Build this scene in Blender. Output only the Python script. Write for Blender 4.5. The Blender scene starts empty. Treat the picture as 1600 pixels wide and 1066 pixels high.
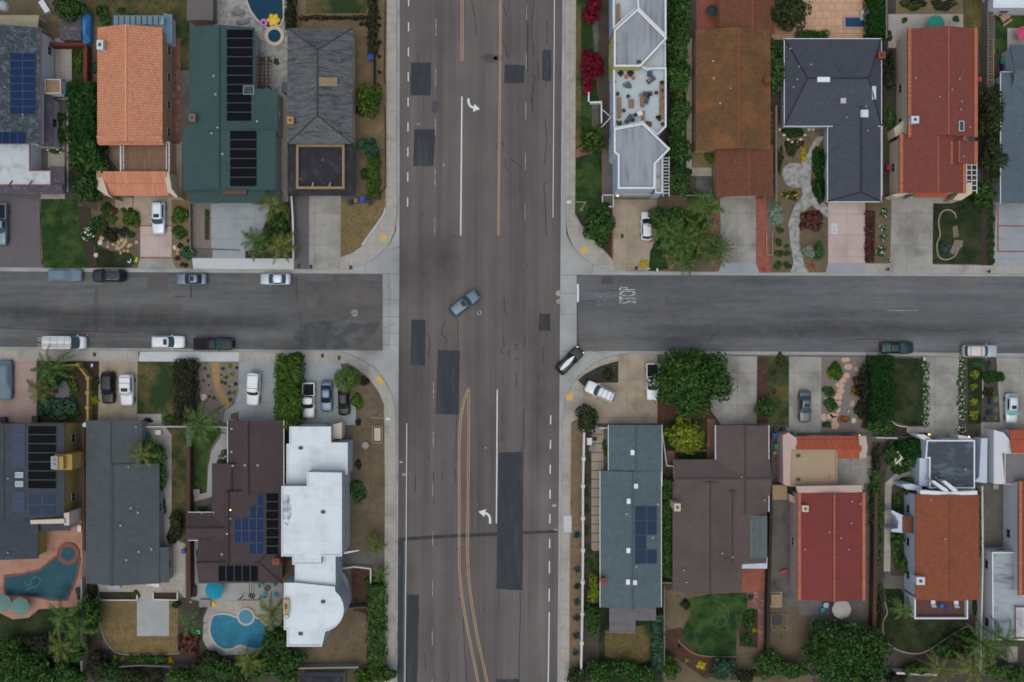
import bpy, math, random
import numpy as np
from mathutils import Vector
from mathutils.geometry import tessellate_polygon
rnd = random.Random(7)
SC = bpy.context.scene
C = SC.collection
H = 140.0          # camera height in metres; one photo pixel is 0.1 m on the ground
G = 0.12           # level of the lots, one kerb above the street
R = math.radians

def W(px, py, z=0.0):
    k = 0.1*(H-z)/H
    return Vector(((px-800)*k, (533-py)*k, z))

def srgb(h):
    h = h.lstrip('#')
    o = []
    for i in (0, 2, 4):
        c = int(h[i:i+2], 16)/255
        o.append(c/12.92 if c < .04045 else ((c+.055)/1.055)**2.4)
    return o

# ------------------------------------------------------------------ materials
MATS = {}
def _new(name):
    m = bpy.data.materials.new(name); m.use_nodes = True
    nt = m.node_tree; b = nt.nodes['Principled BSDF']
    return m, nt, b
def _coord(nt, obj):
    if obj:
        return nt.nodes.new('ShaderNodeTexCoord').outputs['Object']
    return nt.nodes.new('ShaderNodeNewGeometry').outputs['Position']
def _map(nt, vec, sc, rot=0):
    n = nt.nodes.new('ShaderNodeMapping'); n.inputs['Scale'].default_value = sc
    n.inputs['Rotation'].default_value = (0, 0, rot)
    nt.links.new(vec, n.inputs['Vector']); return n.outputs['Vector']
def _noise(nt, vec, scale, detail=4, rough=.6):
    n = nt.nodes.new('ShaderNodeTexNoise'); n.inputs['Scale'].default_value = scale
    n.inputs['Detail'].default_value = detail; n.inputs['Roughness'].default_value = rough
    nt.links.new(vec, n.inputs['Vector']); return n.outputs['Fac']
def _ramp(nt, fac, stops):
    n = nt.nodes.new('ShaderNodeValToRGB'); e = n.color_ramp.elements
    e[0].position, e[0].color = stops[0][0], (*stops[0][1], 1)
    e[1].position, e[1].color = stops[-1][0], (*stops[-1][1], 1)
    for p, c in stops[1:-1]:
        k = e.new(p); k.color = (*c, 1)
    nt.links.new(fac, n.inputs['Fac']); return n.outputs['Color']
def _mix(nt, a, b, fac, mode='MIX'):
    n = nt.nodes.new('ShaderNodeMix'); n.data_type = 'RGBA'; n.blend_type = mode
    ia, ib = n.inputs[6], n.inputs[7]
    for s, i in ((a, ia), (b, ib)):
        if isinstance(s, (list, tuple)): i.default_value = (*s[:3], 1)
        else: nt.links.new(s, i)
    if isinstance(fac, float): n.inputs[0].default_value = fac
    else: nt.links.new(fac, n.inputs[0])
    return n.outputs[2]
def mul(c, k): return [min(1, x*k) for x in c]
def lerp(a, b, t): return [x+(y-x)*t for x, y in zip(a, b)]

def M(name, hexcol, var=.15, scale=2.5, fine=.12, rough=.85, obj=False, blot=None, bscale=.35, blo=(.5, .7),
      stretch=None, streak=0, metal=0, bump=0, spec=None, k=1.0, joints=None, fscale=14.0):
    """noise coloured surface: medium mottling, fine grain, optional second colour in blotches, optional slab joints"""
    if name in MATS: return MATS[name]
    m, nt, b = _new(name)
    col = mul(srgb(hexcol), k)
    v = _coord(nt, obj)
    vs = _map(nt, v, stretch) if stretch else v
    c = _ramp(nt, _noise(nt, vs, scale, 5, .62), [(.28, mul(col, 1-var)), (.72, mul(col, 1+var))])
    if blot:
        f = _ramp(nt, _noise(nt, vs, bscale, 4, .6), [(blo[0], (0, 0, 0)), (blo[1], (1, 1, 1))])
        c = _mix(nt, c, mul(srgb(blot), k), f)
    if streak:
        f = _ramp(nt, _noise(nt, _map(nt, v, (.22, 2.4, 1)), 1.0, 4, .7), [(.3, [1-streak]*3), (.7, [1+streak]*3)])
        c = _mix(nt, c, f, 1.0, 'MULTIPLY')
        f = _ramp(nt, _noise(nt, v, .16, 4, .6), [(.3, [1-streak]*3), (.7, [1+streak]*3)])
        c = _mix(nt, c, f, 1.0, 'MULTIPLY')
    if fine:
        f = _ramp(nt, _noise(nt, v, fscale, 2, .8), [(.3, [1-fine]*3), (.7, [1+fine]*3)])
        c = _mix(nt, c, f, 1.0, 'MULTIPLY')
    if joints:
        bt = nt.nodes.new('ShaderNodeTexBrick'); nt.links.new(v, bt.inputs['Vector'])
        bt.offset = 0; bt.inputs['Scale'].default_value = 1
        bt.inputs['Brick Width'].default_value = joints[0]; bt.inputs['Row Height'].default_value = joints[1]
        bt.inputs['Mortar Size'].default_value = joints[2] if len(joints) > 2 else .03
        bt.inputs['Color1'].default_value = (1, 1, 1, 1); bt.inputs['Color2'].default_value = (.95, .95, .95, 1)
        bt.inputs['Mortar'].default_value = (.74, .73, .71, 1)
        c = _mix(nt, c, bt.outputs['Color'], 1.0, 'MULTIPLY')
    nt.links.new(c, b.inputs['Base Color'])
    b.inputs['Roughness'].default_value = rough; b.inputs['Metallic'].default_value = metal
    b.inputs['Specular IOR Level'].default_value = .18 if spec is None and rough > .5 else (spec or .3)
    if bump:
        bn = nt.nodes.new('ShaderNodeBump'); bn.inputs['Strength'].default_value = bump; bn.inputs['Distance'].default_value = .05
        nt.links.new(_noise(nt, v, fscale, 3, .7), bn.inputs['Height']); nt.links.new(bn.outputs['Normal'], b.inputs['Normal'])
    MATS[name] = m; return m

def tile(name, h1, h2, hm, w=.34, row=.40, mortar=.035, blot=None, blo=(.52, .72), bscale=.5, ang=0, k=1.0, var=.12):
    """courses of roof tiles, shingles or bricks"""
    if name in MATS: return MATS[name]
    m, nt, b = _new(name)
    v = _coord(nt, False)
    if ang: v = _map(nt, v, (1, 1, 1), R(ang))
    bt = nt.nodes.new('ShaderNodeTexBrick'); nt.links.new(v, bt.inputs['Vector'])
    bt.inputs['Scale'].default_value = 1; bt.inputs['Brick Width'].default_value = w; bt.inputs['Row Height'].default_value = row
    bt.inputs['Mortar Size'].default_value = mortar; bt.inputs['Mortar Smooth'].default_value = .6
    bt.inputs['Color1'].default_value = (*mul(srgb(h1), k), 1); bt.inputs['Color2'].default_value = (*mul(srgb(h2), k), 1)
    bt.inputs['Mortar'].default_value = (*mul(srgb(hm), k), 1)
    c = bt.outputs['Color']
    if blot:
        f = _ramp(nt, _noise(nt, v, bscale, 5, .65), [(blo[0], (0, 0, 0)), (blo[1], (1, 1, 1))])
        c = _mix(nt, c, mul(srgb(blot), k), f)
    f = _ramp(nt, _noise(nt, v, 1.3, 6, .7), [(.3, [1-var]*3), (.7, [1+var]*3)])
    c = _mix(nt, c, f, 1.0, 'MULTIPLY')
    f = _ramp(nt, _noise(nt, v, 9, 2, .8), [(.3, [.9]*3), (.7, [1.1]*3)])
    c = _mix(nt, c, f, 1.0, 'MULTIPLY')
    nt.links.new(c, b.inputs['Base Color']); b.inputs['Roughness'].default_value = .85; b.inputs['Specular IOR Level'].default_value = .18
    bn = nt.nodes.new('ShaderNodeBump'); bn.inputs['Strength'].default_value = .5; bn.inputs['Distance'].default_value = .04
    bn.invert = True
    nt.links.new(bt.outputs['Fac'], bn.inputs['Height']); nt.links.new(bn.outputs['Normal'], b.inputs['Normal'])
    MATS[name] = m; return m

def leaf(name, dark, mid, light, k=.8):
    if name in MATS: return MATS[name]
    m, nt, b = _new(name)
    g = nt.nodes.new('ShaderNodeNewGeometry')
    c = _ramp(nt, g.outputs['Random Per Island'], [(0, mul(srgb(dark), k)), (.55, mul(srgb(mid), k)), (1, mul(srgb(light), k))])
    f = _ramp(nt, _noise(nt, _coord(nt, False), .9, 3, .6), [(.3, [.72]*3), (.7, [1.28]*3)])
    c = _mix(nt, c, f, 1.0, 'MULTIPLY')
    oi = nt.nodes.new('ShaderNodeObjectInfo')
    f = _ramp(nt, oi.outputs['Random'], [(0, [.82, .85, .85]), (1, [1.15, 1.1, 1.0])])
    c = _mix(nt, c, f, 1.0, 'MULTIPLY')
    nt.links.new(c, b.inputs['Base Color']); b.inputs['Roughness'].default_value = .6
    b.inputs['Specular IOR Level'].default_value = .1
    MATS[name] = m; return m

def paint(name, hexcol, rough=.25, coat=.6, metal=0.0, k=1.0):
    if name in MATS: return MATS[name]
    m, nt, b = _new(name)
    col = mul(srgb(hexcol), k)
    c = _ramp(nt, _noise(nt, _coord(nt, True), 1.4, 4, .6), [(.3, mul(col, .94)), (.7, mul(col, 1.06))])
    nt.links.new(c, b.inputs['Base Color']); b.inputs['Roughness'].default_value = rough
    b.inputs['Metallic'].default_value = metal
    b.inputs['Specular IOR Level'].default_value = .3; b.inputs['Coat Weight'].default_value = coat*.45; b.inputs['Coat Roughness'].default_value = .08
    MATS[name] = m; return m

def emit(name, hexcol, strength):
    m, nt, b = _new(name)
    b.inputs['Base Color'].default_value = (*srgb(hexcol), 1)
    b.inputs['Emission Color'].default_value = (*srgb(hexcol), 1); b.inputs['Emission Strength'].default_value = strength
    MATS[name] = m; return m

# ------------------------------------------------------------------ mesh building
class MB:
    def __init__(s): s.v = []; s.f = []; s.m = []
    def add(s, vs, fs, mi=0):
        n = len(s.v); s.v += [tuple(v) for v in vs]
        s.f += [tuple(i+n for i in f) for f in fs]; s.m += [mi]*len(fs); return s
    def box(s, x, y, z, dx, dy, dz, rot=0, mi=0):
        c, q = math.cos(rot), math.sin(rot); vs = []
        for zz in (z, z+dz):
            for a, b in ((-1, -1), (1, -1), (1, 1), (-1, 1)):
                u, w = a*dx/2, b*dy/2
                vs.append((x+u*c-w*q, y+u*q+w*c, zz))
        return s.add(vs, [(3, 2, 1, 0), (4, 5, 6, 7), (0, 1, 5, 4), (1, 2, 6, 5), (2, 3, 7, 6), (3, 0, 4, 7)], mi)
    def beam(s, a, b, w, h, mi=0):
        a, b = Vector(a), Vector(b); d = (b-a).normalized()
        sd = d.cross(Vector((0, 0, 1)))
        sd = sd.normalized()*(w/2) if sd.length > 1e-4 else Vector((w/2, 0, 0))
        up = sd.cross(d).normalized()*(h/2)
        vs = [p+q*sd+r*up for p in (a, b) for q, r in ((-1, -1), (1, -1), (1, 1), (-1, 1))]
        return s.add(vs, [(0, 1, 2, 3), (7, 6, 5, 4), (0, 4, 5, 1), (1, 5, 6, 2), (2, 6, 7, 3), (3, 7, 4, 0)], mi)
    def prism(s, pts, z0, z1, mi=0, bottom=True):
        pts = ccw([(p[0], p[1]) for p in pts]); n = len(pts)
        vs = [(x, y, z0) for x, y in pts]+[(x, y, z1) for x, y in pts]
        tri = tess(pts)
        fs = [(i, (i+1) % n, n+(i+1) % n, n+i) for i in range(n)]+[tuple(n+i for i in t) for t in tri]
        if bottom: fs += [tuple(reversed(t)) for t in tri]
        return s.add(vs, fs, mi)
    def sheet(s, pts, z, mi=0):
        pts = ccw([(p[0], p[1]) for p in pts])
        return s.add([(x, y, z) for x, y in pts], tess(pts), mi)
    def cyl(s, x, y, z0, z1, r0, r1=None, n=12, mi=0):
        r1 = r0 if r1 is None else r1; vs = []
        for z, r in ((z0, r0), (z1, r1)):
            vs += [(x+r*math.cos(2*math.pi*i/n), y+r*math.sin(2*math.pi*i/n), z) for i in range(n)]
        fs = [(i, (i+1) % n, n+(i+1) % n, n+i) for i in range(n)]+[tuple(range(n, 2*n)), tuple(reversed(range(n)))]
        return s.add(vs, fs, mi)
    def tube(s, pts, r, n=6, mi=0):
        pts = [Vector(p) for p in pts]; rs = r if isinstance(r, (list, tuple)) else [r]*len(pts); vs = []
        for i, p in enumerate(pts):
            d = (pts[min(i+1, len(pts)-1)]-pts[max(i-1, 0)]).normalized()
            a = d.cross(Vector((0, 0, 1)))
            a = a.normalized() if a.length > 1e-3 else Vector((1, 0, 0))
            b = d.cross(a).normalized()
            vs += [p+rs[i]*(a*math.cos(2*math.pi*j/n)+b*math.sin(2*math.pi*j/n)) for j in range(n)]
        fs = [(i*n+j, i*n+(j+1) % n, (i+1)*n+(j+1) % n, (i+1)*n+j) for i in range(len(pts)-1) for j in range(n)]
        fs += [tuple(reversed(range(n))), tuple(range(len(vs)-n, len(vs)))]
        return s.add(vs, fs, mi)
    def dome(s, x, y, z, rx, ry, rz, n=12, m=5, mi=0, full=False):
        vs = []; lo = -m if full else 0
        for k in range(lo, m):
            a = k/m*math.pi/2
            vs += [(x+rx*math.cos(a)*math.cos(2*math.pi*i/n), y+ry*math.cos(a)*math.sin(2*math.pi*i/n), z+rz*math.sin(a)) for i in range(n)]
        vs.append((x, y, z+rz)); rows = m-lo
        fs = [(k*n+i, k*n+(i+1) % n, (k+1)*n+(i+1) % n, (k+1)*n+i) for k in range(rows-1) for i in range(n)]
        fs += [((rows-1)*n+i, (rows-1)*n+(i+1) % n, len(vs)-1) for i in range(n)]
        return s.add(vs, fs, mi)
    def mesh(s, name, mats, org=(0, 0, 0), smooth=False):
        me = bpy.data.meshes.new(name); o = Vector(org)
        me.from_pydata([tuple(Vector(v)-o) for v in s.v], [], s.f)
        for m in (mats if isinstance(mats, (list, tuple)) else [mats]): me.materials.append(m)
        me.polygons.foreach_set('material_index', s.m)
        if smooth: me.polygons.foreach_set('use_smooth', [True]*len(s.f))
        me.update(); return me
    def build(s, name, mats, parent=None, org=None, smooth=False, label=None):
        if org is None:
            if parent is not None: org = WORG.get(parent.name, (0, 0, 0))
            else:
                a = np.array(s.v); org = ((a[:, 0].min()+a[:, 0].max())/2, (a[:, 1].min()+a[:, 1].max())/2, a[:, 2].min())
        me = s.mesh(name, mats, org, smooth)
        o = bpy.data.objects.new(name, me); C.objects.link(o)
        if parent is not None: o.parent = parent; WORG[o.name] = tuple(org)
        else: o.location = org; WORG[o.name] = tuple(org)
        if label: o['label'] = label
        return o
WORG = {}
def area(p): return sum(p[i][0]*p[(i+1) % len(p)][1]-p[(i+1) % len(p)][0]*p[i][1] for i in range(len(p)))/2
def ccw(p): return p if area(p) > 0 else p[::-1]
def tess(p):
    out = []
    for t in tessellate_polygon([[Vector((x, y, 0)) for x, y in p]]):
        a, b, c = [p[i] for i in t]
        if (b[0]-a[0])*(c[1]-a[1])-(b[1]-a[1])*(c[0]-a[0]) < 0: t = t[::-1]
        out.append(tuple(t))
    return out
def inset(p, d):
    p = ccw(p); n = len(p); out = []
    for i in range(n):
        a, b, c = Vector(p[i-1]), Vector(p[i]), Vector(p[(i+1) % n])
        d1 = (b-a).normalized(); d2 = (c-b).normalized()
        n1 = Vector((-d1.y, d1.x)); n2 = Vector((-d2.y, d2.x))
        k = 1+n1.dot(n2)
        out.append(tuple(b+(n1+n2)*(d/max(k, .3))))
    return out
def smooth_pts(pts, closed=True, sub=4):
    n = len(pts); out = []
    for i in range(n if closed else n-1):
        if closed: p0, p1, p2, p3 = pts[i-1], pts[i], pts[(i+1) % n], pts[(i+2) % n]
        else: p0, p1, p2, p3 = pts[max(i-1, 0)], pts[i], pts[i+1], pts[min(i+2, n-1)]
        for j in range(sub):
            t = j/sub
            out.append(tuple(.5*(2*b+(c-a)*t+(2*a-5*b+4*c-d)*t*t+(3*b-a-3*c+d)*t**3) for a, b, c, d in zip(p0, p1, p2, p3)))
    if not closed: out.append(tuple(pts[-1]))
    return out
def PX(pts, z=G): return [tuple(W(x, y, z)[:2]) for x, y in pts]
def RC(x0, y0, x1, y1): return [(x0, y0), (x1, y0), (x1, y1), (x0, y1)]
def circ(x, y, r, n=24, ry=None): return [(x+r*math.cos(2*math.pi*i/n), y+(ry or r)*math.sin(2*math.pi*i/n)) for i in range(n)]

def tag(o, label=None, cat=None, group=None, kind=None):
    if label: o['label'] = label
    if cat: o['category'] = cat
    if group: o['group'] = group
    if kind: o['kind'] = kind
    return o
def thing(name, label, cat, loc=(0, 0, 0), rot=0, group=None):
    o = bpy.data.objects.new(name, None); C.objects.link(o); o.location = loc; o.rotation_euler = (0, 0, rot)
    o.empty_display_size = .2
    WORG[o.name] = tuple(loc) if rot == 0 else (0, 0, 0)
    return tag(o, label, cat, group)
def dup(root, loc, rot=0, scale=1, label=None):
    r = root.copy(); C.objects.link(r); r.location = loc; r.rotation_euler = (0, 0, rot); r.scale = (scale,)*3
    if label: r['label'] = label
    for ch in list(root.children):
        c = ch.copy(); C.objects.link(c); c.parent = r
        for g in ch.children:
            d = g.copy(); C.objects.link(d); d.parent = c
    return r
def inst(name, me, parent, loc=(0, 0, 0), rot=(0, 0, 0), scale=(1, 1, 1)):
    o = bpy.data.objects.new(name, me); C.objects.link(o); o.parent = parent
    o.location = loc; o.rotation_euler = rot; o.scale = scale; return o
NSH = 0; TURF = []; ALLP = []
def struct(name, pts, mat, lvl=1, z=None, sm=False):
    """a flat sheet of the setting, given in photo pixels"""
    global NSH
    NSH += 1
    zz = (G+.010*lvl+.00004*NSH) if z is None else z
    if sm: pts = smooth_pts(pts)
    q = PX(pts, zz); ALLP.append((min(p[0] for p in q), max(p[0] for p in q), min(p[1] for p in q), max(p[1] for p in q), q, zz))
    if name == 'lawn' or mat.name in ('bare_earth', 'dry_earth'): TURF.append((PX(pts, zz), zz, mat.name))
    return tag(MB().sheet(PX(pts, zz), zz).build(name, mat), kind='structure')
ORD = 'first second third fourth fifth sixth seventh eighth ninth tenth eleventh twelfth thirteenth fourteenth fifteenth sixteenth'.split()
# ------------------------------------------------------------------ ground materials
def road_mat(name, base, dark, light, axis):
    m, nt, b = _new(name)
    v = _coord(nt, False)
    sx = (.3, .008, 1) if axis == 'y' else (.022, .4, 1)
    c = _ramp(nt, _noise(nt, _map(nt, v, sx), 1.0, 5, .7), [(.32, srgb(dark)), (.5, srgb(base)), (.7, srgb(light))])
    if axis == 'x':
        f = _ramp(nt, _noise(nt, _map(nt, v, (.1, .26, 1)), 1.0, 6, .7), [(.38, (0, 0, 0)), (.68, (.75, .75, .75))])
        c = _mix(nt, c, srgb('#605c58'), f)
        f = _ramp(nt, _noise(nt, _map(nt, v, (.5, 1.1, 1)), 1.0, 5, .75), [(.3, [.86]*3), (.7, [1.13]*3)])
        c = _mix(nt, c, f, 1.0, 'MULTIPLY')
    f = _ramp(nt, _noise(nt, v, .09, 4, .6), [(.3, [.84]*3), (.7, [1.12]*3)])
    c = _mix(nt, c, f, 1.0, 'MULTIPLY')
    sx = (4, .08, 1) if axis == 'y' else (.08, 4, 1)
    f = _ramp(nt, _noise(nt, _map(nt, v, sx), 1.0, 3, .7), [(.3, [.965]*3), (.7, [1.035]*3)])
    c = _mix(nt, c, f, 1.0, 'MULTIPLY')
    f = _ramp(nt, _noise(nt, v, 16, 2, .9), [(.3, [.86]*3), (.7, [1.14]*3)])
    c = _mix(nt, c, f, 1.0, 'MULTIPLY')
    nt.links.new(c, b.inputs['Base Color']); b.inputs['Roughness'].default_value = .9
    b.inputs['Specular IOR Level'].default_value = .25
    MATS[name] = m; return m
A_MAIN = road_mat('asphalt_main', '#5a5553', '#484442', '#67615d', 'y')
A_WEST = road_mat('asphalt_west', '#4d5254', '#3a4042', '#63686a', 'x')
A_EAST = road_mat('asphalt_east', '#50565a', '#3d4346', '#64696c', 'x')
PATCHM = M('asphalt_patch', '#34383c', .16, .7, .18, .9, blot='#43464a', bscale=.5, blo=(.5, .75), stretch=(1.5, .25, 1))
PATCHB = M('asphalt_brown_patch', '#534f4e', .1, 1.5, .14, .9)
STAIN = M('asphalt_stain', '#48464a', .15, 2, .14, .8)
CRACK = M('crack_filler', '#252426', .1, 2, .05, .7)
CONC = M('concrete', '#979794', .1, .9, .08, .9, blot='#7d7a75', bscale=.25, blo=(.5, .8), joints=(1.6, 1.6, .02))
CONCG = M('concrete_gutter', '#929593', .12, .6, .1, .9, blot='#7b7d7d', bscale=.3, blo=(.45, .75))
CONCW = M('concrete_walk', '#96938c', .09, 1.2, .1, .9, blot='#7d786f', bscale=.25, blo=(.5, .75), joints=(1.5, 1.5, .03))
CONCN = M('concrete_new', '#a9aeaf', .06, 1, .06, .9)
DRV = M('driveway_grey', '#8b8a84', .13, .45, .1, .9, blot='#6b6863', bscale=.25, blo=(.45, .72), joints=(4.4, 5.0, .05))
DRVL = M('driveway_light', '#868d90', .07, .6, .07, .9, blot='#747b80', bscale=.2, blo=(.5, .8), joints=(8, 3.2, .05))
DRVP = M('driveway_pink', '#a89893', .07, .6, .07, .9, blot='#978882', bscale=.3, joints=(2.9, 3.3, .05))
DRVT = M('driveway_tan', '#918776', .12, .45, .1, .9, blot='#796e60', bscale=.25, blo=(.45, .7), joints=(9, 6, .05))
DRVD = M('driveway_dark', '#5a575a', .08, 1.2, .12, .9)
STONE = M('flagstone', '#8c8d8b', .2, 1.6, .16, .9, blot='#737470', bscale=1.3, blo=(.48, .6))
DIRT = M('bare_earth', '#5f5544', .28, .6, .18, .95, blot='#4a4434', bscale=.3)
DIRT2 = M('dry_earth', '#6a5d47', .2, .6, .15, .95, blot='#5f5343', bscale=.35)
DARKG = M('yard_ground', '#453f39', .25, .5, .15, .95, blot='#37352f', bscale=.3)
SIDEC = M('side_yard_concrete', '#5a5854', .16, .5, .12, .9, blot='#45433f', bscale=.3)  # grey darkened so the colour itself carries the alleys' shadow
MULCH = M('red_mulch', '#46342b', .25, 2.5, .2, .95, blot='#392620', bscale=.8)
MULCHD = M('dark_mulch', '#373028', .25, 2.5, .2, .95)
LAWN = M('lawn_green', '#22391b', .5, .6, .34, .95, blot='#3d4f26', bscale=.3, blo=(.46, .68), bump=.5)
LAWND = M('lawn_dark', '#1f2a18', .5, .6, .34, .95, blot='#3a3d26', bscale=.28, blo=(.46, .68), bump=.5)
LAWNY = M('lawn_dry', '#6c5d40', .2, .9, .2, .95, blot='#5c5538', bscale=.25, bump=.4)
LAWNB = M('lawn_patchy', '#5a5033', .22, .8, .22, .95, blot='#263820', bscale=.16, blo=(.44, .58), bump=.4)
GRAVEL = M('gravel', '#6d6560', .3, 5, .25, .95, fscale=7)
BRICK = tile('brick_paving', '#8f5747', '#7f4c3f', '#6a4238', .5, .25, .03)
BRICKD = tile('brick_paving_dark', '#6d4a44', '#7c564e', '#4e3a36', .5, .25, .03, blot='#8c7a70', bscale=1.2)
TERRA = M('terracotta_paving', '#987767', .08, .8, .08, .9, blot='#866557', bscale=.5)
PINKP = M('pink_paving', '#93807a', .1, .8, .08, .9, blot='#85726c', bscale=.4)
TANP = tile('tan_tile_paving', '#b09078', '#a98a72', '#8d7360', 1.2, 1.2, .04)
DECKG = tile('grey_decking', '#615e61', '#6d6a6d', '#454346', 3.0, .22, .04)
PAINTW = M('road_paint_white', '#c4c9cb', .06, 3, .1, .8, blot='#98979a', bscale=4, blo=(.58, .75))
PAINTY = M('road_paint_yellow', '#b79a70', .1, 3, .1, .8, blot='#8a7d69', bscale=2.5, blo=(.5, .75))
YPAD = M('tactile_yellow', '#b7975c', .1, 3, .1, .85)
def worn(name, hexcol, lo, hi, scale):
    m, nt, b = _new(name)
    b.inputs['Base Color'].default_value = (*srgb(hexcol), 1); b.inputs['Roughness'].default_value = .85
    f = _ramp(nt, _noise(nt, _coord(nt, False), scale, 4, .7), [(lo, (0, 0, 0)), (hi, (1, 1, 1))])
    nt.links.new(f, b.inputs['Alpha']); MATS[name] = m; return m
WORN = worn('road_paint_worn', '#a9adaf', .38, .56, 3.6)
WORN2 = worn('road_paint_ghost', '#96999b', .55, .63, 3.2)
WPAT = worn('asphalt_worn_brown', '#615c59', .38, .75, .22); WDRK = worn('asphalt_worn_dark', '#45464a', .4, .7, .5)
FAINT = worn('road_paint_faint', '#9c9c9c', .24, .56, 1.2)

# ------------------------------------------------------------------ terrain and streets
tag(MB().sheet(RC(-600, -600, 600, 600), -.02).build('ground', DARKG), kind='structure')
NW = [(-900, 416), (0, 419.5), (300, 421.5), (533, 422.5), (568.5, 413.7), (591, 398.5), (608, 382), (616.7, 361.7), (620.5, 331), (620, 0), (619, -700), (-900, -700)]
NE = [(884, -700), (883, 0), (883, 230), (883.2, 336), (887.5, 367), (895, 384.5), (909, 401), (927, 413.7), (954.6, 423.8), (1000, 425.5), (1200, 426.5), (1600, 428.5), (2500, 432), (2500, -700)]
SW = [(-900, 541), (0, 544), (300, 549), (535, 549.7), (561, 560), (586, 575), (604, 599), (614, 622), (618, 647), (619, 750), (617.5, 1066), (616, 1800), (-900, 1800)]
SE = [(2500, 562), (1600, 557), (1280, 553), (1032, 552.5), (981, 552), (948, 558.5), (923, 571), (903, 589), (891, 606.6), (881, 632), (879, 652), (874, 1066), (870, 1800), (2500, 1800)]
def _in(p, poly):
    c = False; n = len(poly)
    for i in range(n):
        (x0, y0), (x1, y1) = poly[i], poly[i-1]
        if (y0 > p[1]) != (y1 > p[1]) and p[0] < (x1-x0)*(p[1]-y0)/(y1-y0)+x0: c = not c
    return c
for nm, pts in (('terrain', NW), ('terrain', NE), ('terrain', SW), ('terrain', SE)):
    tag(MB().prism(PX(pts), -.01, G).build(nm, SIDEC), kind='structure')
    # kerb top running along the street edge of the block
    poly = PX(pts); chain = pts[:10] if pts is NW else pts[:13] if pts is NE else pts[:12] if pts is SW else pts[:13]
    wp = [Vector(W(x, y, G)[:2]) for x, y in chain]; kb = MB()
    for a, b in zip(wp, wp[1:]):
        d = (b-a).normalized(); nrm = Vector((-d.y, d.x))
        ins = _in((a+b)/2+nrm*.5, poly)
        q = nrm*(.16 if ins else -.16)
        e = d*.03
        kb.prism([a-e, b+e, b+e+q, a-e+q], G-.02, G+.006)
    tag(kb.build('kerb', CONCW), kind='structure')

main_road = struct('road', [(625.5, -700), (624.6, 0), (624, 430), (623, 548), (621, 1066), (619, 1800), (866, 1800), (871, 1066), (875, 500), (878.7, 0), (880, -700)], A_MAIN, z=.004)
west_road = struct('road', [(-900, 420), (0, 424), (300, 426), (598, 428), (598, 548), (300, 545.4), (0, 542), (-900, 538)], A_WEST, z=.008)
east_road = struct('road', [(901, 429.5), (1200, 430.5), (1600, 432), (2500, 436), (2500, 558), (1600, 552.5), (1280, 550), (1032, 549), (905, 549)], A_EAST, z=.008)
# concrete gutters, corner aprons and the cross gutters over both side streets
struct('gutter', [(-900, 414), (0, 418), (530, 421), (570, 411), (593, 396), (610, 380), (619, 360), (619, -700), (625.5, -700), (624.6, 0), (624, 430), (624, 548), (621, 1066), (619, 1800), (615, 1800),
                  (616, 1066), (617, 750), (612, 622), (602, 601), (584, 577), (535, 551), (300, 551), (0, 546), (-900, 543), (-900, 538), (0, 542), (300, 545.4), (598, 548), (598, 428), (300, 426), (0, 424), (-900, 420)], CONCG, z=.001)
struct('gutter', [(885, -700), (878.7, -700), (878.7, 0), (875, 500), (871, 1066), (866, 1800), (872, 1800), (876, 1066), (881, 652), (893, 606), (905, 590), (925, 573), (950, 560), (985, 554), (1280, 556), (1600, 560), (2500, 564),
                  (2500, 558), (1600, 552.5), (1280, 550), (1032, 549), (901, 549), (901, 429.5), (1200, 430.5), (1600, 432), (2500, 436), (2500, 430), (1600, 426), (1000, 424), (950, 421), (925, 411), (907, 399), (893, 383), (885, 366), (884, 336)], CONCG, z=.001)
# ------------------------------------------------------------------ road markings, patches and cracks: parts of the road they lie on
def mark(name, mb, mat, road): return mb.build(name, mat, road)
def line(pts, w, z):
    mb = MB(); P = [W(x, y, 0) for x, y in pts]; w = w/20
    L = []; Rr = []
    for i, p in enumerate(P):
        d = (P[min(i+1, len(P)-1)]-P[max(i-1, 0)]).normalized(); n = Vector((-d.y, d.x, 0))*w
        L.append(p+n); Rr.append(p-n)
    vs = [(*q[:2], z) for q in L+Rr]; k = len(P)
    mb.add(vs, [(k+i, k+i+1, i+1, i) for i in range(k-1)]); return mb
def dashes(xf, spans, w, z, name, mat, road):
    for y0, y1 in spans:
        mark(name, line([(xf(y0), y0), (xf(y1), y1)], w, z), mat, road)
mr = main_road
dashes(lambda y: 638.5-y*.005, [(-4+39.1*i, 10+39.1*i) for i in range(9)], 1.5, .012, 'lane_dash', PAINTW, mr)
dashes(lambda y: 681.5-y*.006, [(30+77.7*i, 56+77.7*i) for i in range(-1, 5)], 1.0, .012, 'lane_dash', FAINT, mr)
dashes(lambda y: 823-y*.008, [(5+78*i, 31+78*i) for i in range(5)], .9, .012, 'lane_dash', FAINT, mr)
dashes(lambda y: 680-y*.0045, [(597+77.3*i, 622+77.3*i) for i in range(7)], .9, .012, 'lane_dash', FAINT, mr)
dashes(lambda y: 866-y*.0085, [(649+38.7*i, 663+38.7*i) for i in range(6)]+[(877, 896), (920, 940)], 1.6, .012, 'lane_dash', PAINTW, mr)
mark('lane_line', line([(721.7, 151), (719.8, 368)], 1.9, .012), PAINTW, mr)
mark('lane_line', line([(866.6, -120), (866, 60), (864.5, 260), (864, 340)], 1.0, .012), PAINTW, mr)
mark('lane_line', line([(776.9, 609), (776.3, 720), (775.5, 818)], 1.7, .012), PAINTW, mr)
mark('lane_line', line([(635.6, 662), (634.5, 860), (632.5, 1066), (631, 1250)], 1.0, .012), PAINTW, mr)
mark('lane_line', line([(858.2, 957), (856.5, 1066), (855, 1250)], 1.5, .012), PAINTW, mr)
YW = .8
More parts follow.
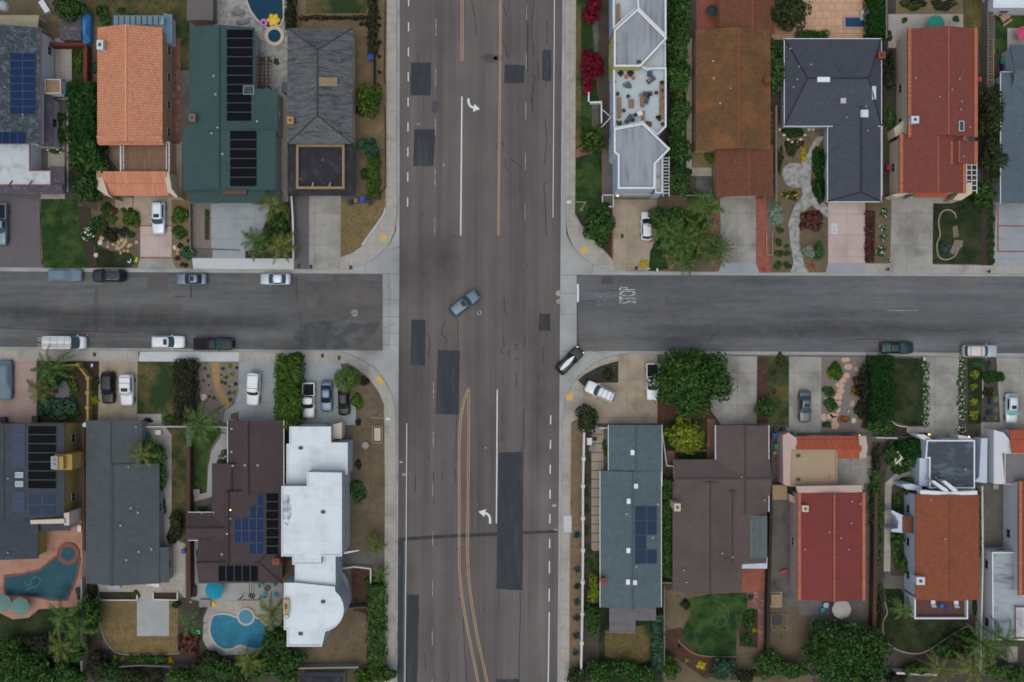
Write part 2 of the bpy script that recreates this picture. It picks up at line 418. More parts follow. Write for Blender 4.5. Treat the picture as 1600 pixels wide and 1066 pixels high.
for x in (720.6, 723.6): mark('yellow_line', line([(x+.4, -120), (x, 95)], YW, .012), PAINTY, mr)
for x in (780.4, 782.6): mark('yellow_line', line([(x+1, -120), (x, 100), (x-3, 368)], YW, .012), PAINTY, mr)
LP = smooth_pts([(731, 610), (725.5, 625), (720.5, 650), (717.7, 690), (717.5, 780), (717.5, 865), (719, 905), (724.5, 950), (733, 995), (747, 1066), (780, 1230)], False)
RP = smooth_pts([(732.2, 606), (732.2, 700), (731, 800), (730.8, 865), (733, 910), (739, 955), (748, 1005), (761, 1066), (794, 1230)], False)
for p, s in ((LP, -1.3), (LP, 1.3), (RP, -1.4), (RP, 1.4)):
    mark('yellow_line', line([(x+s, y) for x, y in p], YW, .012), PAINTY, mr)
def arrow(pts, tip, name='turn_arrow'):
    mb = line(smooth_pts(pts, False), 3.4, .012); d = (Vector(tip)-Vector(pts[-1])).normalized(); n = Vector((-d.y, d.x)); e = Vector(pts[-1])
    vs = [W(*(e+n*6.2-d*1.5), 0), W(*(e-n*6.2-d*1.5), 0), W(*tip, 0)]
    mb.add([(*v[:2], .0122) for v in vs], [(0, 1, 2)]); mb.f[-1] = mb.f[-1] if area([v[:2] for v in vs]) > 0 else mb.f[-1][::-1]
    mark(name, mb, PAINTW, mr)
arrow([(732, 154), (732.3, 160), (735, 166), (741.5, 169)], (750, 170.5))
arrow([(765.8, 818.5), (765.5, 810), (762.5, 804), (756.5, 801.5)], (747.6, 799.5))
for q in ([(641.8, 98), (673.5, 98), (673, 149), (640.8, 149.8)], [(647.5, 202), (680.3, 202), (677.5, 260), (645.5, 259.5)], [(788.5, 101), (820, 102), (819.5, 130.5), (787.8, 130)],
          [(847.5, 78), (861.5, 78), (861.5, 126.5), (846.8, 126)], [(642.8, 499), (665.4, 500), (664, 571.5), (640.8, 570.5)], [(684.6, 547), (719, 547.5), (716.5, 648), (680.8, 647)],
          [(842.6, 489.6), (860.4, 490), (860.2, 517), (842, 516.5)], [(779.3, 707), (817.4, 706), (816.8, 922.8), (775.5, 920.5)], [(635.4, 929), (655, 929), (652, 1066), (650, 1180), (631, 1180), (633, 1066)],
          [(622.2, 843), (631, 841), (629, 1066), (628, 1180), (619.5, 1180), (620.6, 1066)], [(775, 1061), (812, 1061), (811, 1200), (773, 1200)]):
    rq = []
    for a, b in zip(q, q[1:]+q[:1]):
        k = max(2, int(math.hypot(b[0]-a[0], b[1]-a[1])/6)); rq += [(a[0]+(b[0]-a[0])*t/k+rnd.uniform(-.45, .45), a[1]+(b[1]-a[1])*t/k+rnd.uniform(-.45, .45)) for t in range(k)]
    mark('asphalt_patch', MB().sheet(PX(rq, 0), .008), PATCHM, mr)
mark('asphalt_patch', line([(622, 843), (700, 838), (778, 834.5)], 5.5, .0085), PATCHM, mr)
mark('asphalt_patch', line([(817, 832.5), (871, 830.5)], 4.5, .0085), PATCHM, mr)
for x, y, r, ry in ((766, 91, 10, 8), (680, 167, 7, 11), (779, 91, 8, 4)):
    mark('oil_stain', MB().sheet(PX([(x+r*(1+.25*rnd.uniform(-1, 1))*math.cos(a*.4), y+ry*(1+.25*rnd.uniform(-1, 1))*math.sin(a*.4)) for a in range(16)], 0), .007), STAIN, mr)
CR = [[(737, 0), (742, 30), (744.5, 56)], [(787, 5), (788, 15), (790.5, 25)], [(833, 0), (834.5, 10), (832, 20), (833, 32)], [(786, 64), (790, 75), (792, 87), (797, 87.5)], [(854, 32), (855, 50), (854, 71)],
      [(833, 66), (834, 78), (832, 86)], [(831, 118), (837, 122), (833, 134), (834.5, 139), (830, 147), (833, 160), (829.5, 155), (833, 176)], [(852, 185), (854, 222), (851, 258)], [(785, 222), (788, 230)],
      [(790, 247), (790, 260), (794, 268)], [(857, 284), (850, 288), (851.5, 305), (852.5, 340), (853.5, 367)], [(788, 466), (788, 482), (793, 492)], [(714.8, 498), (715, 547)], [(824.5, 37), (824.5, 112)],
      [(696, 503), (691, 512), (690, 524), (697, 527), (698, 538)], [(668, 520), (671, 528), (671.5, 545), (670, 552), (673, 558)], [(785, 523), (787, 535), (788, 541)], [(784, 544), (784, 551), (787, 552)],
      [(803, 537), (808, 540), (805, 548)], [(797, 546), (793, 557)], [(820, 528), (820, 542)], [(850, 540), (848, 549), (849, 569)], [(806.5, 582), (806.5, 604)], [(786.5, 645), (784, 655), (786, 661)], [(785, 678), (784, 690)],
      [(818.5, 640), (818, 690), (814, 706)], [(670, 710), (670.5, 720)], [(713.5, 648), (712.5, 720)], [(649, 740), (649, 770)], [(677, 738), (678, 790)], [(692, 741), (690, 752)], [(711, 731), (713, 755)],
      [(813, 925), (812, 1000), (810.5, 1066)], [(724, 965), (726, 1000), (729, 1066)], [(700, 1050), (702, 1058), (699, 1066)], [(664, 1020), (665, 1048)], [(652, 83), (654.5, 97)], [(840, 95), (842, 125)], [(853, 126), (853.5, 135)],
      [(797, 248), (815, 262)], [(708, 555), (718, 560)], [(757, 950), (758, 957)], [(804, 563), (811, 560)], [(620, 845), (628, 858)]]
for c in CR:
    c = smooth_pts(c, False, 3)
    c = [(x+rnd.uniform(-.5, .5), y+rnd.uniform(-.4, .4)) for x, y in c]
    mark('crack', line(c, .95, .0095), CRACK, mr)
for x0, y0, x1, y1 in ((868.5, 454, 875, 463), (869, 467, 875, 475)):
    mark('concrete_pad', MB().sheet(PX([(x0+3, y0), (x1, y0), (x1, y1), (x0+3, y1), (x0, y1-3), (x0, y0+3)], 0), .0085), CONCW, mr)
for x, y in ((661, 336), (662, 427), (709, 368), (776, 230), (824, 415), (636, 653), (778, 367), (714, 858), (731, 860), (731, 886), (718, 937), (752, 90), (690, 258)): mark('oil_stain', MB().sheet(PX(circ(x, y, 1.2, 8), 0), .0092), CRACK, mr)
mark('manhole_ring', MB().sheet(PX(circ(749, 488.5, 3.6), 0), .008), FAINT, mr)
mark('manhole_cover', MB().cyl(*W(749, 488.5, 0)[:2], 0, .011, .19, n=16), PATCHM, mr)
for x, y, r in ((653, 194, 2), (657, 193, 1.5), (693, 258, 2), (759, 700, 1.6), (627, 722, 3), (631, 742, 3.5), (866, 790, 4), (868, 829, 4), (746, 788, 1.5)):
    mark('paint_fleck', MB().sheet(PX(circ(x, y, r, 8, r*.6), 0), .0083), FAINT, mr)
def smudge(name, px, py, rx, ry, hexcol, k, road, z):
    m, nt, b = _new(name); p = W(px, py, 0); v = _coord(nt, False); mp = nt.nodes.new('ShaderNodeMapping'); mp.inputs['Scale'].default_value = (1/rx, 1/ry, 0); mp.inputs['Location'].default_value = (-p.x/rx, -p.y/ry, 0)
    nt.links.new(v, mp.inputs['Vector']); g = nt.nodes.new('ShaderNodeTexGradient'); g.gradient_type = 'SPHERICAL'; nt.links.new(mp.outputs['Vector'], g.inputs['Vector'])
    f = _mix(nt, g.outputs['Color'], _ramp(nt, _noise(nt, v, .5, 5, .7), [(.3, (.35*k,)*3), (.7, (k,)*3)]), 1.0, 'MULTIPLY'); nt.links.new(f, b.inputs['Alpha']); b.inputs['Base Color'].default_value = (*srgb(hexcol), 1); b.inputs['Roughness'].default_value = .9
    mark('tyre_stain', MB().sheet([(p.x+rx*math.cos(i*.314), p.y+ry*math.sin(i*.314)) for i in range(20)], z), m, road)
for i, a in enumerate(((655, 425, 8, 6, '#434243', .42), (700, 398, 6, 4.5, '#434243', .32), (640, 640, 3, 14, '#3c3b3c', .4), (845, 620, 3, 16, '#3c3b3c', .4), (750, 940, 3.5, 16, '#77726e', .35), (745, 250, 4, 20, '#77726e', .3))): smudge('tyre_stain_%d' % i, *a, mr, .0065)
# west street
for q in ([(230, 427), (263, 427), (262, 453.5), (230, 453)], [(220, 475), (285, 476), (283, 496), (217, 495)], [(147, 448), (154, 448), (153, 520), (146, 520)]):
    mark('asphalt_patch', MB().sheet(PX(q, 0), .011), PATCHB, west_road)
mark('asphalt_patch', MB().sheet(PX([(440, 430), (598, 430), (598, 502), (480, 498), (430, 470)], 0), .0105), WPAT, west_road)
mark('asphalt_patch', MB().sheet(PX(smooth_pts([(470, 508), (520, 500), (560, 505), (592, 503), (585, 520), (560, 540), (500, 545), (460, 530)]), 0), .012), WDRK, west_road)
mark('manhole_ring', MB().sheet(PX(circ(554, 489, 5.5), 0), .013), FAINT, west_road)
for c in ([(297.5, 446), (297.8, 466)], [(463, 430), (464, 470), (470, 505), (471, 545)], [(440, 430), (700-231, 437)], [(529, 503), (545, 493), (560, 489)], [(0, 512), (60, 515), (120, 517), (200, 520)], [(562, 460), (562, 470)], [(523, 430), (525, 440)], [(298.8, 448), (299.2, 464)], [(273, 463), (290, 463.5)]):
    mark('crack', line(smooth_pts(c, False, 3), .8, .0135), CRACK, west_road)
# east street
mark('stop_line', line([(903, 444), (903, 472)], 3, .013), PAINTW, east_road)
def lettering(txt, px, py, h, w, mat, road, z=.013):
    cu = bpy.data.curves.new('stop_lettering', 'FONT'); cu.body = txt; cu.align_x = 'CENTER'; cu.align_y = 'CENTER'; cu.offset = .012
    t = bpy.data.objects.new('stop_lettering', cu); C.objects.link(t); bpy.context.view_layer.update()
    me = bpy.data.meshes.new_from_object(t); bpy.data.objects.remove(t)
    a = np.array([v.co[:2] for v in me.vertices]); mn, mx = a.min(0), a.max(0); p = W(px, py, 0)
    for v in me.vertices:
        u = (v.co.x-(mn[0]+mx[0])/2)/(mx[0]-mn[0])*w; q = (v.co.y-(mn[1]+mx[1])/2)/(mx[1]-mn[1])*h
        v.co = (p.x-q, p.y+u, z)
    me.materials.clear(); me.materials.append(mat)
    o = bpy.data.objects.new('stop_lettering', me); C.objects.link(o); o.parent = road
    wo = WORG[road.name]
    for v in me.vertices: v.co -= Vector(wo)
lettering('STOP', 980.5, 461.5, 2.7, 2.6, WORN, east_road)
lettering('STOP', 948, 465, 2.9, 2.6, WORN2, east_road)
for q in ([(940, 432), (957, 432), (957, 445), (939, 444)],): mark('asphalt_patch', MB().sheet(PX(q, 0), .011), STAIN, east_road)
for c in ([(1040, 462), (1042, 476)], [(1105, 535), (1118, 522), (1125, 519)], [(1320, 533), (1350, 530), (1376, 531)], [(1450, 516), (1480, 518), (1510, 515)], [(1560, 520), (1590, 518)], [(903, 470), (930, 471), (960, 470)]):
    mark('crack', line(smooth_pts(c, False, 3), .7, .0125), CRACK, east_road)
for i, a in enumerate(((940, 510, 6, 4, '#7c7c7a', .6), (1290, 515, 30, 1.6, '#2f3336', .6), (1500, 480, 26, 2.2, '#74777a', .4), (1100, 448, 14, 2, '#6f7274', .4))): smudge('side_stain_%d' % i, *a, east_road, .0116)
for i, a in enumerate(((560, 470, 7, 3.5, '#77736f', .6), (250, 506, 30, 1.8, '#303437', .7), (80, 490, 26, 1.2, '#303437', .6), (400, 478, 22, 1.5, '#747879', .5), (580, 535, 3, 3, '#6b625a', .7))): smudge('west_stain_%d' % i, *a, west_road, .0136)
mark('paint_scrape', line([(1386, 485.5), (1434, 485)], .8, .0125), FAINT, east_road)
# joints in the concrete aprons and cross gutters
jb = MB()
for a, b in (((598, 428), (624, 428)), ((598, 468), (624, 469)), ((598, 495), (624, 495)), ((598, 539), (624, 540)), ((608, 428), (608, 548)), ((877, 430), (901, 430)), ((876, 458.5), (901, 458.5)), ((876, 491.5), (901, 491.5)),
             ((876, 549), (901, 549)), ((606, 392), (624, 386)), ((570, 414), (572, 428)), ((600, 520), (622, 522)), ((927, 414), (924, 430)), ((954, 553), (928, 549)), ((602, 440), (612, 455)), ((618, 505), (600, 512))):
    m = line([a, b], .5, .0095); jb.add(m.v, m.f)
tag(jb.build('gutter', STAIN), kind='structure')

# ------------------------------------------------------------------ pavements
struct('sidewalk', [(605, -700), (604, 0), (603.5, 250), (602.7, 323.7), (599, 337.7), (578.7, 366.8), (566, 384.5), (549.5, 396), (531.8, 402.3), (531.8, 422), (568, 413), (590.5, 398), (607, 381), (615.5, 361), (619, 331), (618.5, 0), (618, -700)], CONCW, 4)
struct('sidewalk', [(900, -700), (900, 0), (899, 280), (898, 334), (908, 351.6), (927, 374), (958.5, 407), (958.5, 424), (927.5, 412.7), (909.5, 400), (896, 384), (889, 366.5), (884.7, 336), (884.5, 0), (885.5, -700)], CONCW, 4)
struct('sidewalk', [(560, 578), (563.5, 581), (577, 591.5), (591, 611.7), (600, 632), (601.5, 750), (600, 1066), (598, 1800), (614.5, 1800), (616, 1066), (617.5, 750), (616.5, 648), (612.5, 623), (602.5, 600), (585, 576), (560, 561.5), (534, 551), (540, 566)], CONCW, 4)
struct('sidewalk', [(981, 553.5), (949, 560), (924, 572.5), (904, 590), (892.5, 607), (882.5, 632), (880, 652), (875.5, 1066), (872, 1800), (885, 1800), (889, 1066), (892.5, 660), (911, 650), (911, 604), (903, 594), (913, 585), (935, 573), (966, 566), (981, 564)], CONCW, 4)
struct('sidewalk', [(-900, 542), (0, 545), (216, 548), (216, 564.5), (0, 564), (-900, 560)], CONCW, 4)
struct('sidewalk', [(219, 550), (373, 550.5), (373, 565), (216, 565)], CONCN, 5)
struct('sidewalk', [(373, 550.5), (534, 551), (545, 567), (520, 570), (373, 566)], CONCW, 4)
struct('sidewalk', [(300, 403.5), (459, 404), (459, 421), (302, 420)], CONCN, 4)
struct('sidewalk', [(1294, 411), (1392, 412), (1392, 427), (1294, 426)], CONCW, 4)
struct('sidewalk', [(1392, 412), (1600, 416), (2500, 420), (2500, 431), (1600, 427.5), (1392, 427)], CONCW, 4)
for q in ([(592, 375), (598, 364), (606, 371), (601, 378)], [(907, 390), (913, 383), (921, 392), (914, 398)], [(585, 591), (593, 587), (601, 596), (593, 603)], [(885, 614), (895.5, 614), (895.5, 626), (885, 626)]):
    struct('sidewalk', q, YPAD, 6)
struct('sidewalk', [(881, 806), (893, 806), (893, 832), (881, 832)], CONCN, 6)

# ------------------------------------------------------------------ lots: driveways, paths, lawns and beds
D = 'driveway'
for nm, pts, mt, lv in [
    # north west block
    (D, [(-900, 303), (62, 303), (63, 402), (70, 418), (-900, 416)], DRVD, 3), ('path', [(60, 302), (102, 302), (102, 311), (62, 312)], CONCW, 2),
    ('path', [(62, 303), (63.5, 303), (63.5, 402), (70, 419), (67, 419)], BRICKD, 5),
    ('lawn', [(64, 311), (122, 311), (124, 370), (140, 419), (70, 419), (64, 402)], LAWN, 3), ('bed', [(122, 322), (142, 322), (150, 419), (135, 419), (124, 370)], MULCHD, 2), ('bed', [(122, 300), (218, 300), (218, 418), (130, 418)], DIRT, 1),
    ('bed', [(136, 345), (170, 330), (170, 375), (146, 385)], LAWND, 3), ('bed', [(148, 380), (172, 392), (205, 396), (213, 408), (205, 418), (150, 418)], LAWND, 3),
    (D, [(180, 306), (268, 306), (268, 355), (219, 355), (219, 331), (180, 328)], DRVT, 3), (D, [(219, 353), (268, 353), (268, 403), (219, 403)], DRVP, 3), (D, [(219, 403), (268, 403), (275, 419), (215, 419)], DRV, 3),
    ('path', [(219, 352), (268, 352), (268, 354), (219, 354)], BRICK, 5), ('path', [(219, 402), (268, 402), (268, 404), (219, 404)], BRICK, 5), ('path', [(207, 308), (208.5, 308), (208.5, 330), (207, 330)], BRICK, 5),
    ('bed', [(268, 300), (296, 300), (300, 419), (275, 419), (268, 403)], DIRT2, 2),
    (D, [(296, 316), (331, 316), (331, 390), (300, 390)], GRAVEL, 2), (D, [(330, 316), (431, 316), (440, 404), (330, 390)], DRVL, 3), (D, [(332, 391), (383, 391), (383, 404), (332, 404)], DRVL, 4),
    ('path', [(297, 387), (375, 390), (375, 392), (297, 389)], PATCHB, 5), ('bed', [(383, 392), (458, 385), (458, 404), (383, 404)], MULCHD, 4), ('bed', [(320, 327), (327, 327), (327, 375), (320, 375)], MULCHD, 4), ('bed', [(420, 330), (459, 310), (459, 404), (400, 392)], MULCHD, 3),
    (D, [(459, 300), (484, 300), (483, 419), (459, 419)], DRVD, 2), (D, [(483, 303), (533, 303), (532, 403), (532, 421), (483, 420)], DRV, 3), ('lawn', [(532.5, 314), (545, 318), (585, 318), (602, 290), (602.5, 323), (598.5, 337), (578, 366), (565.5, 383.5), (549, 395), (532.5, 402)], LAWNY, 3),
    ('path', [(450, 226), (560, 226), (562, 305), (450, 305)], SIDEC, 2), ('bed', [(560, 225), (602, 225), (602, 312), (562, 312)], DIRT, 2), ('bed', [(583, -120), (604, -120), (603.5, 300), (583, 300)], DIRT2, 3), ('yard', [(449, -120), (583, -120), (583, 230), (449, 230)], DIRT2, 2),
    ('lawn', [(478, -120), (572, -120), (572, 21), (478, 21)], LAWNB, 3), ('patio', [(292, -120), (449, -120), (449, 230), (398, 230), (340, 60)], STONE, 2),
    ('yard', [(0, -120), (140, -120), (140, 60), (0, 60)], DIRT, 2), ('lawn', [(140, -120), (292, -120), (292, 45), (140, 45)], LAWNB, 2), ('yard', [(268, 20), (296, 20), (296, 110), (268, 110)], LAWNB, 2), ('path', [(268, 60), (282, 60), (282, 225), (268, 225)], BRICKD, 3), ('yard', [(140, 40), (153, 40), (153, 230), (140, 230)], DIRT, 2),
    ('patio', [(86, 60), (130, 60), (130, 150), (100, 150), (86, 120)], CONCW, 2), ('bed', [(112, 73), (130, 73), (130, 150), (112, 130)], LAWND, 3), ('path', [(75, 230), (104, 230), (104, 262), (75, 262)], CONCW, 2), ('yard', [(101, 128), (152, 128), (152, 330), (101, 310)], DARKG, 2), ('path', [(104, 150), (107, 150), (107, 300), (104, 300)], CONCW, 3),
    ('path', [(152, 226), (190, 226), (190, 275), (170, 245)], DRVT, 2), ('path', [(266, 222), (284, 222), (284, 312), (266, 312)], DRVT, 2), ('path', [(435, 140), (450, 140), (450, 315), (432, 315)], CONCW, 3),
    # north east block
    ('lawn', [(900, -120), (912, -120), (941, 225), (941, 330), (920, 360), (908, 350), (899, 333), (900, 0)], LAWN, 2), ('lawn', [(899.5, -120), (908, -120), (908, 225), (899, 230)], LAWNB, 3), ('path', [(900, 232), (925, 228), (925, 240), (899, 247)], BRICKD, 3), ('path', [(941, 238), (956, 238), (956, 312), (941, 312)], SIDEC, 3), ('path', [(925, 158), (942, 162), (942, 210), (925, 200)], SIDEC, 3), ('bed', [(935, -120), (956, -120), (956, 240), (935, 225)], DARKG, 3), ('path', [(940.5, 238), (942, 238), (942, 322), (940.5, 322)], BRICK, 4),
    ('bed', [(905, 345), (959, 325), (959, 407), (927, 374)], MULCHD, 3), (D, [(957, 312), (1026, 312), (1026, 366), (1016, 395), (1013, 423), (958.5, 423)], DRVT, 4), ('path', [(956, 335), (958.5, 335), (958.5, 408), (956, 406)], BRICK, 5),
    ('bed', [(1026, 305), (1127, 305), (1118, 425), (1013, 424), (1016, 395), (1026, 366)], DIRT, 3), ('lawn', [(1013, 424), (1016, 392), (1030, 370), (1045, 420)], LAWN, 4), ('path', [(1105, 325), (1127, 325), (1122, 425), (1112, 425)], BRICKD, 4),
    (D, [(1125, 309), (1182, 309), (1182, 411), (1127, 411)], DRV, 5), (D, [(1128, 411), (1182, 411), (1186, 426), (1122, 426)], DRVL, 5), ('path', [(1181, 309), (1197, 309), (1205, 426), (1186, 426), (1181, 411)], BRICK, 6),
    ('yard', [(1042, -120), (1088, -120), (1088, 305), (1042, 305)], DARKG, 2), ('path', [(1072, 60), (1081, 60), (1081, 270), (1072, 270)], CONCW, 3), ('path', [(1072, 262), (1112, 262), (1112, 275), (1072, 275)], CONCW, 4), ('bed', [(1082, 235), (1118, 235), (1118, 262), (1082, 262)], DIRT2, 3), ('patio', [(1090, -120), (1124, -120), (1124, 50), (1090, 50)], BRICK, 4),
    ('yard', [(1204, 0), (1226, 0), (1226, 310), (1204, 310)], DARKG, 2), ('bed', [(1213, 195), (1294, 195), (1294, 426), (1204, 426)], DIRT, 3), ('patio', [(1205, -120), (1358, -120), (1358, 62), (1205, 62)], TANP, 3),
    (D, [(1294, 315), (1352, 315), (1352, 411), (1294, 411)], DRVP, 4), (D, [(1294, 411), (1352, 411), (1352, 426), (1290, 426)], DRVL, 5), ('bed', [(1352, 318), (1393, 310), (1393, 411), (1352, 411)], DIRT, 3), ('yard', [(1377, -120), (1418, -120), (1406, 315), (1377, 315)], DARKG, 2),
    (D, [(1393, 307), (1480, 307), (1480, 318), (1458, 318), (1457, 412), (1458, 427), (1391, 426)], DRV, 5), ('lawn', [(1458, 318), (1480, 318), (1483, 300), (1535, 300), (1537, 413), (1456, 412)], LAWND, 3), ('bed', [(1535, 300), (1553, 300), (1551, 417), (1532, 417)], MULCHD, 3), ('bed', [(1352, 330), (1368, 330), (1366, 411), (1352, 411)], MULCHD, 4),
    ('lawn', [(1484, 395), (1492, 375), (1505, 376), (1504, 385), (1490, 398)], GRAVEL, 4), ('lawn', [(1488, 355), (1496, 352), (1498, 370), (1490, 372)], DIRT2, 4),
    (D, [(1557, 318), (2500, 318), (2500, 420), (1552, 416)], DRVL, 4), ('path', [(1558, 316), (1560.5, 316), (1560.5, 394), (1558, 394)], BRICK, 5), ('path', [(1558, 352), (1700, 353), (1700, 355), (1558, 354)], BRICK, 6), ('path', [(1557, 392), (1700, 393), (1700, 395), (1557, 394)], BRICK, 6),
    ('yard', [(1400, -120), (1545, -120), (1545, 40), (1400, 40)], DIRT2, 2), ('patio', [(1388, 22), (1505, 22), (1505, 75), (1388, 75)], CONCW, 3), ('lawn', [(1505, -120), (1541, -120), (1541, 75), (1525, 75), (1505, 45)], LAWNB, 3), ('yard', [(1526, 45), (1545, 45), (1545, 220), (1510, 300), (1526, 200)], DARKG, 2), ('lawn', [(1553, -120), (1700, -120), (1700, 90), (1556, 90)], LAWN, 2), ('patio', [(1574, 44), (1700, 44), (1700, 86), (1574, 86)], CONCW, 4), ('yard', [(1553, 85), (1575, 85), (1575, 320), (1545, 320)], DARKG, 2),
    # south west block
    (D, [(-900, 562), (57, 564), (57, 661), (-900, 661)], PINKP, 3), ('bed', [(57, 564), (155, 564), (155, 662), (57, 662)], MULCHD, 2), (D, [(155, 564), (215, 564), (214, 658), (153, 658)], DRVT, 3),
    ('lawn', [(215, 565), (270, 565), (270, 647), (214, 647)], LAWNB, 3), ('path', [(214, 646), (252, 646), (252, 662), (214, 662)], CONCW, 2), ('bed', [(268, 565), (304, 565), (304, 665), (268, 665)], DARKG, 2), ('bed', [(303, 565), (373, 565), (373, 618), (355, 640), (345, 670), (303, 670)], GRAVEL, 3),
    ('patio', [(220, 660), (254, 662), (268, 680), (268, 835), (258, 870), (246, 870), (220, 800)], CONCW, 2), ('lawn', [(258, 664), (291, 664), (290, 850), (269, 835), (269, 681)], LAWNB, 3), ('lawn', [(299, 668), (350, 668), (328, 700), (323, 730), (323, 772), (299, 772)], LAWN, 3),
    ('path', [(323, 770), (326, 725), (331, 703), (345, 683), (345, 665), (358, 665), (358, 726), (335, 726), (335, 775), (300, 785), (296, 775)], CONCG, 4), ('bed', [(338, 724), (346, 704), (357, 700), (357, 726)], MULCHD, 5),
    (D, [(373, 566), (432, 566), (432, 660), (348, 660), (352, 642), (366, 632), (373, 612)], DRVL, 4), ('bed', [(360, 655), (361, 647), (373, 643), (373, 658)], DIRT, 5),
    ('bed', [(430, 555), (473, 555), (473, 670), (430, 670)], MULCHD, 3), (D, [(470, 568), (532, 568), (540, 600), (556, 640), (556, 664), (470, 664)], DRVL, 4), ('bed', [(532, 570), (556, 578), (577, 592), (591, 612), (600, 632), (601, 750), (599, 880), (548, 880), (548, 664), (556, 664)], DIRT, 3),
    ('path', [(520, 865), (600, 862), (600, 886), (520, 886)], SIDEC, 4), ('yard', [(440, 885), (602, 885), (600, 1066), (440, 1066)], DIRT, 3), ('bed', [(548, 888), (578, 888), (575, 960), (552, 955)], MULCH, 4),
    ('patio', [(-200, 810), (130, 810), (128, 935), (120, 948), (60, 952), (45, 965), (20, 968), (0, 958), (-200, 958)], TERRA, 3), ('lawn', [(-200, 958), (0, 958), (20, 968), (45, 966), (62, 952), (130, 950), (130, 1100), (-200, 1100)], LAWND, 2), ('yard', [(128, 905), (160, 905), (160, 1100), (128, 1100)], DARKG, 2),
    ('patio', [(153, 908), (278, 905), (278, 936), (214, 940), (153, 936)], CONCW, 3), ('lawn', [(155, 936), (283, 936), (283, 1020), (255, 1024), (200, 1023), (175, 1014), (160, 985)], LAWNY, 3), ('patio', [(214, 936), (264, 936), (264, 994), (214, 994)], CONCG, 4), ('yard', [(150, 1015), (330, 1015), (330, 1130), (150, 1130)], DARKG, 2), ('path', [(262, 840), (290, 850), (290, 935), (262, 910)], CONCW, 3), ('yard', [(278, 935), (300, 935), (300, 1066), (278, 1066)], DARKG, 4),
    ('patio', [(296, 843), (311, 843), (311, 912), (441, 910), (445, 950), (330, 945), (296, 935)], CONCG, 4), ('patio', [(330, 938), (440, 936), (440, 1020), (330, 1025), (317, 1000), (318, 965)], CONCW, 5), ('yard', [(296, 938), (445, 938), (445, 1066), (296, 1066)], DARKG, 2),
    # south east block
    ('bed', [(893, 655), (911, 650), (911, 1050), (889, 1050)], DIRT2, 3), (D, [(935, 566), (1027, 556), (1027, 662), (935, 662), (913, 640), (911, 604), (925, 598), (935, 598)], DRVT, 5), (D, [(967, 553.5), (1027, 553.5), (1027, 575), (967, 575)], DRVT, 5), (D, [(911, 600), (966, 598), (966, 645), (911, 652)], DRVT, 4), ('bed', [(903, 594), (915, 584), (938, 572), (966, 564), (966, 598), (925, 598), (914, 604)], MULCHD, 5),
    ('bed', [(1008, 610), (1110, 560), (1128, 655), (1040, 720), (1008, 655)], MULCH, 3), ('bed', [(1038, 655), (1105, 655), (1105, 718), (1038, 718)], LAWND, 4), ('path', [(1105, 655), (1118, 655), (1118, 716), (1105, 716)], BRICKD, 5), ('path', [(1041, 705), (1104, 702), (1104, 705), (1055, 707), (1055, 728), (1041, 730)], BRICKD, 5),
    (D, [(1113, 556), (1183, 557), (1182, 662), (1127, 664), (1110, 640)], DRV, 4), ('bed', [(1183, 557), (1201, 557), (1201, 662), (1183, 662)], MULCH, 3), ('lawn', [(1200, 557), (1233, 557), (1233, 664), (1200, 664)], LAWNB, 4), (D, [(1233, 557), (1284, 558), (1283, 676), (1222, 676), (1222, 668), (1233, 668)], DRV, 4), (D, [(1222, 664), (1360, 672), (1360, 690), (1222, 690)], SIDEC, 3),
    ('bed', [(1285, 558), (1364, 558), (1364, 675), (1283, 675)], GRAVEL, 3), ('bed', [(1330, 590), (1364, 580), (1364, 675), (1345, 668), (1352, 640)], MULCHD, 4), ('lawn', [(1395, 560), (1442, 560), (1442, 666), (1418, 666), (1392, 658)], LAWND, 3), ('path', [(1392, 657), (1405, 664), (1417, 667), (1449, 667), (1449, 682), (1392, 682)], MULCHD, 2), ('path', [(1417, 667), (1452, 667), (1452, 676), (1417, 676)], CONCW, 3),
    (D, [(1447, 558), (1499, 558), (1497, 690), (1449, 690)], DRV, 4), ('bed', [(1497, 560), (1560, 560), (1563, 662), (1535, 664), (1525, 690), (1497, 690)], DARKG, 3), ('bed', [(1512, 560), (1535, 560), (1533, 662), (1512, 662)], LAWND, 4), (D, [(1557, 559), (2500, 563), (2500, 690), (1533, 690), (1533, 660), (1563, 660)], DRV, 4),
    ('yard', [(911, 660), (940, 660), (938, 1050), (911, 1050)], DARKG, 2), ('yard', [(936, 945), (1035, 945), (1035, 1070), (936, 1070)], LAWND, 2), ('lawn', [(945, 985), (1018, 975), (1018, 1030), (990, 1040), (945, 1025)], LAWNB, 3), ('yard', [(1034, 660), (1054, 660), (1052, 925), (1034, 925)], DARKG, 2), ('yard', [(1038, 922), (1200, 922), (1200, 1070), (1038, 1070)], DIRT, 2), ('bed', [(1040, 985), (1065, 980), (1068, 1000), (1092, 1023), (1150, 1027), (1150, 1050), (1100, 1060), (1060, 1030), (1040, 1020)], MULCH, 3),
    ('lawn', [(1078, 935), (1110, 928), (1168, 926), (1167, 960), (1152, 985), (1150, 1026), (1092, 1024), (1066, 1000), (1066, 985), (1078, 960)], LAWN, 4), ('patio', [(1159, 889), (1196, 889), (1196, 926), (1159, 926)], BRICK, 4), ('path', [(1167, 925), (1194, 925), (1193, 950), (1168, 950)], BRICKD, 5), ('path', [(1184, 948), (1194, 948), (1193, 1010), (1183, 1020)], BRICKD, 5), ('bed', [(1168, 952), (1184, 952), (1184, 1012), (1155, 1010), (1154, 985)], MULCHD, 5),
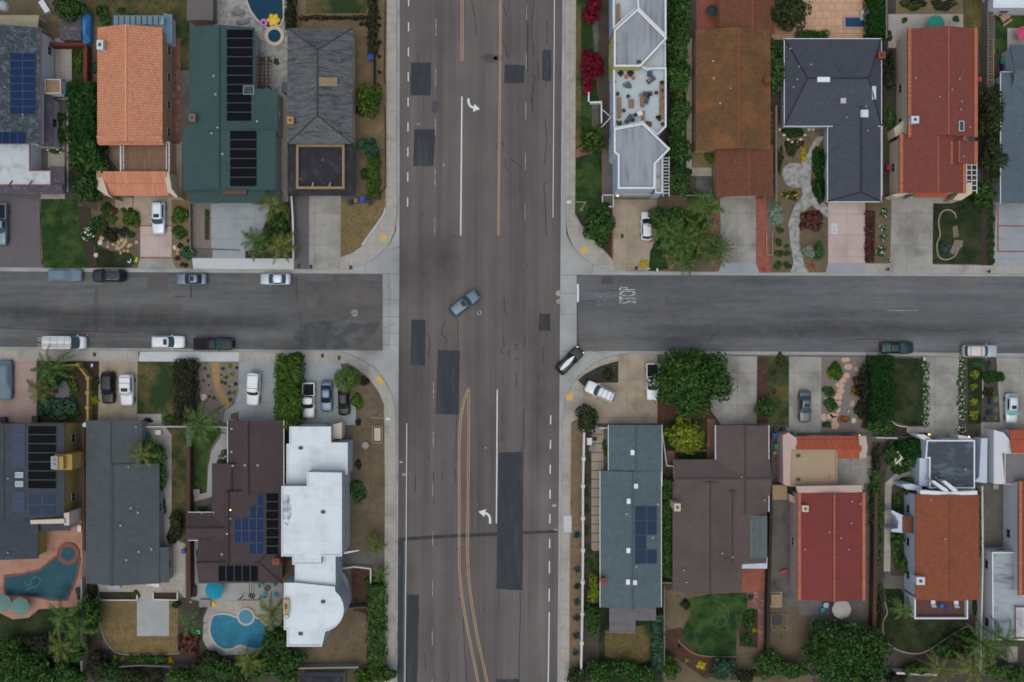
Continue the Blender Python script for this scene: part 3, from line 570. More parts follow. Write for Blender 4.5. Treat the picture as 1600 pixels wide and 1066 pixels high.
    ('yard', [(1200, 664), (1236, 664), (1250, 945), (1200, 945)], SIDEC, 2), ('yard', [(1200, 943), (1260, 950), (1270, 1070), (1200, 1070)], DIRT, 3), ('patio', [(1200, 925), (1222, 925), (1222, 949), (1200, 949)], CONCW, 4), ('patio', [(1300, 712), (1365, 712), (1362, 765), (1300, 765)], DRV, 3), ('path', [(1350, 755), (1362, 755), (1360, 955), (1350, 955)], SIDEC, 3), ('patio', [(1247, 935), (1330, 935), (1330, 962), (1250, 962)], DECKG, 4), ('patio', [(1330, 910), (1362, 910), (1362, 952), (1330, 952)], SIDEC, 4),
    ('bed', [(1363, 690), (1400, 690), (1384, 740), (1382, 1000), (1363, 1000)], DARKG, 3), ('path', [(1441, 736), (1441, 745), (1408, 746), (1393, 760), (1391, 893), (1381, 893), (1383, 755), (1402, 738)], CONCW, 4), ('bed', [(1391, 745), (1441, 745), (1420, 900), (1391, 900)], DARKG, 2), ('patio', [(1380, 905), (1424, 908), (1424, 935), (1407, 935), (1407, 920), (1380, 920)], SIDEC, 4),
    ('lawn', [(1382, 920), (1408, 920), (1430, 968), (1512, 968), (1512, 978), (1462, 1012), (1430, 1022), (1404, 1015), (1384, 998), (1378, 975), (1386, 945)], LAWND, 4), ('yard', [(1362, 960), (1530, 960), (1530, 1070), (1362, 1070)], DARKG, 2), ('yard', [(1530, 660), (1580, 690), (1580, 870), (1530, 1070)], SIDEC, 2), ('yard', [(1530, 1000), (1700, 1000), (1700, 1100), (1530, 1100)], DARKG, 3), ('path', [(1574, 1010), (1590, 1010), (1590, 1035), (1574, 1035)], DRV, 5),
    ('patio', [(-200, 1060), (597, 1060), (595, 1300), (-200, 1300)], DARKG, 1), ('patio', [(890, 1060), (1700, 1060), (1700, 1300), (888, 1300)], DARKG, 1),
]:
    struct(nm, pts, mt, lv)
# flagstone garden path with its round landing
struct('path', [(1289, 213), (1280, 226), (1268, 250), (1266, 285), (1274, 305), (1295, 325), (1296, 340), (1285, 336), (1268, 320), (1256, 332), (1249, 350), (1249, 380), (1256, 410), (1264, 426), (1235, 426), (1240, 410), (1235, 380), (1232, 350), (1240, 325), (1255, 305), (1252, 292), (1240, 294), (1228, 288), (1222, 275), (1224, 262), (1234, 255), (1252, 255), (1262, 240), (1275, 214)], STONE, 6)
struct('path', [(330, 565), (342, 565), (343, 590), (347, 608), (360, 634), (352, 640), (338, 615), (332, 590)], M('decomposed_granite', '#8c7350', .1, 2, .15, .95), 5, sm=False)
struct('path', smooth_pts([(85, 597), (104, 596), (109, 608), (107, 625), (90, 640), (78, 635), (85, 620), (92, 612)]), M('grey_patio', '#63686c', .1, 2, .1, .9), 4)
# ------------------------------------------------------------------ houses
STUC = {k: M('stucco_'+k, v, .05, .6, .06, .9) for k, v in dict(white='#b9bcc0', cream='#b3a893', tan='#a58a6a', yellow='#98804a', grey='#8b8d8e', pink='#a8928a', beige='#b8ab9c', bluewhite='#aab4c2', lime='#b0ad70', brown='#6f5f55', ltgrey='#9aa0a4').items()}
FRAME = paint('window_frame_white', '#9a9d9f', .5, 0); FRAMED = paint('window_frame_dark', '#4a4744', .5, 0)
GLASS = paint('window_glass', '#20282e', .06, 0); GLASSL = paint('glass_light', '#6d8794', .08, 0)
GARD = paint('garage_door_paint', '#a3a19c', .5, 0); DOORM = paint('door_paint', '#4a3a30', .5, 0)
PVB = M('solar_blue', '#1d2f52', .12, 1.5, .05, .3, spec=.04, joints=(.17, .17, .012)); PVG = M('solar_grey', '#3d4a60', .1, 1.5, .05, .3, spec=.04, joints=(.17, .17, .02)); PVD = M('solar_slate', '#2c3a4e', .1, 1.5, .05, .3, spec=.04, joints=(.17, .17, .012))
POOLH = M('solar_black', '#0f1216', .1, 2, .05, .7, spec=.05); ALU = paint('aluminium', '#8f9498', .35, 0, .6); PFRAME = paint('panel_frame', '#474e52', .5, 0)
SKYL = paint('skylight_white', '#c3ccd6', .3, 0); SKYD = paint('skylight_dark', '#3a444e', .15, 0); VENTW = paint('vent_metal', '#85898b', .5, 0); VENTD = paint('vent_dark', '#33383e', .5, 0); CAPR = M('chimney_brick', '#7a4434', .15, 4, .15, .9)
WTRIM = paint('white_trim', '#c3c8cc', .5, 0); REDTRIM = paint('red_trim', '#6d3b38', .5, 0); TIMBER = M('tan_timber', '#84735a', .12, 3, .1, .85)
TL_OR = tile('orange_tile', '#c08569', '#b1785b', '#94644b', .34, .40, .05, var=.1); TL_BR = tile('brown_tile', '#6a5034', '#5d462f', '#4a3725', .3, .36, .045, blot='#7d5233', blo=(.48, .72), bscale=.22)
TL_BR2 = tile('brown_tile_rust', '#724a38', '#664232', '#4d3225', .3, .36, .045, blot='#563b2e', bscale=.5); TL_RED = tile('red_tile', '#76443b', '#6f3e36', '#5e352f', .3, .36, .03, var=.08); TL_EDGE = tile('edge_tile', '#a96a52', '#9f6049', '#774636', 6, .36, .06, var=.08)
TL_CRIM = M('crimson_roof', '#6e3632', .07, 1.2, .14, .85, streak=.06); TL_TC = tile('terracotta_tile', '#824c36', '#784631', '#693d2c', .3, .36, .03, blot='#644131', blo=(.56, .75), bscale=.4, var=.1); TL_FR = tile('front_tile', '#a3563f', '#994f39', '#70392a', .36, 5, .06)
TL_FO = tile('front_orange_tile', '#bb8065', '#ad7459', '#8d5d46', .36, 6, .06, var=.1)
SHK = M('shake_grey', '#55595b', .3, 1.4, .34, .95, stretch=(.5, 3.4, 1), blot='#3f4245', bscale=.8, blo=(.5, .62), fscale=5, bump=.8); SLATEM = M('slate_mottled', '#3b4348', .4, 2.4, .42, .9, blot='#525a62', bscale=1.2, blo=(.5, .6), fscale=4, bump=.5)
SLATEB = M('slate_brown', '#4b484f', .3, 3.0, .3, .9, blot='#5f5c64', bscale=1.8, blo=(.55, .62), fscale=5); GREENR = M('green_shingle', '#364a4a', .1, 1.5, .16, .92, streak=.07, fscale=10)
DSLATE = tile('dark_slate_shingle', '#474c55', '#41464e', '#393d45', .5, .22, .03, var=.1); GREYS = M('grey_shingle', '#474d4f', .1, 1.2, .2, .92, streak=.08, fscale=10); BRNS = M('brown_shingle', '#433a3b', .1, 1.2, .2, .92, streak=.08, fscale=10)
MAUVE = M('mauve_shingle', '#534947', .08, .7, .14, .92, streak=.07, fscale=10, blot='#4c4241', bscale=.2); GGREY = M('greygreen_shingle', '#4c5b5e', .1, 1.2, .22, .92, streak=.07, fscale=9); CHARC = M('charcoal_shingle', '#3c4249', .12, 1.2, .22, .92, streak=.08, fscale=9); BLUEG = M('bluegrey_shingle', '#4d5a62', .1, 1.2, .18, .92, streak=.08, fscale=9)
WROOF = M('white_membrane', '#c3cdd1', .04, .5, .05, .8, blot='#adb7bb', bscale=.35, blo=(.5, .8), streak=.03, joints=(14, 2.7, .012)); WROOFS = M('stained_white_roof', '#868b91', .16, .5, .06, .85, blot='#6a6b73', bscale=.45, blo=(.5, .72), stretch=(2.5, .3, 1)); WROOFS2 = M('weathered_white_deck', '#aab1b6', .06, .6, .05, .85, blot='#8d8a88', bscale=.5)
FLATB = M('burnt_flat_roof', '#2b2c30', .25, 1.5, .2, .9, blot='#3b3c40', bscale=.8); FLATT = M('tan_flat_roof', '#94836c', .06, .6, .08, .9); FLATD = M('dark_weathered_roof', '#3f474f', .2, .8, .1, .85, blot='#59646e', bscale=.4, stretch=(1, 2, 1)); FLATG = M('grey_flat_roof', '#8e979d', .12, .6, .06, .85, blot='#5f6468', bscale=.5, stretch=(.5, 2, 1)); TERR = M('terrace_floor', '#a0abb1', .05, .6, .05, .85)
DECKB = tile('brown_decking', '#7a6252', '#705848', '#5a463a', .14, 3.5, .02); DECKR = tile('red_decking', '#5f4340', '#573d3a', '#453030', .14, 3.5, .02); CORR = tile('corrugated_metal', '#596261', '#525b5a', '#3c464b', .45, 9, .06)
CORRW = tile('corrugated_white', '#aebac4', '#a6b2bc', '#8f9ba5', .3, 9, .05); AWN = tile('yellow_awning', '#96927c', '#8f8b76', '#75725f', 9, .25, .04); RUSTD = M('rusty_flat_roof', '#7a6a55', .15, 2, .1, .9)

def ring_mesh(w, h, b, t, y0=0):
    m = MB(); m.box(-w/2+b/2, y0, -h/2, b, t, h); m.box(w/2-b/2, y0, -h/2, b, t, h)
    m.box(0, y0, -h/2, w-2*b, t, b); m.box(0, y0, h/2-b, w-2*b, t, b); m.box(0, y0, -h/2+b, b*.6, t*.7, h-2*b); return m
WIN_F = ring_mesh(1.3, 1.2, .06, .1).mesh('window', FRAME); _p = MB(); _p.box(0, .012, -.55, 1.14, .03, 1.1); WIN_P = _p.mesh('pane', GLASS)
_d = MB(); _d.box(0, 0, 0, 4.8, .1, 2.2)
for _i in range(4): _d.box(0, -.055, .06+.54*_i, 4.6, .03, .46)
GAR = _d.mesh('garage_door', GARD); _d = MB(); _d.box(0, 0, 0, 1, .09, 2.1); _d.box(0, -.05, .2, .7, .03, .7); _d.box(0, -.05, 1.1, .7, .03, .8); DOORME = _d.mesh('door', DOORM); _d = MB(); _d.box(.38, -.08, 1.0, .05, .08, .14); HANDLE = _d.mesh('handle', ALU)
_d = MB(); _d.cyl(0, 0, -.1, .3, .09, .07, 8); _d.cyl(0, 0, .3, .36, .15, .12, 8); VENT_P = _d.mesh('roof_vent', VENTW)
_d = MB(); _d.box(0, 0, -.05, .24, .24, .16); _d.box(0, 0, .11, .3, .3, .05); VENT_B = _d.mesh('roof_vent', VENTW); _d = MB(); _d.box(0, 0, -.05, .55, .4, .16); _d.box(0, 0, .11, .62, .46, .05); VENT_D = _d.mesh('roof_vent', VENTD)
_d = MB(); _d.cyl(0, 0, -.1, .25, .12, .12, 10); _d.dome(0, 0, .25, .2, .2, .16, 10, 3); VENT_T = _d.mesh('roof_vent', ALU)

def _rg(n, h): return M('ridge_'+n, h, .1, 2, .12, .9)
RIDGE = {'orange_tile': _rg('orange', '#c2896c'), 'red_tile': _rg('red', '#8a5145'), 'brown_tile': _rg('brown', '#7a4530'), 'brown_tile_rust': _rg('brown', '#7a4530'), 'dark_slate_shingle': _rg('slate', '#2c3036'), 'shake_grey': _rg('shake', '#3a3b3f'), 'grey_shingle': _rg('grey', '#41474a'), 'brown_shingle': _rg('umber', '#302a2b'), 'mauve_shingle': _rg('mauve', '#463a3d'), 'greygreen_shingle': _rg('greygreen', '#40505a'), 'green_shingle': _rg('green', '#293b3d')}
class House:
    def __init__(s, name, label, cat, px, py, group=None):
        p = W(px, py, G); s.p = p; s.root = thing(name, label, cat, (p.x, p.y, G), 0, group); s.planes = []; s.edges = []
        s.north = py < 533
    def part(s, name, mb, mats, smooth=False, label=None, parent=None): return mb.build(name, mats, parent or s.root, None, smooth, label)
    def rect(s, x0, y0, x1, y1, z):
        a, b = W(x0, y1, z), W(x1, y0, z); return a.x, a.y, b.x, b.y
    def addwall(s, pts, z0, z1, win=True):
        pts = ccw([tuple(p) for p in pts])
        if win:
            for i in range(len(pts)): s.edges.append((Vector(pts[i]), Vector(pts[(i+1) % len(pts)]), z0, z1))
    def gable(s, x0, y0, x1, y1, ze, zr, axis, wm, rm, hip=(0, 0), over=.35, th=.16, fascia=None, cap=True, wall=True, z0=G, hipr=1.0, win=True, rfr=.5):
        X0, Y0, X1, Y1 = s.rect(x0, y0, x1, y1, ze)
        if axis == 'y': L0, L1, A0, A1 = Y0, Y1, X0, X1; T = lambda l, a, z: (a, l, z)
        else: L0, L1, A0, A1 = X0, X1, Y0, Y1; T = lambda l, a, z: (l, a, z)
        ac = A0+(A1-A0)*rfr; hw = (A1-A0)/2; dz = zr-ze
        if axis == 'y': hip = (hip[1], hip[0])      # given as (north, south); local runs south to north
        r0 = L0+(hw*hipr if hip[0] else 0); r1 = L1-(hw*hipr if hip[1] else 0)
        def f(x, y):
            l, a = (y, x) if axis == 'y' else (x, y)
            if not (L0-.05 <= l <= L1+.05 and A0-.05 <= a <= A1+.05): return None
            k = (a-A0)/(ac-A0) if a < ac else (A1-a)/(A1-ac)
            if hip[0]: k = min(k, (l-L0)/(hw*hipr))
            if hip[1]: k = min(k, (L1-l)/(hw*hipr))
            return ze+dz*k
        s.planes.append(f)
        m = MB(); vs = []
        for d in (0, -th):
            vs += [T(L0, A0, ze+d), T(L1, A0, ze+d), T(L1, A1, ze+d), T(L0, A1, ze+d), T(r0, ac, zr+d), T(r1, ac, zr+d)]
        top = [(0, 1, 5, 4), (2, 3, 4, 5), (3, 0, 4), (1, 2, 5)]
        if not hip[0]: top.remove((3, 0, 4))
        if not hip[1]: top.remove((1, 2, 5))
        fs = list(top)+[tuple(i+6 for i in reversed(t)) for t in top]
        fs += [(0, 6, 7, 1), (2, 8, 9, 3)]
        if hip[0]: fs += [(3, 9, 6, 0)]
        else: fs += [(0, 4, 10, 6), (4, 3, 9, 10)]
        if hip[1]: fs += [(1, 7, 8, 2)]
        else: fs += [(1, 7, 11, 5), (5, 11, 8, 2)]
        if axis == 'x': fs = [tuple(reversed(t)) for t in fs]
        if axis == 'y': fs = [tuple(reversed(t)) for t in fs]; fs = [t for t in fs]
        m.add(vs, fs)
        if cap:
            m.beam(T(r0-.02, ac, zr+.03), T(r1+.02, ac, zr+.03), .24, .12, 1)
            for hp, rr, ll in ((hip[0], r0, L0), (hip[1], r1, L1)):
                if hp:
                    for aa in (A0, A1): m.beam(Vector(T(rr, ac, zr+.01)), Vector(T(ll, aa, ze+.01)), .2, .1, 1)
        r = s.part('roof', m, [rm, RIDGE.get(rm.name, rm)]); fixn(r)
        if wall:
            i = over; w = MB(); zt = ze-.02
            pts = [T(L0+i, A0+i, 0), T(L1-i, A0+i, 0), T(L1-i, A1-i, 0), T(L0+i, A1-i, 0)]
            k = dz*i/hw
            vs = [(*p[:2], z) for z in (z0, zt+k-.08) for p in pts]; vs += [T(L0+i, ac, zr-.12) if not hip[0] else T(L0+i, ac, zt+k-.08), T(L1-i, ac, zr-.12) if not hip[1] else T(L1-i, ac, zt+k-.08)]
            w.add(vs, [(0, 1, 5, 4), (2, 3, 7, 6), (1, 2, 6, 9, 5), (3, 0, 4, 8, 7)])
            o = s.part('wall', w, wm); fixn(o, False)
            s.addwall([p[:2] for p in pts], z0, ze, win)
        if fascia:
            zz = ze-.07; ed = [(T(L0, A0-.05, zz), T(L1, A0-.05, zz)), (T(L0, A1+.05, zz), T(L1, A1+.05, zz))]
            if hip[0]: ed.append((T(L0-.05, A0-.1, zz), T(L0-.05, A1+.1, zz)))
            if hip[1]: ed.append((T(L1+.05, A0-.1, zz), T(L1+.05, A1+.1, zz)))
            for a, b in ed: s.part('gutter', MB().beam(a, b, .1, .15), fascia)
        s.last = (L0, L1, A0, A1, T, ze, zr, r0, r1, ac); return s
    def shed(s, x0, y0, x1, y1, zhi, zlo, hi, rm, wm=None, th=.12, z0=G, name='roof', over=.25, posts=None):
        """a single slope whose high edge is on side hi (N, S, E or W)"""
        zm = (zhi+zlo)/2; X0, Y0, X1, Y1 = s.rect(x0, y0, x1, y1, zm)
        zf = {'N': lambda x, y: (y-Y0)/(Y1-Y0), 'S': lambda x, y: (Y1-y)/(Y1-Y0), 'E': lambda x, y: (x-X0)/(X1-X0), 'W': lambda x, y: (X1-x)/(X1-X0)}[hi]
        f = lambda x, y: zlo+(zhi-zlo)*zf(x, y)
        s.planes.append(lambda x, y: f(x, y) if X0-.05 <= x <= X1+.05 and Y0-.05 <= y <= Y1+.05 else None)
        m = MB(); P = [(X0, Y0), (X1, Y0), (X1, Y1), (X0, Y1)]
        vs = [(x, y, f(x, y)-th) for x, y in P]+[(x, y, f(x, y)) for x, y in P]
        m.add(vs, [(3, 2, 1, 0), (4, 5, 6, 7), (0, 1, 5, 4), (1, 2, 6, 5), (2, 3, 7, 6), (3, 0, 4, 7)]); s.part(name, m, rm)
        if wm:
            w = MB(); Q = inset(P, over); vs = [(x, y, z0) for x, y in Q]+[(x, y, f(x, y)-th*.6) for x, y in Q]
            w.add(vs, [(0, 1, 5, 4), (1, 2, 6, 5), (2, 3, 7, 6), (3, 0, 4, 7)]); s.part('wall', w, wm); s.addwall(Q, z0, zlo)
        if posts:
            for x, y in inset(P, .2): s.part('post', MB().box(x, y, z0, .14, .14, f(x, y)-th-z0), posts)
        return s
    def flat(s, pts, z, ph, wm, rm, cm=None, pw=.22, z0=G, win=True, name='roof'):
        top = z+ph; P = ccw([tuple(W(x, y, top)[:2]) for x, y in pts]); Q = inset(P, pw); n = len(P)
        s.planes.append(lambda x, y: z if _in((x, y), P) else None)
        w = MB(); vs = [(x, y, z0) for x, y in P]+[(x, y, top) for x, y in P]+[(x, y, top) for x, y in Q]+[(x, y, z-.02) for x, y in Q]
        fs = [(i, (i+1) % n, n+(i+1) % n, n+i) for i in range(n)]+[(2*n+i, 2*n+(i+1) % n, 3*n+(i+1) % n, 3*n+i) for i in range(n)]
        w.add(vs, fs); capf = [(n+i, n+(i+1) % n, 2*n+(i+1) % n, 2*n+i) for i in range(n)]
        if not cm: w.add(vs, capf)
        s.part('wall', w, wm)
        if cm:
            P2, Q2 = inset(P, -.03), inset(P, pw+.03); c = MB()
            vs = [(x, y, top+.05) for x, y in P2]+[(x, y, top+.05) for x, y in Q2]+[(x, y, top-.03) for x, y in P2]+[(x, y, top-.03) for x, y in Q2]
            for i in range(n):
                j = (i+1) % n; c.add([vs[i], vs[j], vs[n+j], vs[n+i]], [(0, 1, 2, 3)]); c.add([vs[2*n+i], vs[2*n+j], vs[j], vs[i]], [(0, 1, 2, 3)]); c.add([vs[n+i], vs[n+j], vs[3*n+j], vs[3*n+i]], [(0, 1, 2, 3)])
            s.part('parapet_cap', c, cm)
        s.part(name, MB().sheet(Q, z), rm); s.addwall(P, z0, z, win); return s
    def roofz(s, x, y, d=3.0):
        v = [q for q in (f(x, y) for f in s.planes) if q is not None]; return max(v) if v else d
    def on(s, px, py, f=None):
        z = 4.0
        for _ in range(8):
            p = W(px, py, z); q = f(p.x, p.y) if f else None; z = s.roofz(p.x, p.y, z) if q is None else q
        p.z = z; return p
    def plane(s, px, py):
        p = s.on(px, py); v = [(q, i) for i, q in enumerate(f(p.x, p.y) for f in s.planes) if q is not None]; return s.planes[max(v)[1]] if v else None
    def panels(s, x0, y0, x1, y1, nx, ny, mat, gap=.5, name='solar_panel', skip=(), lift=.1):
        dx, dy = (x1-x0)/nx, (y1-y0)/ny
        for i in range(nx):
            for j in range(ny):
                if (i, j) in skip: continue
                pf = s.plane(x0+dx*(i+.5), y0+dy*(j+.5)); c = [s.on(x0+dx*(i+a)+g*gap/2, y0+dy*(j+b)+h*gap/2, pf) for a, b, g, h in ((0, 1, 1, -1), (1, 1, -1, -1), (1, 0, -1, 1), (0, 0, 1, 1))]
                m = MB(); m.add([(q.x, q.y, q.z+lift-.05) for q in c]+[(q.x, q.y, q.z+lift) for q in c], [(4, 5, 6, 7), (0, 1, 5, 4), (1, 2, 6, 5), (2, 3, 7, 6), (3, 0, 4, 7)], 0)
                for a, b in ((0, 1), (1, 2), (2, 3), (3, 0)):
                    p, q = c[a], c[b]; m.beam((p.x, p.y, p.z+lift), (q.x, q.y, q.z+lift), .035, .03, 1)
                s.part(name, m, [mat, PFRAME])
        return s
    def vents(s, lst, me=None):
        for x, y in lst:
            p = s.on(x, y); inst('roof_vent', me or VENT_P, s.root, p-Vector((s.p.x, s.p.y, G)))
        return s
    def skylight(s, x0, y0, x1, y1, mat=None, fm=None):
        pf = s.plane((x0+x1)/2, (y0+y1)/2); c = [s.on(x, y, pf) for x, y in ((x0, y1), (x1, y1), (x1, y0), (x0, y0))]; m = MB()
        m.add([(q.x, q.y, q.z-.1) for q in c]+[(q.x, q.y, q.z+.2) for q in c], [(4, 5, 6, 7), (0, 1, 5, 4), (1, 2, 6, 5), (2, 3, 7, 6), (3, 0, 4, 7)])
        o = s.part('skylight', m, mat or SKYL); f = MB()
        for a, b in ((0, 1), (1, 2), (2, 3), (3, 0)):
            p, q = c[a], c[b]; f.beam((p.x, p.y, p.z+.17), (q.x, q.y, q.z+.17), .07, .1)
        s.part('frame', f, fm or ALU, parent=o); return s
    def chimney(s, px, py, dx, dy, top, mat, base=None, cm=None):
        p = W(px, py, top); z0 = base if base is not None else s.roofz(p.x, p.y)-.6; m = MB()
        m.box(p.x, p.y, z0, dx, dy, top-z0); m.box(p.x, p.y, top-.12, dx+.16, dy+.16, .14); o = s.part('chimney', m, mat)
        s.part('flue', MB().box(p.x, p.y, top+.021, dx*.4, dy*.4, .12), cm or VENTD, parent=o); return s
    def boxpart(s, name, pts, z0, z1, mat): s.part(name, MB().prism(PX(pts, z1), z0, z1), mat); return s
    def windows(s, step=4.2, maxn=7, skipmax=2.2):
        org = Vector((s.p.x, s.p.y, G))
        for a, b, z0, z1 in s.edges:
            d = b-a; L = d.length; d = d.normalized(); n = Vector((d.y, -d.x)); mid = (a+b)/2
            if L < skipmax or z1-z0 < 2.2 or n.dot(-mid.normalized()) < .25: continue
            ns = 0 if abs(n.y) > .9 and getattr(s, 'door_edge', None) is not None and (mid-s.door_edge).length < .1 else None
            k = min(maxn, max(1, int(L/step)))
            fl = range(max(1, int(round((z1-z0)/2.75))))
            for fz in fl:
                zc = z0+1.55+2.7*fz
                if zc+.7 > z1 or (ns == 0 and fz == 0): continue
                for i in range(k):
                    if rnd.random() < .35: continue
                    c = a+d*(L*(i+.5)/k)+n*.03; loc = Vector((c.x, c.y, zc))-org
                    w = inst('window', WIN_F, s.root, loc, (0, 0, math.atan2(d.y, d.x))); q = inst('pane', WIN_P, w)
        return s
    def garage(s, px, dw=1.0, door=None):
        """garage door (and front door) on the street wall at this column"""
        org = Vector((s.p.x, s.p.y, G)); best = None
        for a, b, z0, z1 in s.edges:
            d = b-a; L = d.length
            if L < 3.6: continue
            n = Vector((d.y, -d.x))/L
            if (n.y if not s.north else -n.y) < .9 or z0 > .5: continue
            x = W(px, 533, 1).x*1.0
            if not (min(a.x, b.x)+1.5 <= x <= max(a.x, b.x)-1.5): continue
            if best is None or abs(a.y) < abs(best[0].y): best = (a, b, n, x)
        if best:
            a, b, n, x = best; d = (b-a).normalized(); t = (x-a.x)/(b.x-a.x); c = a+(b-a)*t+n*.04; s.door_edge = (a+b)/2; ang = math.atan2(d.y, d.x)
            inst('garage_door', GAR, s.root, Vector((c.x, c.y, G+.02))-org, (0, 0, ang), (dw, 1, 1))
            L = (b-a).length; off = 2.4*dw+1.0
            for sg in (1, -1):
                u = (c-a).dot(d)+sg*off
                if .7 < u < L-.7:
                    e = a+d*u+n*.03; dr = inst('door', DOORME, s.root, Vector((e.x, e.y, G+.02))-org, (0, 0, ang)); inst('handle', HANDLE, dr); break
        return s
def fixn(o, closed=True):
    import bmesh
    bm = bmesh.new(); bm.from_mesh(o.data); bmesh.ops.recalc_face_normals(bm, faces=bm.faces); bm.to_mesh(o.data); bm.free()
def lampglow(s, px, py, z, name='porch_light'):
    p = W(px, py, z); s.part(name, MB().dome(p.x, p.y, p.z, .13, .13, .13, 8, 3, full=True), GLOW)
GLOW = emit('lamp_glow', '#ffb868', 5.0)
hs = []
# --- north west block
h = House('house', 'white house with mottled slate roof, blue solar panels and a white roof deck', 'house', 20, 170)
h.gable(-75, 43, 63, 225, 5.0, 6.5, 'y', STUC['white'], SLATEM, fascia=REDTRIM)
h.shed(63, 149, 80, 229, 3.6, 2.7, 'W', SLATEB, STUC['white']); h.panels(16, 83, 56, 179, 2, 8, PVB); h.panels(-8, 206, 40, 225, 4, 1, PVB)
h.flat([(-75, 224), (47, 224), (47, 266), (80, 266), (80, 290), (-75, 290)], 3.3, .12, STUC['white'], WROOFS2, REDTRIM, .12)
h.shed(-75, 289, 98, 303, 3.3, 2.6, 'N', SLATEB); h.shed(79, 260, 99, 296, 3.3, 2.6, 'W', SLATEB); h.boxpart('deck_divider', [(12, 290), (18, 282), (19, 283), (13.5, 290.5)], 3.3, 3.55, REDTRIM); h.boxpart('deck_divider', [(43, 290), (49, 282), (50, 283), (44.5, 290.5)], 3.3, 3.55, REDTRIM)
h.flat([(70, 124), (95, 124), (95, 146), (70, 146)], 3.6, .1, STUC['white'], RUSTD, STUC['cream'], .08); h.boxpart('bay_window', [(95, 127), (102, 130), (102, 150), (95, 146)], 1.0, 2.6, GLASSL)
h.shed(-75, 23, 60, 43, 3.0, 2.6, 'S', AWN, name='awning', posts=WTRIM); h.vents([(9, 137), (37, 180)]); h.garage(30); hs.append(h)
h = House('house', 'two-storey house with orange barrel tile roof, glazed sunroom and brown balcony deck', 'house', 205, 170)
h.gable(152, 43, 254, 224, 4.9, 6.3, 'y', STUC['tan'], TL_OR, over=.3); h.shed(152, 213, 254, 226, 5.4, 4.6, 'N', TL_OR)
h.vents([(173, 119), (188, 138), (205, 147), (171, 162), (167, 194), (244, 125)], VENT_B); h.chimney(156, 70, .8, 1.2, 6.4, STUC['white'])
h.flat([(177, 24), (257, 24), (257, 42), (177, 42)], 2.8, .02, STUC['white'], TERR, None, .05, win=False); h.panels(177, 24, 257, 40, 9, 1, GLASSL, 1.5, 'sunroom_pane', lift=.12)
h.shed(256, 22, 268, 68, 2.9, 2.3, 'W', GLASSL, STUC['white'], name='sunroom_roof')
h.flat([(188, 222), (265, 222), (265, 270), (188, 270)], 2.7, .02, STUC['tan'], DECKB, WTRIM, .1); 
for a, b in (((189, 224), (189, 269)), ((189, 269), (264, 269)), ((264, 224), (264, 269)), ((193, 224), (193, 265)), ((260, 224), (260, 265))):
    p, q = W(*a, 3.6), W(*b, 3.6); m = MB(); m.beam(p, q, .08, .06)
    for t in range(9): r = p.lerp(q, t/8); m.box(r.x, r.y, 2.7, .05, .05, .9)
    h.part('railing', m, WTRIM)
h.shed(155, 269, 262, 305, 3.9, 2.7, 'N', TL_FO, STUC['tan']); h.boxpart('wing_wall', [(150, 268), (157, 268), (169, 304), (176, 310), (166, 305), (152, 296)], G, 3.6, STUC['cream']); h.boxpart('wing_wall', [(256, 269), (264, 269), (268, 295), (278, 308), (274, 309), (262, 300)], G, 3.6, STUC['cream'])
h.chimney(149, 100, .3, .3, 3, STUC['tan']) if 0 else None; lampglow(h, 269, 303, 2.4); h.garage(235); hs.append(h)
h = House('house', 'green shingled house with black pool heating panels on both roofs beside the gravel court', 'house', 355, 180)
h.gable(296, 43, 398, 206, 4.8, 5.9, 'y', STUC['grey'], GREENR); h.gable(286, 204, 431, 297, 4.6, 5.7, 'y', STUC['grey'], GREENR, rfr=.42); h.shed(394, 139, 433, 208, 5.0, 4.2, 'W', GREENR, STUC['grey'])
h.shed(297, 294, 437, 317, 3.2, 2.7, 'N', GREENR, STUC['grey']); h.panels(354, 46, 396, 190, 1, 10, POOLH, .8, 'pool_heater'); h.panels(359, 204, 402, 292, 1, 6, POOLH, .8, 'pool_heater')
h.chimney(300, 184, .8, .9, 6.2, STUC['brown']); h.skylight(381, 135, 397, 148, GREENR); h.vents([(334, 119), (337, 148), (348, 241), (331, 209), (402, 190)], VENT_B); h.vents([(341, 200)], VENT_T); h.boxpart('chimney_shelf', [(348, 296), (385, 296), (385, 304), (348, 304)], 3.1, 3.5, M('pergola_wood', '#5d4c42', .2, 3, .1, .9)); h.garage(370); hs.append(h)
h = House('house', 'grey wood shake hip roofed house with a tan repair patch and dark front deck', 'house', 500, 150)
h.gable(449, 44, 551, 225, 4.4, 6.2, 'y', STUC['cream'], SHK, hip=(1, 1), hipr=.78); h.skylight(499, 122, 527, 135, TIMBER, TIMBER); h.chimney(453.5, 188, .8, .9, 5.9, STUC['yellow'])
h.gable(449, 224, 553, 306, 2.9, 3.0, 'y', STUC['brown'], FLATB, cap=False, over=.5); h.flat([(463, 226), (538, 226), (538, 295), (463, 295)], 3.05, .45, TIMBER, FLATB, TIMBER, .3, z0=2.9, win=False); h.vents([(470, 280), (505, 250)], VENT_D); h.vents([(535, 95), (522, 163), (529, 196)], VENT_D); h.boxpart('deck_brace', [(486, 292), (489, 284), (490, 284), (490, 293)], 3.1, 3.5, TIMBER); h.boxpart('deck_brace', [(512, 293), (516, 284), (517, 284), (516, 293)], 3.1, 3.5, TIMBER); h.boxpart('meter_cabinet', [(440, 128), (449, 128), (449, 148), (444, 144), (440, 143)], G, 1.9, paint('cabinet_slate', '#3f4853', .5, 0)); h.garage(508); hs.append(h)
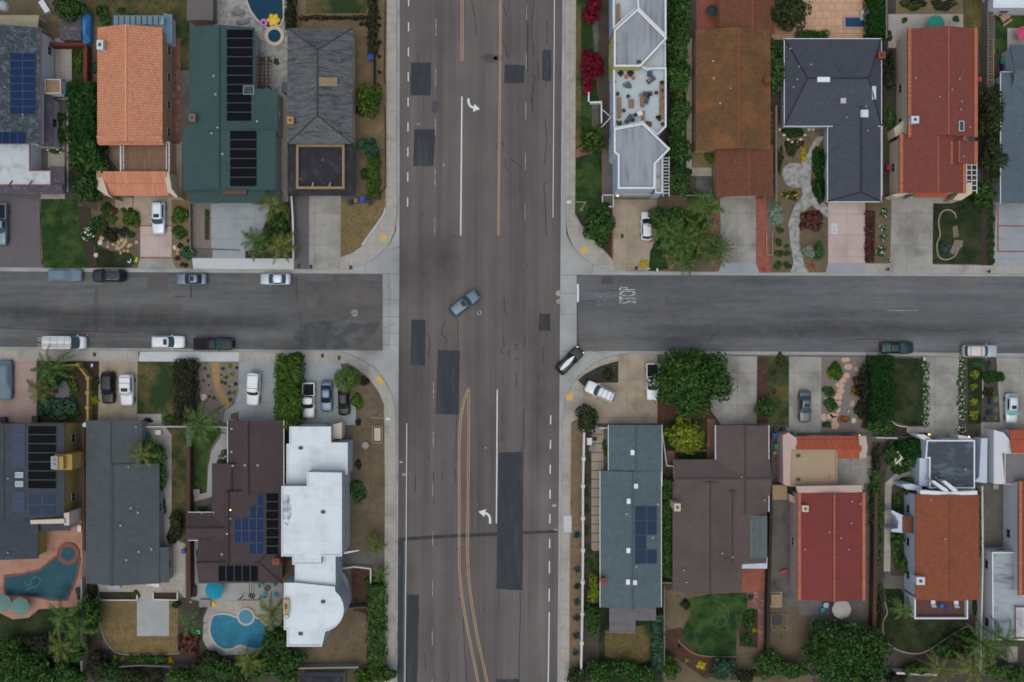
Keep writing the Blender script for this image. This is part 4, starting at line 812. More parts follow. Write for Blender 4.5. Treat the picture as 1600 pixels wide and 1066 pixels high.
# --- north east block
h = House('apartment_building', 'white angular flat-roofed building with furnished roof terrace beside the main road', 'building', 1000, 160)
wt, gl = STUC['bluewhite'], WTRIM
h.flat([(959.5, 47), (996, 14), (1042, 60), (1001, 104), (959.5, 104)], 7.2, .3, STUC['lime'], WROOFS, gl); h.flat([(996, -60), (1041, -60), (1041, 58), (996, 13)], 7.0, .3, wt, WROOFS, gl)
h.flat([(957, -60), (995, -60), (995, 13), (958, 46)], 5.2, .5, wt, TERR, gl); h.flat([(958.5, 103), (1002, 103), (1012, 108), (1019, 106), (1041, 106), (1041, 198), (1027, 211.5), (1003, 192), (959, 201)], 5.2, .6, wt, TERR, gl, .2)
h.flat([(959.5, 201), (1005, 192.5), (1047, 233), (1024, 256), (1023, 295), (965.5, 295), (965.5, 243), (959.5, 238)], 7.0, .3, wt, WROOFS, gl); h.flat([(1024, 253), (1035, 245), (1035, 302), (1024, 302)], 4.6, .6, wt, TERR, gl, .12); h.flat([(1002, 103), (1040, 65), (1040, 107), (1012, 107)], 5.0, .5, wt, TERR, gl, .12)
m = MB()
for i in range(12): p, q = W(1035, 247+i*5, 3.2), W(1046, 247+i*5, 3.2); m.beam(p, q, .1, .14)
for x in (1036, 1045.5): m.beam(W(x, 245, 3.05), W(x, 306, 3.05), .1, .14); m.beam(W(x, 306, 0), W(x, 306, 3.05), .12, .12); m.beam(W(x, 245, 0), W(x, 245, 3.05), .12, .12)
h.part('pergola', m, WTRIM); h.vents([(965, 70), (1007, 195), (1038, 233)]); h.vents([(998, 97)], VENT_D)
for pts in ([(941, 304), (957, 304), (957, 305), (941, 305)], [(958, 304), (959, 304), (959, 323), (958, 323)], [(951, 322), (958, 322), (958, 323), (951, 323)], [(941, 304), (942, 304), (942, 316), (941, 316)]): h.boxpart('stair_wall', pts, G, 1.2, WTRIM)
for pts in ([(919, 144), (921, 144), (921, 161), (919, 161)], [(919, 159), (941, 158), (941, 161), (919, 161)], [(939, 160), (941, 160), (941, 192), (939, 192)]): h.boxpart('stair_wall', pts, G, 1.1, WTRIM)
m = MB(); m.beam(W(932, 207, 1.2), W(955, 183, 2.5), .12, .15); m.beam(W(942, 172, 1.2), W(955, 184, 2.5), .12, .15); h.part('stair_rail', m, WTRIM); lampglow(h, 965, 306, 2.6); h.garage(995); hs.append(h)
h = House('house', 'long house with mossy brown clay tile roof and brick patio behind', 'house', 1150, 160)
h.gable(1087, 47, 1204, 235, 3.6, 5.0, 'y', STUC['tan'], TL_BR, rfr=.54); h.gable(1124, -70, 1211, 52, 3.2, 4.5, 'y', STUC['tan'], TL_BR2, rfr=.55); h.gable(1118, 226, 1208, 308, 3.0, 4.1, 'y', STUC['tan'], TL_BR2, rfr=.55)
h.vents([(1114, 96), (1125, 162), (1115, 123)], VENT_B); h.vents([(1141, 139)]); p = W(1200, 124, 5); m = MB(); m.cyl(p.x, p.y, 2.5, 5, .55, .5, 14); m.cyl(p.x, p.y, 5, 5.4, .35, .2, 12); h.part('chimney', m, CAPR); h.garage(1154); hs.append(h)
h = House('house', 'dark slate hip roofed house with white skylights beside the pink driveway', 'house', 1310, 180)
h.gable(1226, 61, 1377, 197, 3.2, 5.4, 'x', STUC['ltgrey'], DSLATE, hip=(1, 1), fascia=WTRIM, hipr=.42, cap=True); h.gable(1293.5, 170, 1376.5, 315, 3.0, 4.4, 'y', STUC['ltgrey'], DSLATE, hip=(0, 1), hipr=.3, fascia=WTRIM, rfr=.56)
h.skylight(1276.5, 121, 1296, 129); h.skylight(1362, 135, 1368, 156); h.skylight(1344, 172, 1356, 184); h.skylight(1313, 154, 1321, 162, ALU); h.vents([(1280, 111), (1314, 111), (1341, 111), (1349, 229), (1349, 245), (1349, 280)], VENT_D); h.vents([(1234, 77), (1266, 102), (1248, 105), (1245, 125), (1239, 137), (1322, 184), (1352, 167), (1355, 205)]); h.chimney(1378, 86, .9, .9, 4.6, CAPR, G); h.garage(1325); hs.append(h)
h = House('house', 'two-storey cream house with brick red roof edged in orange tiles', 'house', 1465, 180)
h.gable(1418, 45, 1526, 214, 4.9, 6.2, 'y', STUC['cream'], TL_RED, rfr=.53); L = h.last
def verge(h, z=.05):
    L0, L1, A0, A1, T, ze, zr, *_ = h.last
    for a in (A0+.22, A1-.22): h.part('verge_tiles', MB().beam(T(L0-.05, a, ze+.16), T(L1+.05, a, ze+.16), .5, .2), TL_EDGE)
verge(h); h.gable(1405, 211, 1508, 302, 4.5, 5.7, 'y', STUC['cream'], TL_RED, rfr=.53); verge(h); h.gable(1485, 222, 1526, 256, 4.9, 5.9, 'y', STUC['cream'], TL_RED, rfr=.2); verge(h)
h.shed(1430, 297, 1481, 308, 4.0, 3.2, 'N', TL_FR, STUC['cream']); h.boxpart('wing_wall', [(1393, 305), (1405, 301), (1422, 300), (1412, 306), (1400, 308)], G, 3.0, STUC['cream']); h.boxpart('wing_wall', [(1489, 312), (1512, 285), (1519, 286), (1519, 302), (1502, 313)], G, 3.2, STUC['cream']); h.boxpart('wing_wall', [(1397, 201), (1410, 189), (1418, 191), (1418, 204), (1399, 214)], G, 2.8, STUC['cream'])
h.chimney(1430, 187, 1.0, .9, 6.2, STUC['white']); h.skylight(1498, 190, 1505, 205, SKYD, SKYL); h.vents([(1430, 123), (1467, 152), (1486, 141), (1498, 124), (1500, 172), (1501, 159), (1510, 220), (1514, 199), (1504, 245)])
m = MB()
for i in range(6): m.beam(W(1509, 258+i*8, 2.6), W(1527, 258+i*8, 2.6), .1, .14)
for x in (1510, 1518, 1526): m.beam(W(x, 256, 2.7), W(x, 302, 2.7), .1, .14); m.beam(W(x, 302, 0), W(x, 302, 2.6), .12, .12)
h.part('pergola', m, WTRIM); h.garage(1440); hs.append(h)
h = House('house', 'blue-grey hip roofed house cut by the right edge above the pale driveway', 'house', 1610, 190)
h.gable(1564, 113, 1710, 318, 3.4, 4.9, 'y', STUC['ltgrey'], BLUEG, hip=(1, 0), fascia=WTRIM); h.gable(1578, 70, 1710, 160, 3.2, 4.6, 'x', STUC['ltgrey'], BLUEG); h.garage(1620); hs.append(h)
h = House('house', 'white flat-roofed house barely showing in the top right corner behind the picnic table', 'house', 1620, -40)
h.flat([(1552, -120), (1760, -120), (1760, 12), (1552, 12)], 3.2, .15, STUC['white'], WROOF, WTRIM); hs.append(h)
# --- south west block
h = House('house', 'yellow-walled two-storey house with charcoal roof full of solar and pool panels', 'house', 50, 740)
h.gable(-75, 662, 101, 808, 4.8, 6.1, 'y', STUC['yellow'], CHARC, over=.25); h.gable(-75, 736, 60, 873, 3.3, 4.4, 'y', STUC['yellow'], CHARC); h.shed(40, 800, 109, 830, 3.2, 2.7, 'N', CHARC, STUC['beige'])
h.panels(44, 665, 89, 764, 1, 7, POOLH, .8, 'pool_heater'); h.panels(20, 663, 39.5, 731, 1, 4, PVG); h.panels(20, 768, 39, 813, 1, 3, PVG); h.panels(45, 772, 87, 806, 2, 2, PVD); h.skylight(25, 738, 37, 746, GLASSL); h.skylight(25, 752, 37, 760, GLASSL)
h.boxpart('parapet', [(47, 813), (100, 811), (101, 818), (48, 819)], 4.0, 5.6, STUC['beige']); h.boxpart('parapet', [(100, 802), (108, 801), (108, 821), (100, 821)], G, 5.2, STUC['beige'])
p = W(100, 722, 5.6); m = MB(); q0, q1 = W(80, 723, 7.0), W(100, 722, G); m.box(W(98, 722, 6).x, p.y, G, 2.6, 2.3, 5.7); m.box(W(91, 722, 6.6).x, p.y, 4, 1.6, 1.9, 2.7); o = h.part('chimney', m, STUC['yellow']); c = W(85, 723, 6.9); h.part('flue', MB().box(c.x, c.y, 6.6, 1.0, 1.9, .35).box(c.x, c.y-.3, 6.95, .3, .3, .3).box(c.x, c.y+.4, 6.95, .3, .3, .3), VENTW, parent=o)
h.vents([(14, 747), (14, 863)]); h.garage(-20); hs.append(h)
h = House('house', 'plain grey shingled single-storey house between the brown fence and grass strip', 'house', 195, 780)
h.gable(134, 657, 222, 912, 3.0, 4.1, 'y', STUC['grey'], GREYS, fascia=None, rfr=.5); h.gable(172, 724, 249, 912, 2.9, 4.15, 'y', STUC['grey'], GREYS, rfr=.12); h.shed(215, 856, 263, 911, 3.2, 2.6, 'W', GREYS, STUC['grey']); h.shed(222, 727, 246, 860, 3.1, 2.6, 'W', GREYS)
h.vents([(205, 794), (216, 801), (189, 821), (217, 862), (198, 875), (237, 858)], VENT_B); h.vents([(202, 729), (214, 667)]); h.garage(185); hs.append(h)
h = House('house', 'dark brown shingled house with stepped blue solar array and black pool heaters', 'house', 380, 790)
h.gable(356, 657, 443, 770, 3.6, 4.9, 'y', STUC['brown'], BRNS, fascia=ALU, rfr=.42); h.gable(345, 766, 442, 878, 3.55, 5.0, 'y', STUC['brown'], BRNS, rfr=.18); h.gable(331, 724, 400, 845, 3.5, 4.5, 'y', STUC['brown'], BRNS, rfr=.5); h.gable(294, 801, 372, 844, 3.2, 4.3, 'x', STUC['brown'], BRNS, fascia=ALU); h.gable(310, 842, 441, 911, 3.4, 4.25, 'x', STUC['brown'], BRNS, hip=(0, 1))
PVs = [(402, 772, 413, 791, 1), (390, 791, 413, 810, 2), (366, 810, 413, 829, 4), (366, 829, 413, 848, 4), (390, 848, 413, 866, 2)]
for x0, y0, x1, y1, n in PVs: h.panels(x0, y0, x1, y1, n, 1, PVB, .6)
h.panels(415.5, 770, 436, 867, 1, 7, POOLH, .8, 'pool_heater'); h.panels(341, 883, 404, 909, 5, 1, POOLH, .8, 'pool_heater'); h.chimney(431, 878, .9, .8, 5.6, CAPR); h.vents([(355, 834), (347, 866), (364, 728), (403, 727), (383, 727), (362, 670), (362, 706)], VENT_B); lampglow(h, 360, 797, 4.9, 'roof_glint')  # glowing dome stands in for a yard light reflecting on the roof
for x, y in ((303, 800), (317, 801), (335, 800), (361, 810)): lampglow(h, x, y, 3.3) if 0 else h.vents([(x, y)])
h.garage(400); hs.append(h)
h = House('apartment_building', 'white flat-roofed modern house with a round end beside the main road', 'building', 490, 830)
h.flat([(452.5, 667), (517, 667), (517, 692), (543, 692), (543, 741), (481, 741), (481, 761), (448, 761), (448, 694), (452.5, 694)], 4.6, .12, STUC['ltgrey'], WROOF, WTRIM, .1)
h.flat([(480, 738), (534, 739), (534, 869), (501.6, 869), (501.6, 882), (457, 882), (457, 869), (440, 869), (440, 760), (480, 760)], 7.0, .12, STUC['ltgrey'], WROOF, WTRIM, .1); h.flat([(461, 878), (500, 878), (500, 866), (524, 866), (524, 924), (461, 924)], 6.0, .1, STUC['ltgrey'], WROOF, WTRIM, .08)
arc = [(502+35*math.cos(R(a)), 952+35*math.sin(R(a))) for a in range(-52, 91, 11)]
h.flat([(444, 911), (462, 911), (523, 917)]+arc+[(502.5, 1010), (448.5, 1010), (448.5, 984), (444, 984)], 6.6, .12, STUC['ltgrey'], WROOF, WTRIM, .1)
h.chimney(447, 948, .7, 2.0, 7.2, STUC['tan']); p = W(448, 963, 7); h.part('satellite_dish', MB().dome(p.x, p.y, 7, .35, .35, .15, 12, 3).cyl(p.x, p.y, 6.6, 7.0, .05, n=6), ALU)
h.part('roof_stain', MB().sheet(PX([(441, 772), (452, 774), (456, 800), (450, 822), (443, 818), (441, 800)], 7), 7.012), worn('roof_grime', '#6f7475', .42, .75, 1.1)); h.vents([(470, 700), (505, 800), (505, 940), (470, 990)], VENT_D); h.boxpart('entry_wall', [(519, 664), (534, 660), (534, 686), (520, 686)], G, 2.8, STUC['beige']); h.boxpart('round_terrace_wall', [(520+26*math.cos(R(a)), 925+38*math.sin(R(a))) for a in range(-60, 60, 8)]+[(520, 950), (515, 925), (520, 900)], G, 1.0, STUC['grey']); h.boxpart('entry_canopy', [(536, 863), (561, 859.5), (561, 861), (536, 866)], 2.6, 2.75, WTRIM); h.garage(487); hs.append(h)
# --- south east block
h = House('house', 'grey-green shingled house with small skylights and solar panels by the white garden wall', 'house', 990, 800)
h.gable(951, 664, 1034, 760, 3.0, 3.9, 'y', STUC['cream'], GGREY, fascia=ALU); h.gable(938, 736, 1033, 949, 3.1, 4.1, 'y', STUC['cream'], GGREY, fascia=ALU, rfr=.52)
for x, y in ((988, 707), (993.5, 759.5), (982, 783), (981.5, 860), (981, 909), (992, 910)): h.skylight(x-2.8, y-3.8, x+2.8, y+3.8, SKYL)
h.panels(992, 791, 1010, 881, 1, 4, PVD); h.panels(1010.5, 791, 1026.5, 881, 1, 4, PVD, skip=((0, 2),)); h.vents([(979, 803), (1020, 840), (994, 885), (1028, 788)], VENT_B); h.chimney(943, 909, .7, .9, 4.3, CAPR)
h.shed(952, 948, 1025, 970, 2.8, 2.6, 'N', DECKG, name='patio_cover', posts=TIMBER); h.shed(952, 968, 993, 990, 2.59, 2.4, 'N', DECKG, name='patio_cover', posts=TIMBER); h.garage(1000); hs.append(h)
h = House('house', 'mauve brown shingled house with a corrugated patio roof and cream chimney', 'house', 1130, 800)
h.gable(1118.5, 664.5, 1201, 800, 3.2, 4.3, 'y', STUC['beige'], MAUVE, fascia=WTRIM, rfr=.52); h.gable(1053, 718, 1203, 775, 3.2, 4.35, 'x', STUC['beige'], MAUVE); h.gable(1051, 752, 1159, 924, 3.3, 4.5, 'y', STUC['beige'], MAUVE, rfr=.52); h.gable(1118, 766, 1198, 880, 3.1, 4.2, 'y', STUC['beige'], MAUVE, rfr=.3)
h.shed(1153, 806, 1199, 873, 3.75, 3.5, 'W', CORR, name='patio_roof'); h.shed(1159, 871, 1199, 889, 2.9, 2.6, 'N', CORRW, name='patio_roof', posts=WTRIM); h.chimney(1058.5, 793, .8, 1.0, 6.0, STUC['cream'], G); h.vents([(1158, 745), (1194, 781), (1144, 870), (1068, 890), (1072, 909), (1128, 864)]); h.garage(1160); hs.append(h)
h = House('house', 'pink stucco house with crimson roof, tan flat garage roof and red front tiles', 'house', 1295, 830)
h.flat([(1235, 702), (1308, 702), (1308, 760), (1234, 760)], 3.4, .12, STUC['pink'], FLATT, M('tan_cap', '#8c7d68', .05, 2, .05, .8), .15); h.shed(1243, 682, 1345, 702, 3.9, 3.0, 'S', TL_FR, STUC['pink']); h.shed(1307, 701, 1345, 717, 3.9, 3.1, 'N', TL_FR, STUC['pink'])
h.boxpart('wing_wall', [(1223, 680), (1232, 676), (1245, 685), (1245, 702), (1236, 702), (1234, 760), (1224, 757)], G, 3.6, STUC['pink']); h.boxpart('wing_wall', [(1342, 682), (1353, 681), (1356, 699), (1353, 716), (1343, 717)], G, 3.6, STUC['pink'])
h.gable(1246, 770, 1351, 937, 4.9, 6.1, 'y', STUC['pink'], TL_CRIM); verge(h); L0, L1, A0, A1, T, ze, zr, r0, r1, ac = h.last; m = MB(); m.beam(T(L0, ac, zr+.08), T(L1, ac, zr+.08), .24, .14); h.part('ridge_tiles', m, TL_EDGE)
h.boxpart('gable_parapet', [(1244, 760), (1303, 759), (1347, 758), (1347, 769), (1303, 771), (1247, 770)], 4.6, 5.3, STUC['pink']); h.chimney(1258.5, 795, .8, .8, 6.1, STUC['cream']); h.vents([(1295, 831), (1313, 840), (1257, 858), (1325, 858), (1330, 783), (1343, 787), (1329, 817)]); h.vents([(1247, 712), (1247, 749)], VENT_D); h.vents([(1296, 746)])
for x in (1215, 1240): pass
h.boxpart('bin_shelter', [(1207, 758), (1230, 758), (1230, 781), (1207, 781)], 1.9, 2.05, TIMBER); h.boxpart('entry_step_wall', [(1233, 772), (1247, 778), (1247, 790), (1234, 783)], G, 2.4, STUC['pink']); lampglow(h, 1234, 679, 2.6); lampglow(h, 1343, 681, 2.6); h.garage(1290); hs.append(h)
h = House('house', 'white house with rust orange tile roof, dark garage roof and rear balcony', 'house', 1480, 830)
h.flat([(1448, 688), (1523, 688), (1523, 763), (1452, 763), (1452, 716), (1446, 716)], 3.6, .2, STUC['bluewhite'], FLATD, WTRIM, .15); h.boxpart('side_wall', [(1533, 685), (1543, 685), (1542, 755), (1522, 753), (1530, 745)], G, 2.4, STUC['bluewhite']); h.boxpart('wing_wall', [(1432, 679), (1444, 679), (1456, 686), (1449, 690), (1437, 684)], G, 3.2, STUC['white']); h.boxpart('wing_wall', [(1497, 680), (1512, 682), (1520, 686), (1520, 689), (1498, 687)], G, 3.2, STUC['white'])
h.boxpart('buttress_wall', [(1455, 752), (1460, 751), (1482, 766), (1481, 770), (1476, 769)], 3.4, 5.4, WTRIM); h.boxpart('buttress_wall', [(1472, 752), (1477, 751), (1497, 766), (1495, 769), (1490, 769)], 3.4, 5.4, WTRIM)
h.gable(1430.5, 772, 1530, 937, 4.9, 5.8, 'y', STUC['bluewhite'], TL_TC); h.boxpart('gable_parapet', [(1438, 766), (1482, 769), (1527, 767), (1527, 773), (1482, 774), (1438, 772)], 4.4, 5.5, WTRIM); h.boxpart('low_roof_wall', [(1409, 757), (1425, 756), (1440, 761), (1440, 768), (1415, 764)], G, 3.4, STUC['bluewhite']); h.chimney(1438.5, 908, 1.1, 1.0, 6.2, STUC['white'])
h.flat([(1429, 934), (1512, 934), (1512, 967), (1429, 967)], 2.9, .8, STUC['white'], DECKR, WTRIM, .14); h.boxpart('entry_arch', [(1393, 797), (1412, 806), (1412, 833), (1393, 831), (1393, 827), (1403, 826), (1404, 815), (1399, 806), (1393, 801)], G, 3.0, STUC['bluewhite']); h.shed(1411, 807, 1427, 833, 3.6, 3.0, 'E', TL_BR2, STUC['bluewhite'])
m = MB()
for a, b in (((1438, 718), (1449, 718)), ((1437, 718), (1437, 748)),): m.beam(W(*a, 2.6), W(*b, 2.6), .2, .2)
h.boxpart('bay_wall', [(1437, 716), (1452, 716), (1452, 760), (1436, 760)], G, 3.0, STUC['bluewhite']); h.vents([(1453, 781), (1475, 842), (1461, 746)]); h.vents([(1507, 733)], VENT_T); lampglow(h, 1452, 679, 2.6); lampglow(h, 1514, 683, 2.6); h.garage(1487); hs.append(h)
h = House('house', 'white house with grey flat roofs on the right edge behind the silver sedan', 'house', 1590, 850)
h.shed(1579, 672, 1700, 708, 4.0, 3.2, 'S', TL_FR, STUC['white']); h.boxpart('wing_wall', [(1553, 672), (1568, 676), (1580, 690), (1583, 708), (1566, 708), (1570, 757), (1553, 756)], G, 3.2, STUC['white']); h.flat([(1570, 708), (1700, 708), (1700, 757), (1570, 757)], 3.2, .1, STUC['white'], M('grey_terrace', '#6b696a', .12, 1, .1, .9), None, .1)
h.gable(1591, 752, 1740, 930, 4.9, 6.1, 'y', STUC['white'], TL_RED); verge(h); h.flat([(1550, 863), (1594, 863), (1594, 930), (1700, 930), (1700, 1000), (1551, 1000)], 3.1, .12, STUC['white'], FLATG, WTRIM, .12); h.flat([(1586, 948), (1740, 948), (1740, 998), (1586, 998)], 3.3, .1, STUC['white'], WROOFS2, REDTRIM, .1, z0=3.0, win=False); h.garage(1620); hs.append(h)
for h in hs: h.windows()
# --- small roofed sheds in the gardens
def shed_thing(label, x0, y0, x1, y1, ze, zr, axis, wm, rm, cat='shed'):
    s = House('garden_shed', label, cat, (x0+x1)/2, (y0+y1)/2); s.gable(x0, y0, x1, y1, ze, zr, axis, wm, rm, over=.15, cap=False); return s
shed_thing('grey flat-topped shed beside the top pool patio and loungers', 292, -30, 333, 32, 2.4, 2.55, 'y', STUC['brown'], M('shed_grey', '#5d5a5b', .06, 1, .08, .9))
shed_thing('mottled slate-roofed shed next to the bright blue tarp', 93, 24, 127, 63, 2.3, 2.7, 'y', STUC['brown'], SLATEB)
shed_thing('dark roofed shed at the bottom edge beside the main road hedge', 468, 1057, 536, 1110, 2.4, 2.6, 'x', STUC['ltgrey'], FLATB)
# ------------------------------------------------------------------ vehicles (local x forward)
TYRE = paint('tyre_rubber', '#1b1b1c', .8, 0); RIM = paint('rim_alloy', '#7d8083', .35, 0, .7); BLK = paint('black_trim', '#17181a', .5, 0); CGL = paint('car_glass', '#1b262b', .05, .3); CGLT = paint('car_glass_teal', '#2e464a', .06, .3)
HLITE = paint('headlight_lens', '#b9c0c4', .1, .8); TLITE = paint('tail_light', '#7d1d1a', .2, .6); LINER = M('bed_liner', '#1d1e20', .15, 3, .1, .9, obj=True); HGLOW = emit('headlight_lit', '#ffcf8a', 3.0); CHROME = paint('rail_metal', '#9a9da0', .3, 0, .8)
def wheel_mesh():
    t = MB(); n = 18; vs = []
    prof = [(-.11, .24), (-.11, .30), (-.07, .33), (.07, .33), (.11, .30), (.11, .24)]
    for y, r in prof: vs += [(r*math.cos(2*math.pi*i/n), y, r*math.sin(2*math.pi*i/n)) for i in range(n)]
    t.add(vs, [(k*n+i, (k+1)*n+i, (k+1)*n+(i+1) % n, k*n+(i+1) % n) for k in range(5) for i in range(n)])
    r = MB()
    for y in (-.09, .09):
        vs = [(.24*math.cos(2*math.pi*i/n), y, .24*math.sin(2*math.pi*i/n)) for i in range(n)]+[(.07, y*1.15, 0)]
        r.add(vs, [(i, (i+1) % n, n) if y < 0 else ((i+1) % n, i, n) for i in range(n)])
    return t.mesh('wheel', TYRE, smooth=True), r.mesh('rim', RIM)
WH_T, WH_R = wheel_mesh()
#        L    W    H   belt  hood(z at windscreen, z nose)   cabin base front/rear, roof front/rear, trunk z, rear nose z
KINDS = {
 'sedan': dict(L=4.75, W=1.84, H=1.46, belt=.95, hood=(.95, .72), cb=(.95, -1.75), ct=(.15, -1.05), deck=(.98, .86), wb=(1.42, -1.4), rw=.66),
 'hatch': dict(L=4.35, W=1.8, H=1.5, belt=.96, hood=(.96, .74), cb=(1.0, -2.0), ct=(.2, -1.6), deck=(.95, .8), wb=(1.3, -1.3), rw=.68),
 'suv':   dict(L=4.85, W=1.95, H=1.78, belt=1.12, hood=(1.1, .95), cb=(.95, -2.3), ct=(.3, -2.0), deck=(1.08, .9), wb=(1.45, -1.45), rw=.76),
 'jeep':  dict(L=4.8, W=1.95, H=1.9, belt=1.18, hood=(1.16, 1.05), cb=(.85, -2.34), ct=(.42, -2.24), deck=(1.1, .95), wb=(1.45, -1.45), rw=.84),
 'pickup': dict(L=5.6, W=1.98, H=1.85, belt=1.16, hood=(1.14, 1.0), cb=(1.15, -.75), ct=(.5, -.5), deck=(1.12, 1.08), wb=(1.75, -1.75), rw=.76),
 'van':   dict(L=6.0, W=2.05, H=2.35, belt=1.3, hood=(1.2, .95), cb=(2.25, -2.95), ct=(1.35, -2.9), deck=(1.2, 1.0), wb=(1.95, -1.7), rw=.9),
 'covered': dict(L=5.2, W=2.0, H=1.7, belt=1.1, hood=(1.1, .9), cb=(1.2, -2.3), ct=(.4, -1.9), deck=(1.08, .9), wb=(1.5, -1.5), rw=.7)}
def outline(xf, xr, w, bow, rc=.12):
    """closed plan outline, front bowed; 28 points from front right, counter clockwise"""
    pts = []
    for i in range(7): t = -1+2*i/6; pts.append((xf+bow*(1-t*t)-rc*(abs(t) > .9), t*w*(1 if abs(t) < .9 else .98)))
    for i in range(1, 8): pts.append((xf-rc+(xr-xf+2*rc)*i/8, w))
    for i in range(7): t = 1-2*i/6; pts.append((xr-bow*.5*(1-t*t)+rc*(abs(t) > .9), t*w*(1 if abs(t) < .9 else .98)))
    for i in range(1, 8): pts.append((xr+rc+(xf-xr-2*rc)*i/8, -w))
    return pts
def car(kind, label, px, py, head, colour, cat='car', name='parked_car', L=None, roof=None, glass=None, sunroof=False, rails=False, bars=0, lit=False, group='parked cars', metal=.0, hz=None, bedtop=False, Wd=None, base=None):
    k = dict(KINDS[kind]); sL = (L or k['L'])/k['L']; wd = (Wd or k['W']); hw = wd/2; b0 = base if base is not None else .01
    zb = k['H']*.6; p = W(px, py, zb)
    root = thing(name, label, cat, (p.x, p.y, b0), R(head) or 1e-6, group)
    Pm = colour; z0 = .24; L2 = k['L']*sL/2; cb = [c*sL for c in k['cb']]; ct = [c*sL for c in k['ct']]
    xs = [-L2, -L2*.975, -L2*.9, -L2*.75, cb[1], cb[1]*.5+cb[0]*.5, cb[0], cb[0]*.5+L2*.45, L2*.86, L2*.955, L2]
    if kind == 'pickup': xs[4:6] = [cb[1]-.01, .2*sL]
    xs = sorted(xs); B = MB(); rows = []
    for x in xs:
        u = x/L2
        if x >= cb[0]: t = (x-cb[0])/(L2-cb[0]); top = k['hood'][0]+(k['hood'][1]-k['hood'][0])*t**1.6
        elif x <= cb[1]: t = (cb[1]-x)/(L2+cb[1]); top = k['deck'][0]+(k['deck'][1]-k['deck'][0])*t**1.6
        else: top = k['belt']
        e = max(0, abs(u)-.72)/.28; wf = 1-(.17 if u > 0 else .11)*e**1.8
        if abs(u) > .97: top -= .14 if u > 0 else .1; wf -= .05
        if abs(u) > .999: top -= .1; wf -= .04
        w = hw*wf; lo = z0+(.1 if abs(u) > .97 else 0)
        half = [(w*.86, lo), (w*.97, lo+.1), (w, lo+(top-lo)*.45), (w*.985, lo+(top-lo)*.72), (w*.93, top-.05), (w*.8, top), (w*.4, top+.03)]
        rows.append([(x, y, z) for y, z in half]+[(x, 0, top+.035)]+[(x, -y, z) for y, z in reversed(half)])
    n = len(rows[0])
    if kind == 'pickup':
        keep = [r for r in rows if r[0][0] >= cb[1]-.02]
    else: keep = rows
    vs = [v for r in keep for v in r]; m = len(keep)
    fs = [((i+1)*n+j, (i+1)*n+j+1, i*n+j+1, i*n+j) for i in range(m-1) for j in range(n-1)]+[((i)*n+n-1, i*n, (i+1)*n, (i+1)*n+n-1) for i in range(m-1)]
    fs += [tuple(range(n)), tuple(reversed(range((m-1)*n, m*n)))]
    B.add(vs, [f for f in fs])
    # cabin
    rw = k['rw']*hw/.92 if kind in ('van',) else k['rw']*hw/.95
    lo_o = outline(cb[0], cb[1], hw*.9, .14); hi_o = outline(ct[0], ct[1], rw, .07); zt = k['H']
    lv = [(lo_o, k['belt']-.04), (hi_o, zt-.09), ([(ct[0]*.04*0+(x-(ct[0]+ct[1])/2)*.95+(ct[0]+ct[1])/2, y*.9) for x, y in hi_o], zt-.02), ([((x-(ct[0]+ct[1])/2)*.6+(ct[0]+ct[1])/2, y*.5) for x, y in hi_o], zt+.01)]
    N = len(lo_o); vs = [(x, y, z) for o, z in lv for x, y in o]; cab = MB()
    cab.add(vs, [(a*N+i, a*N+(i+1) % N, (a+1)*N+(i+1) % N, (a+1)*N+i) for a in range(3) for i in range(N)]+[tuple(range(3*N, 4*N))])
    if roof is None: B.add(cab.v, cab.f)
    bo = B.build('body', Pm, root, (0, 0, 0), True); fixn(bo)
    if roof is not None: ro = cab.build('roof', roof, root, (0, 0, 0), True); fixn(ro)
    if kind == 'covered':
        f = MB()
        for s in (-1, 1): f.box(0, s*hw*.96, .05, L2*1.7, .05, .35)
        f.build('cover_hem', Pm, root, (0, 0, 0))
    else:
        zl, zh = k['belt']-.04, zt-.09
        def pane(nm, idx, t0, t1, mat):
            g = MB(); q = []
            for t in (t0, t1):
                for i in idx:
                    a, b = lo_o[i % N], hi_o[i % N]; x, y = a[0]+(b[0]-a[0])*t, a[1]+(b[1]-a[1])*t
                    cx = (cb[0]+cb[1])/2; d = Vector((x-cx, y)); nx = 1 if i % N <= 6 or i % N > 27 else 0
                    if nm == 'windscreen': off = Vector((.018, 0))
                    elif nm == 'rear_window': off = Vector((-.018, 0))
                    else: off = Vector((0, math.copysign(.016, y)))
                    q.append((x+off.x, y+off.y, zl+(zh-zl)*t+.012))
            c = len(idx); g.add(q, [(i, i+1, c+i+1, c+i) for i in range(c-1)]); o = g.build(nm, mat, root, (0, 0, 0), True); return o
        gm = glass or CGL
        pane('windscreen', [0, 1, 2, 3, 4, 5, 6], .06, .97, gm); pane('rear_window', [14, 15, 16, 17, 18, 19, 20], .25 if kind != 'sedan' else .1, .93, gm)
        for s in (0, 1):
            for a, b in ((7, 10), (10, 13)) if kind not in ('van',) else ((7, 9),):
                idx = list(range(a, b+1)) if s == 0 else [34-i for i in range(a, b+1)][::-1]
                g = pane('side_window', idx, .22, .9, CGL)
        for s in (-1, 1):
            hl = MB(); hx = L2*.93; hl.dome(hx, s*hw*.66, k['hood'][1]-.12, .17, .2, .1, 10, 3, full=True); hl.build('headlight', HGLOW if lit else HLITE, root, (0, 0, 0), True)
            tl = MB(); tl.box(-L2*.975, s*hw*.68, k['deck'][1]-.2, .1, .3, .16); tl.build('tail_light', TLITE, root, (0, 0, 0))
            mi = MB(); mi.dome(cb[0]-.25, s*(hw+.09), k['belt']+.04, .1, .12, .09, 8, 3, full=True); mi.build('wing_mirror', Pm, root, (0, 0, 0), True)
        MB().box(L2*.965, 0, .4, .1, hw*1.1, .22).build('grille', BLK, root, (0, 0, 0))
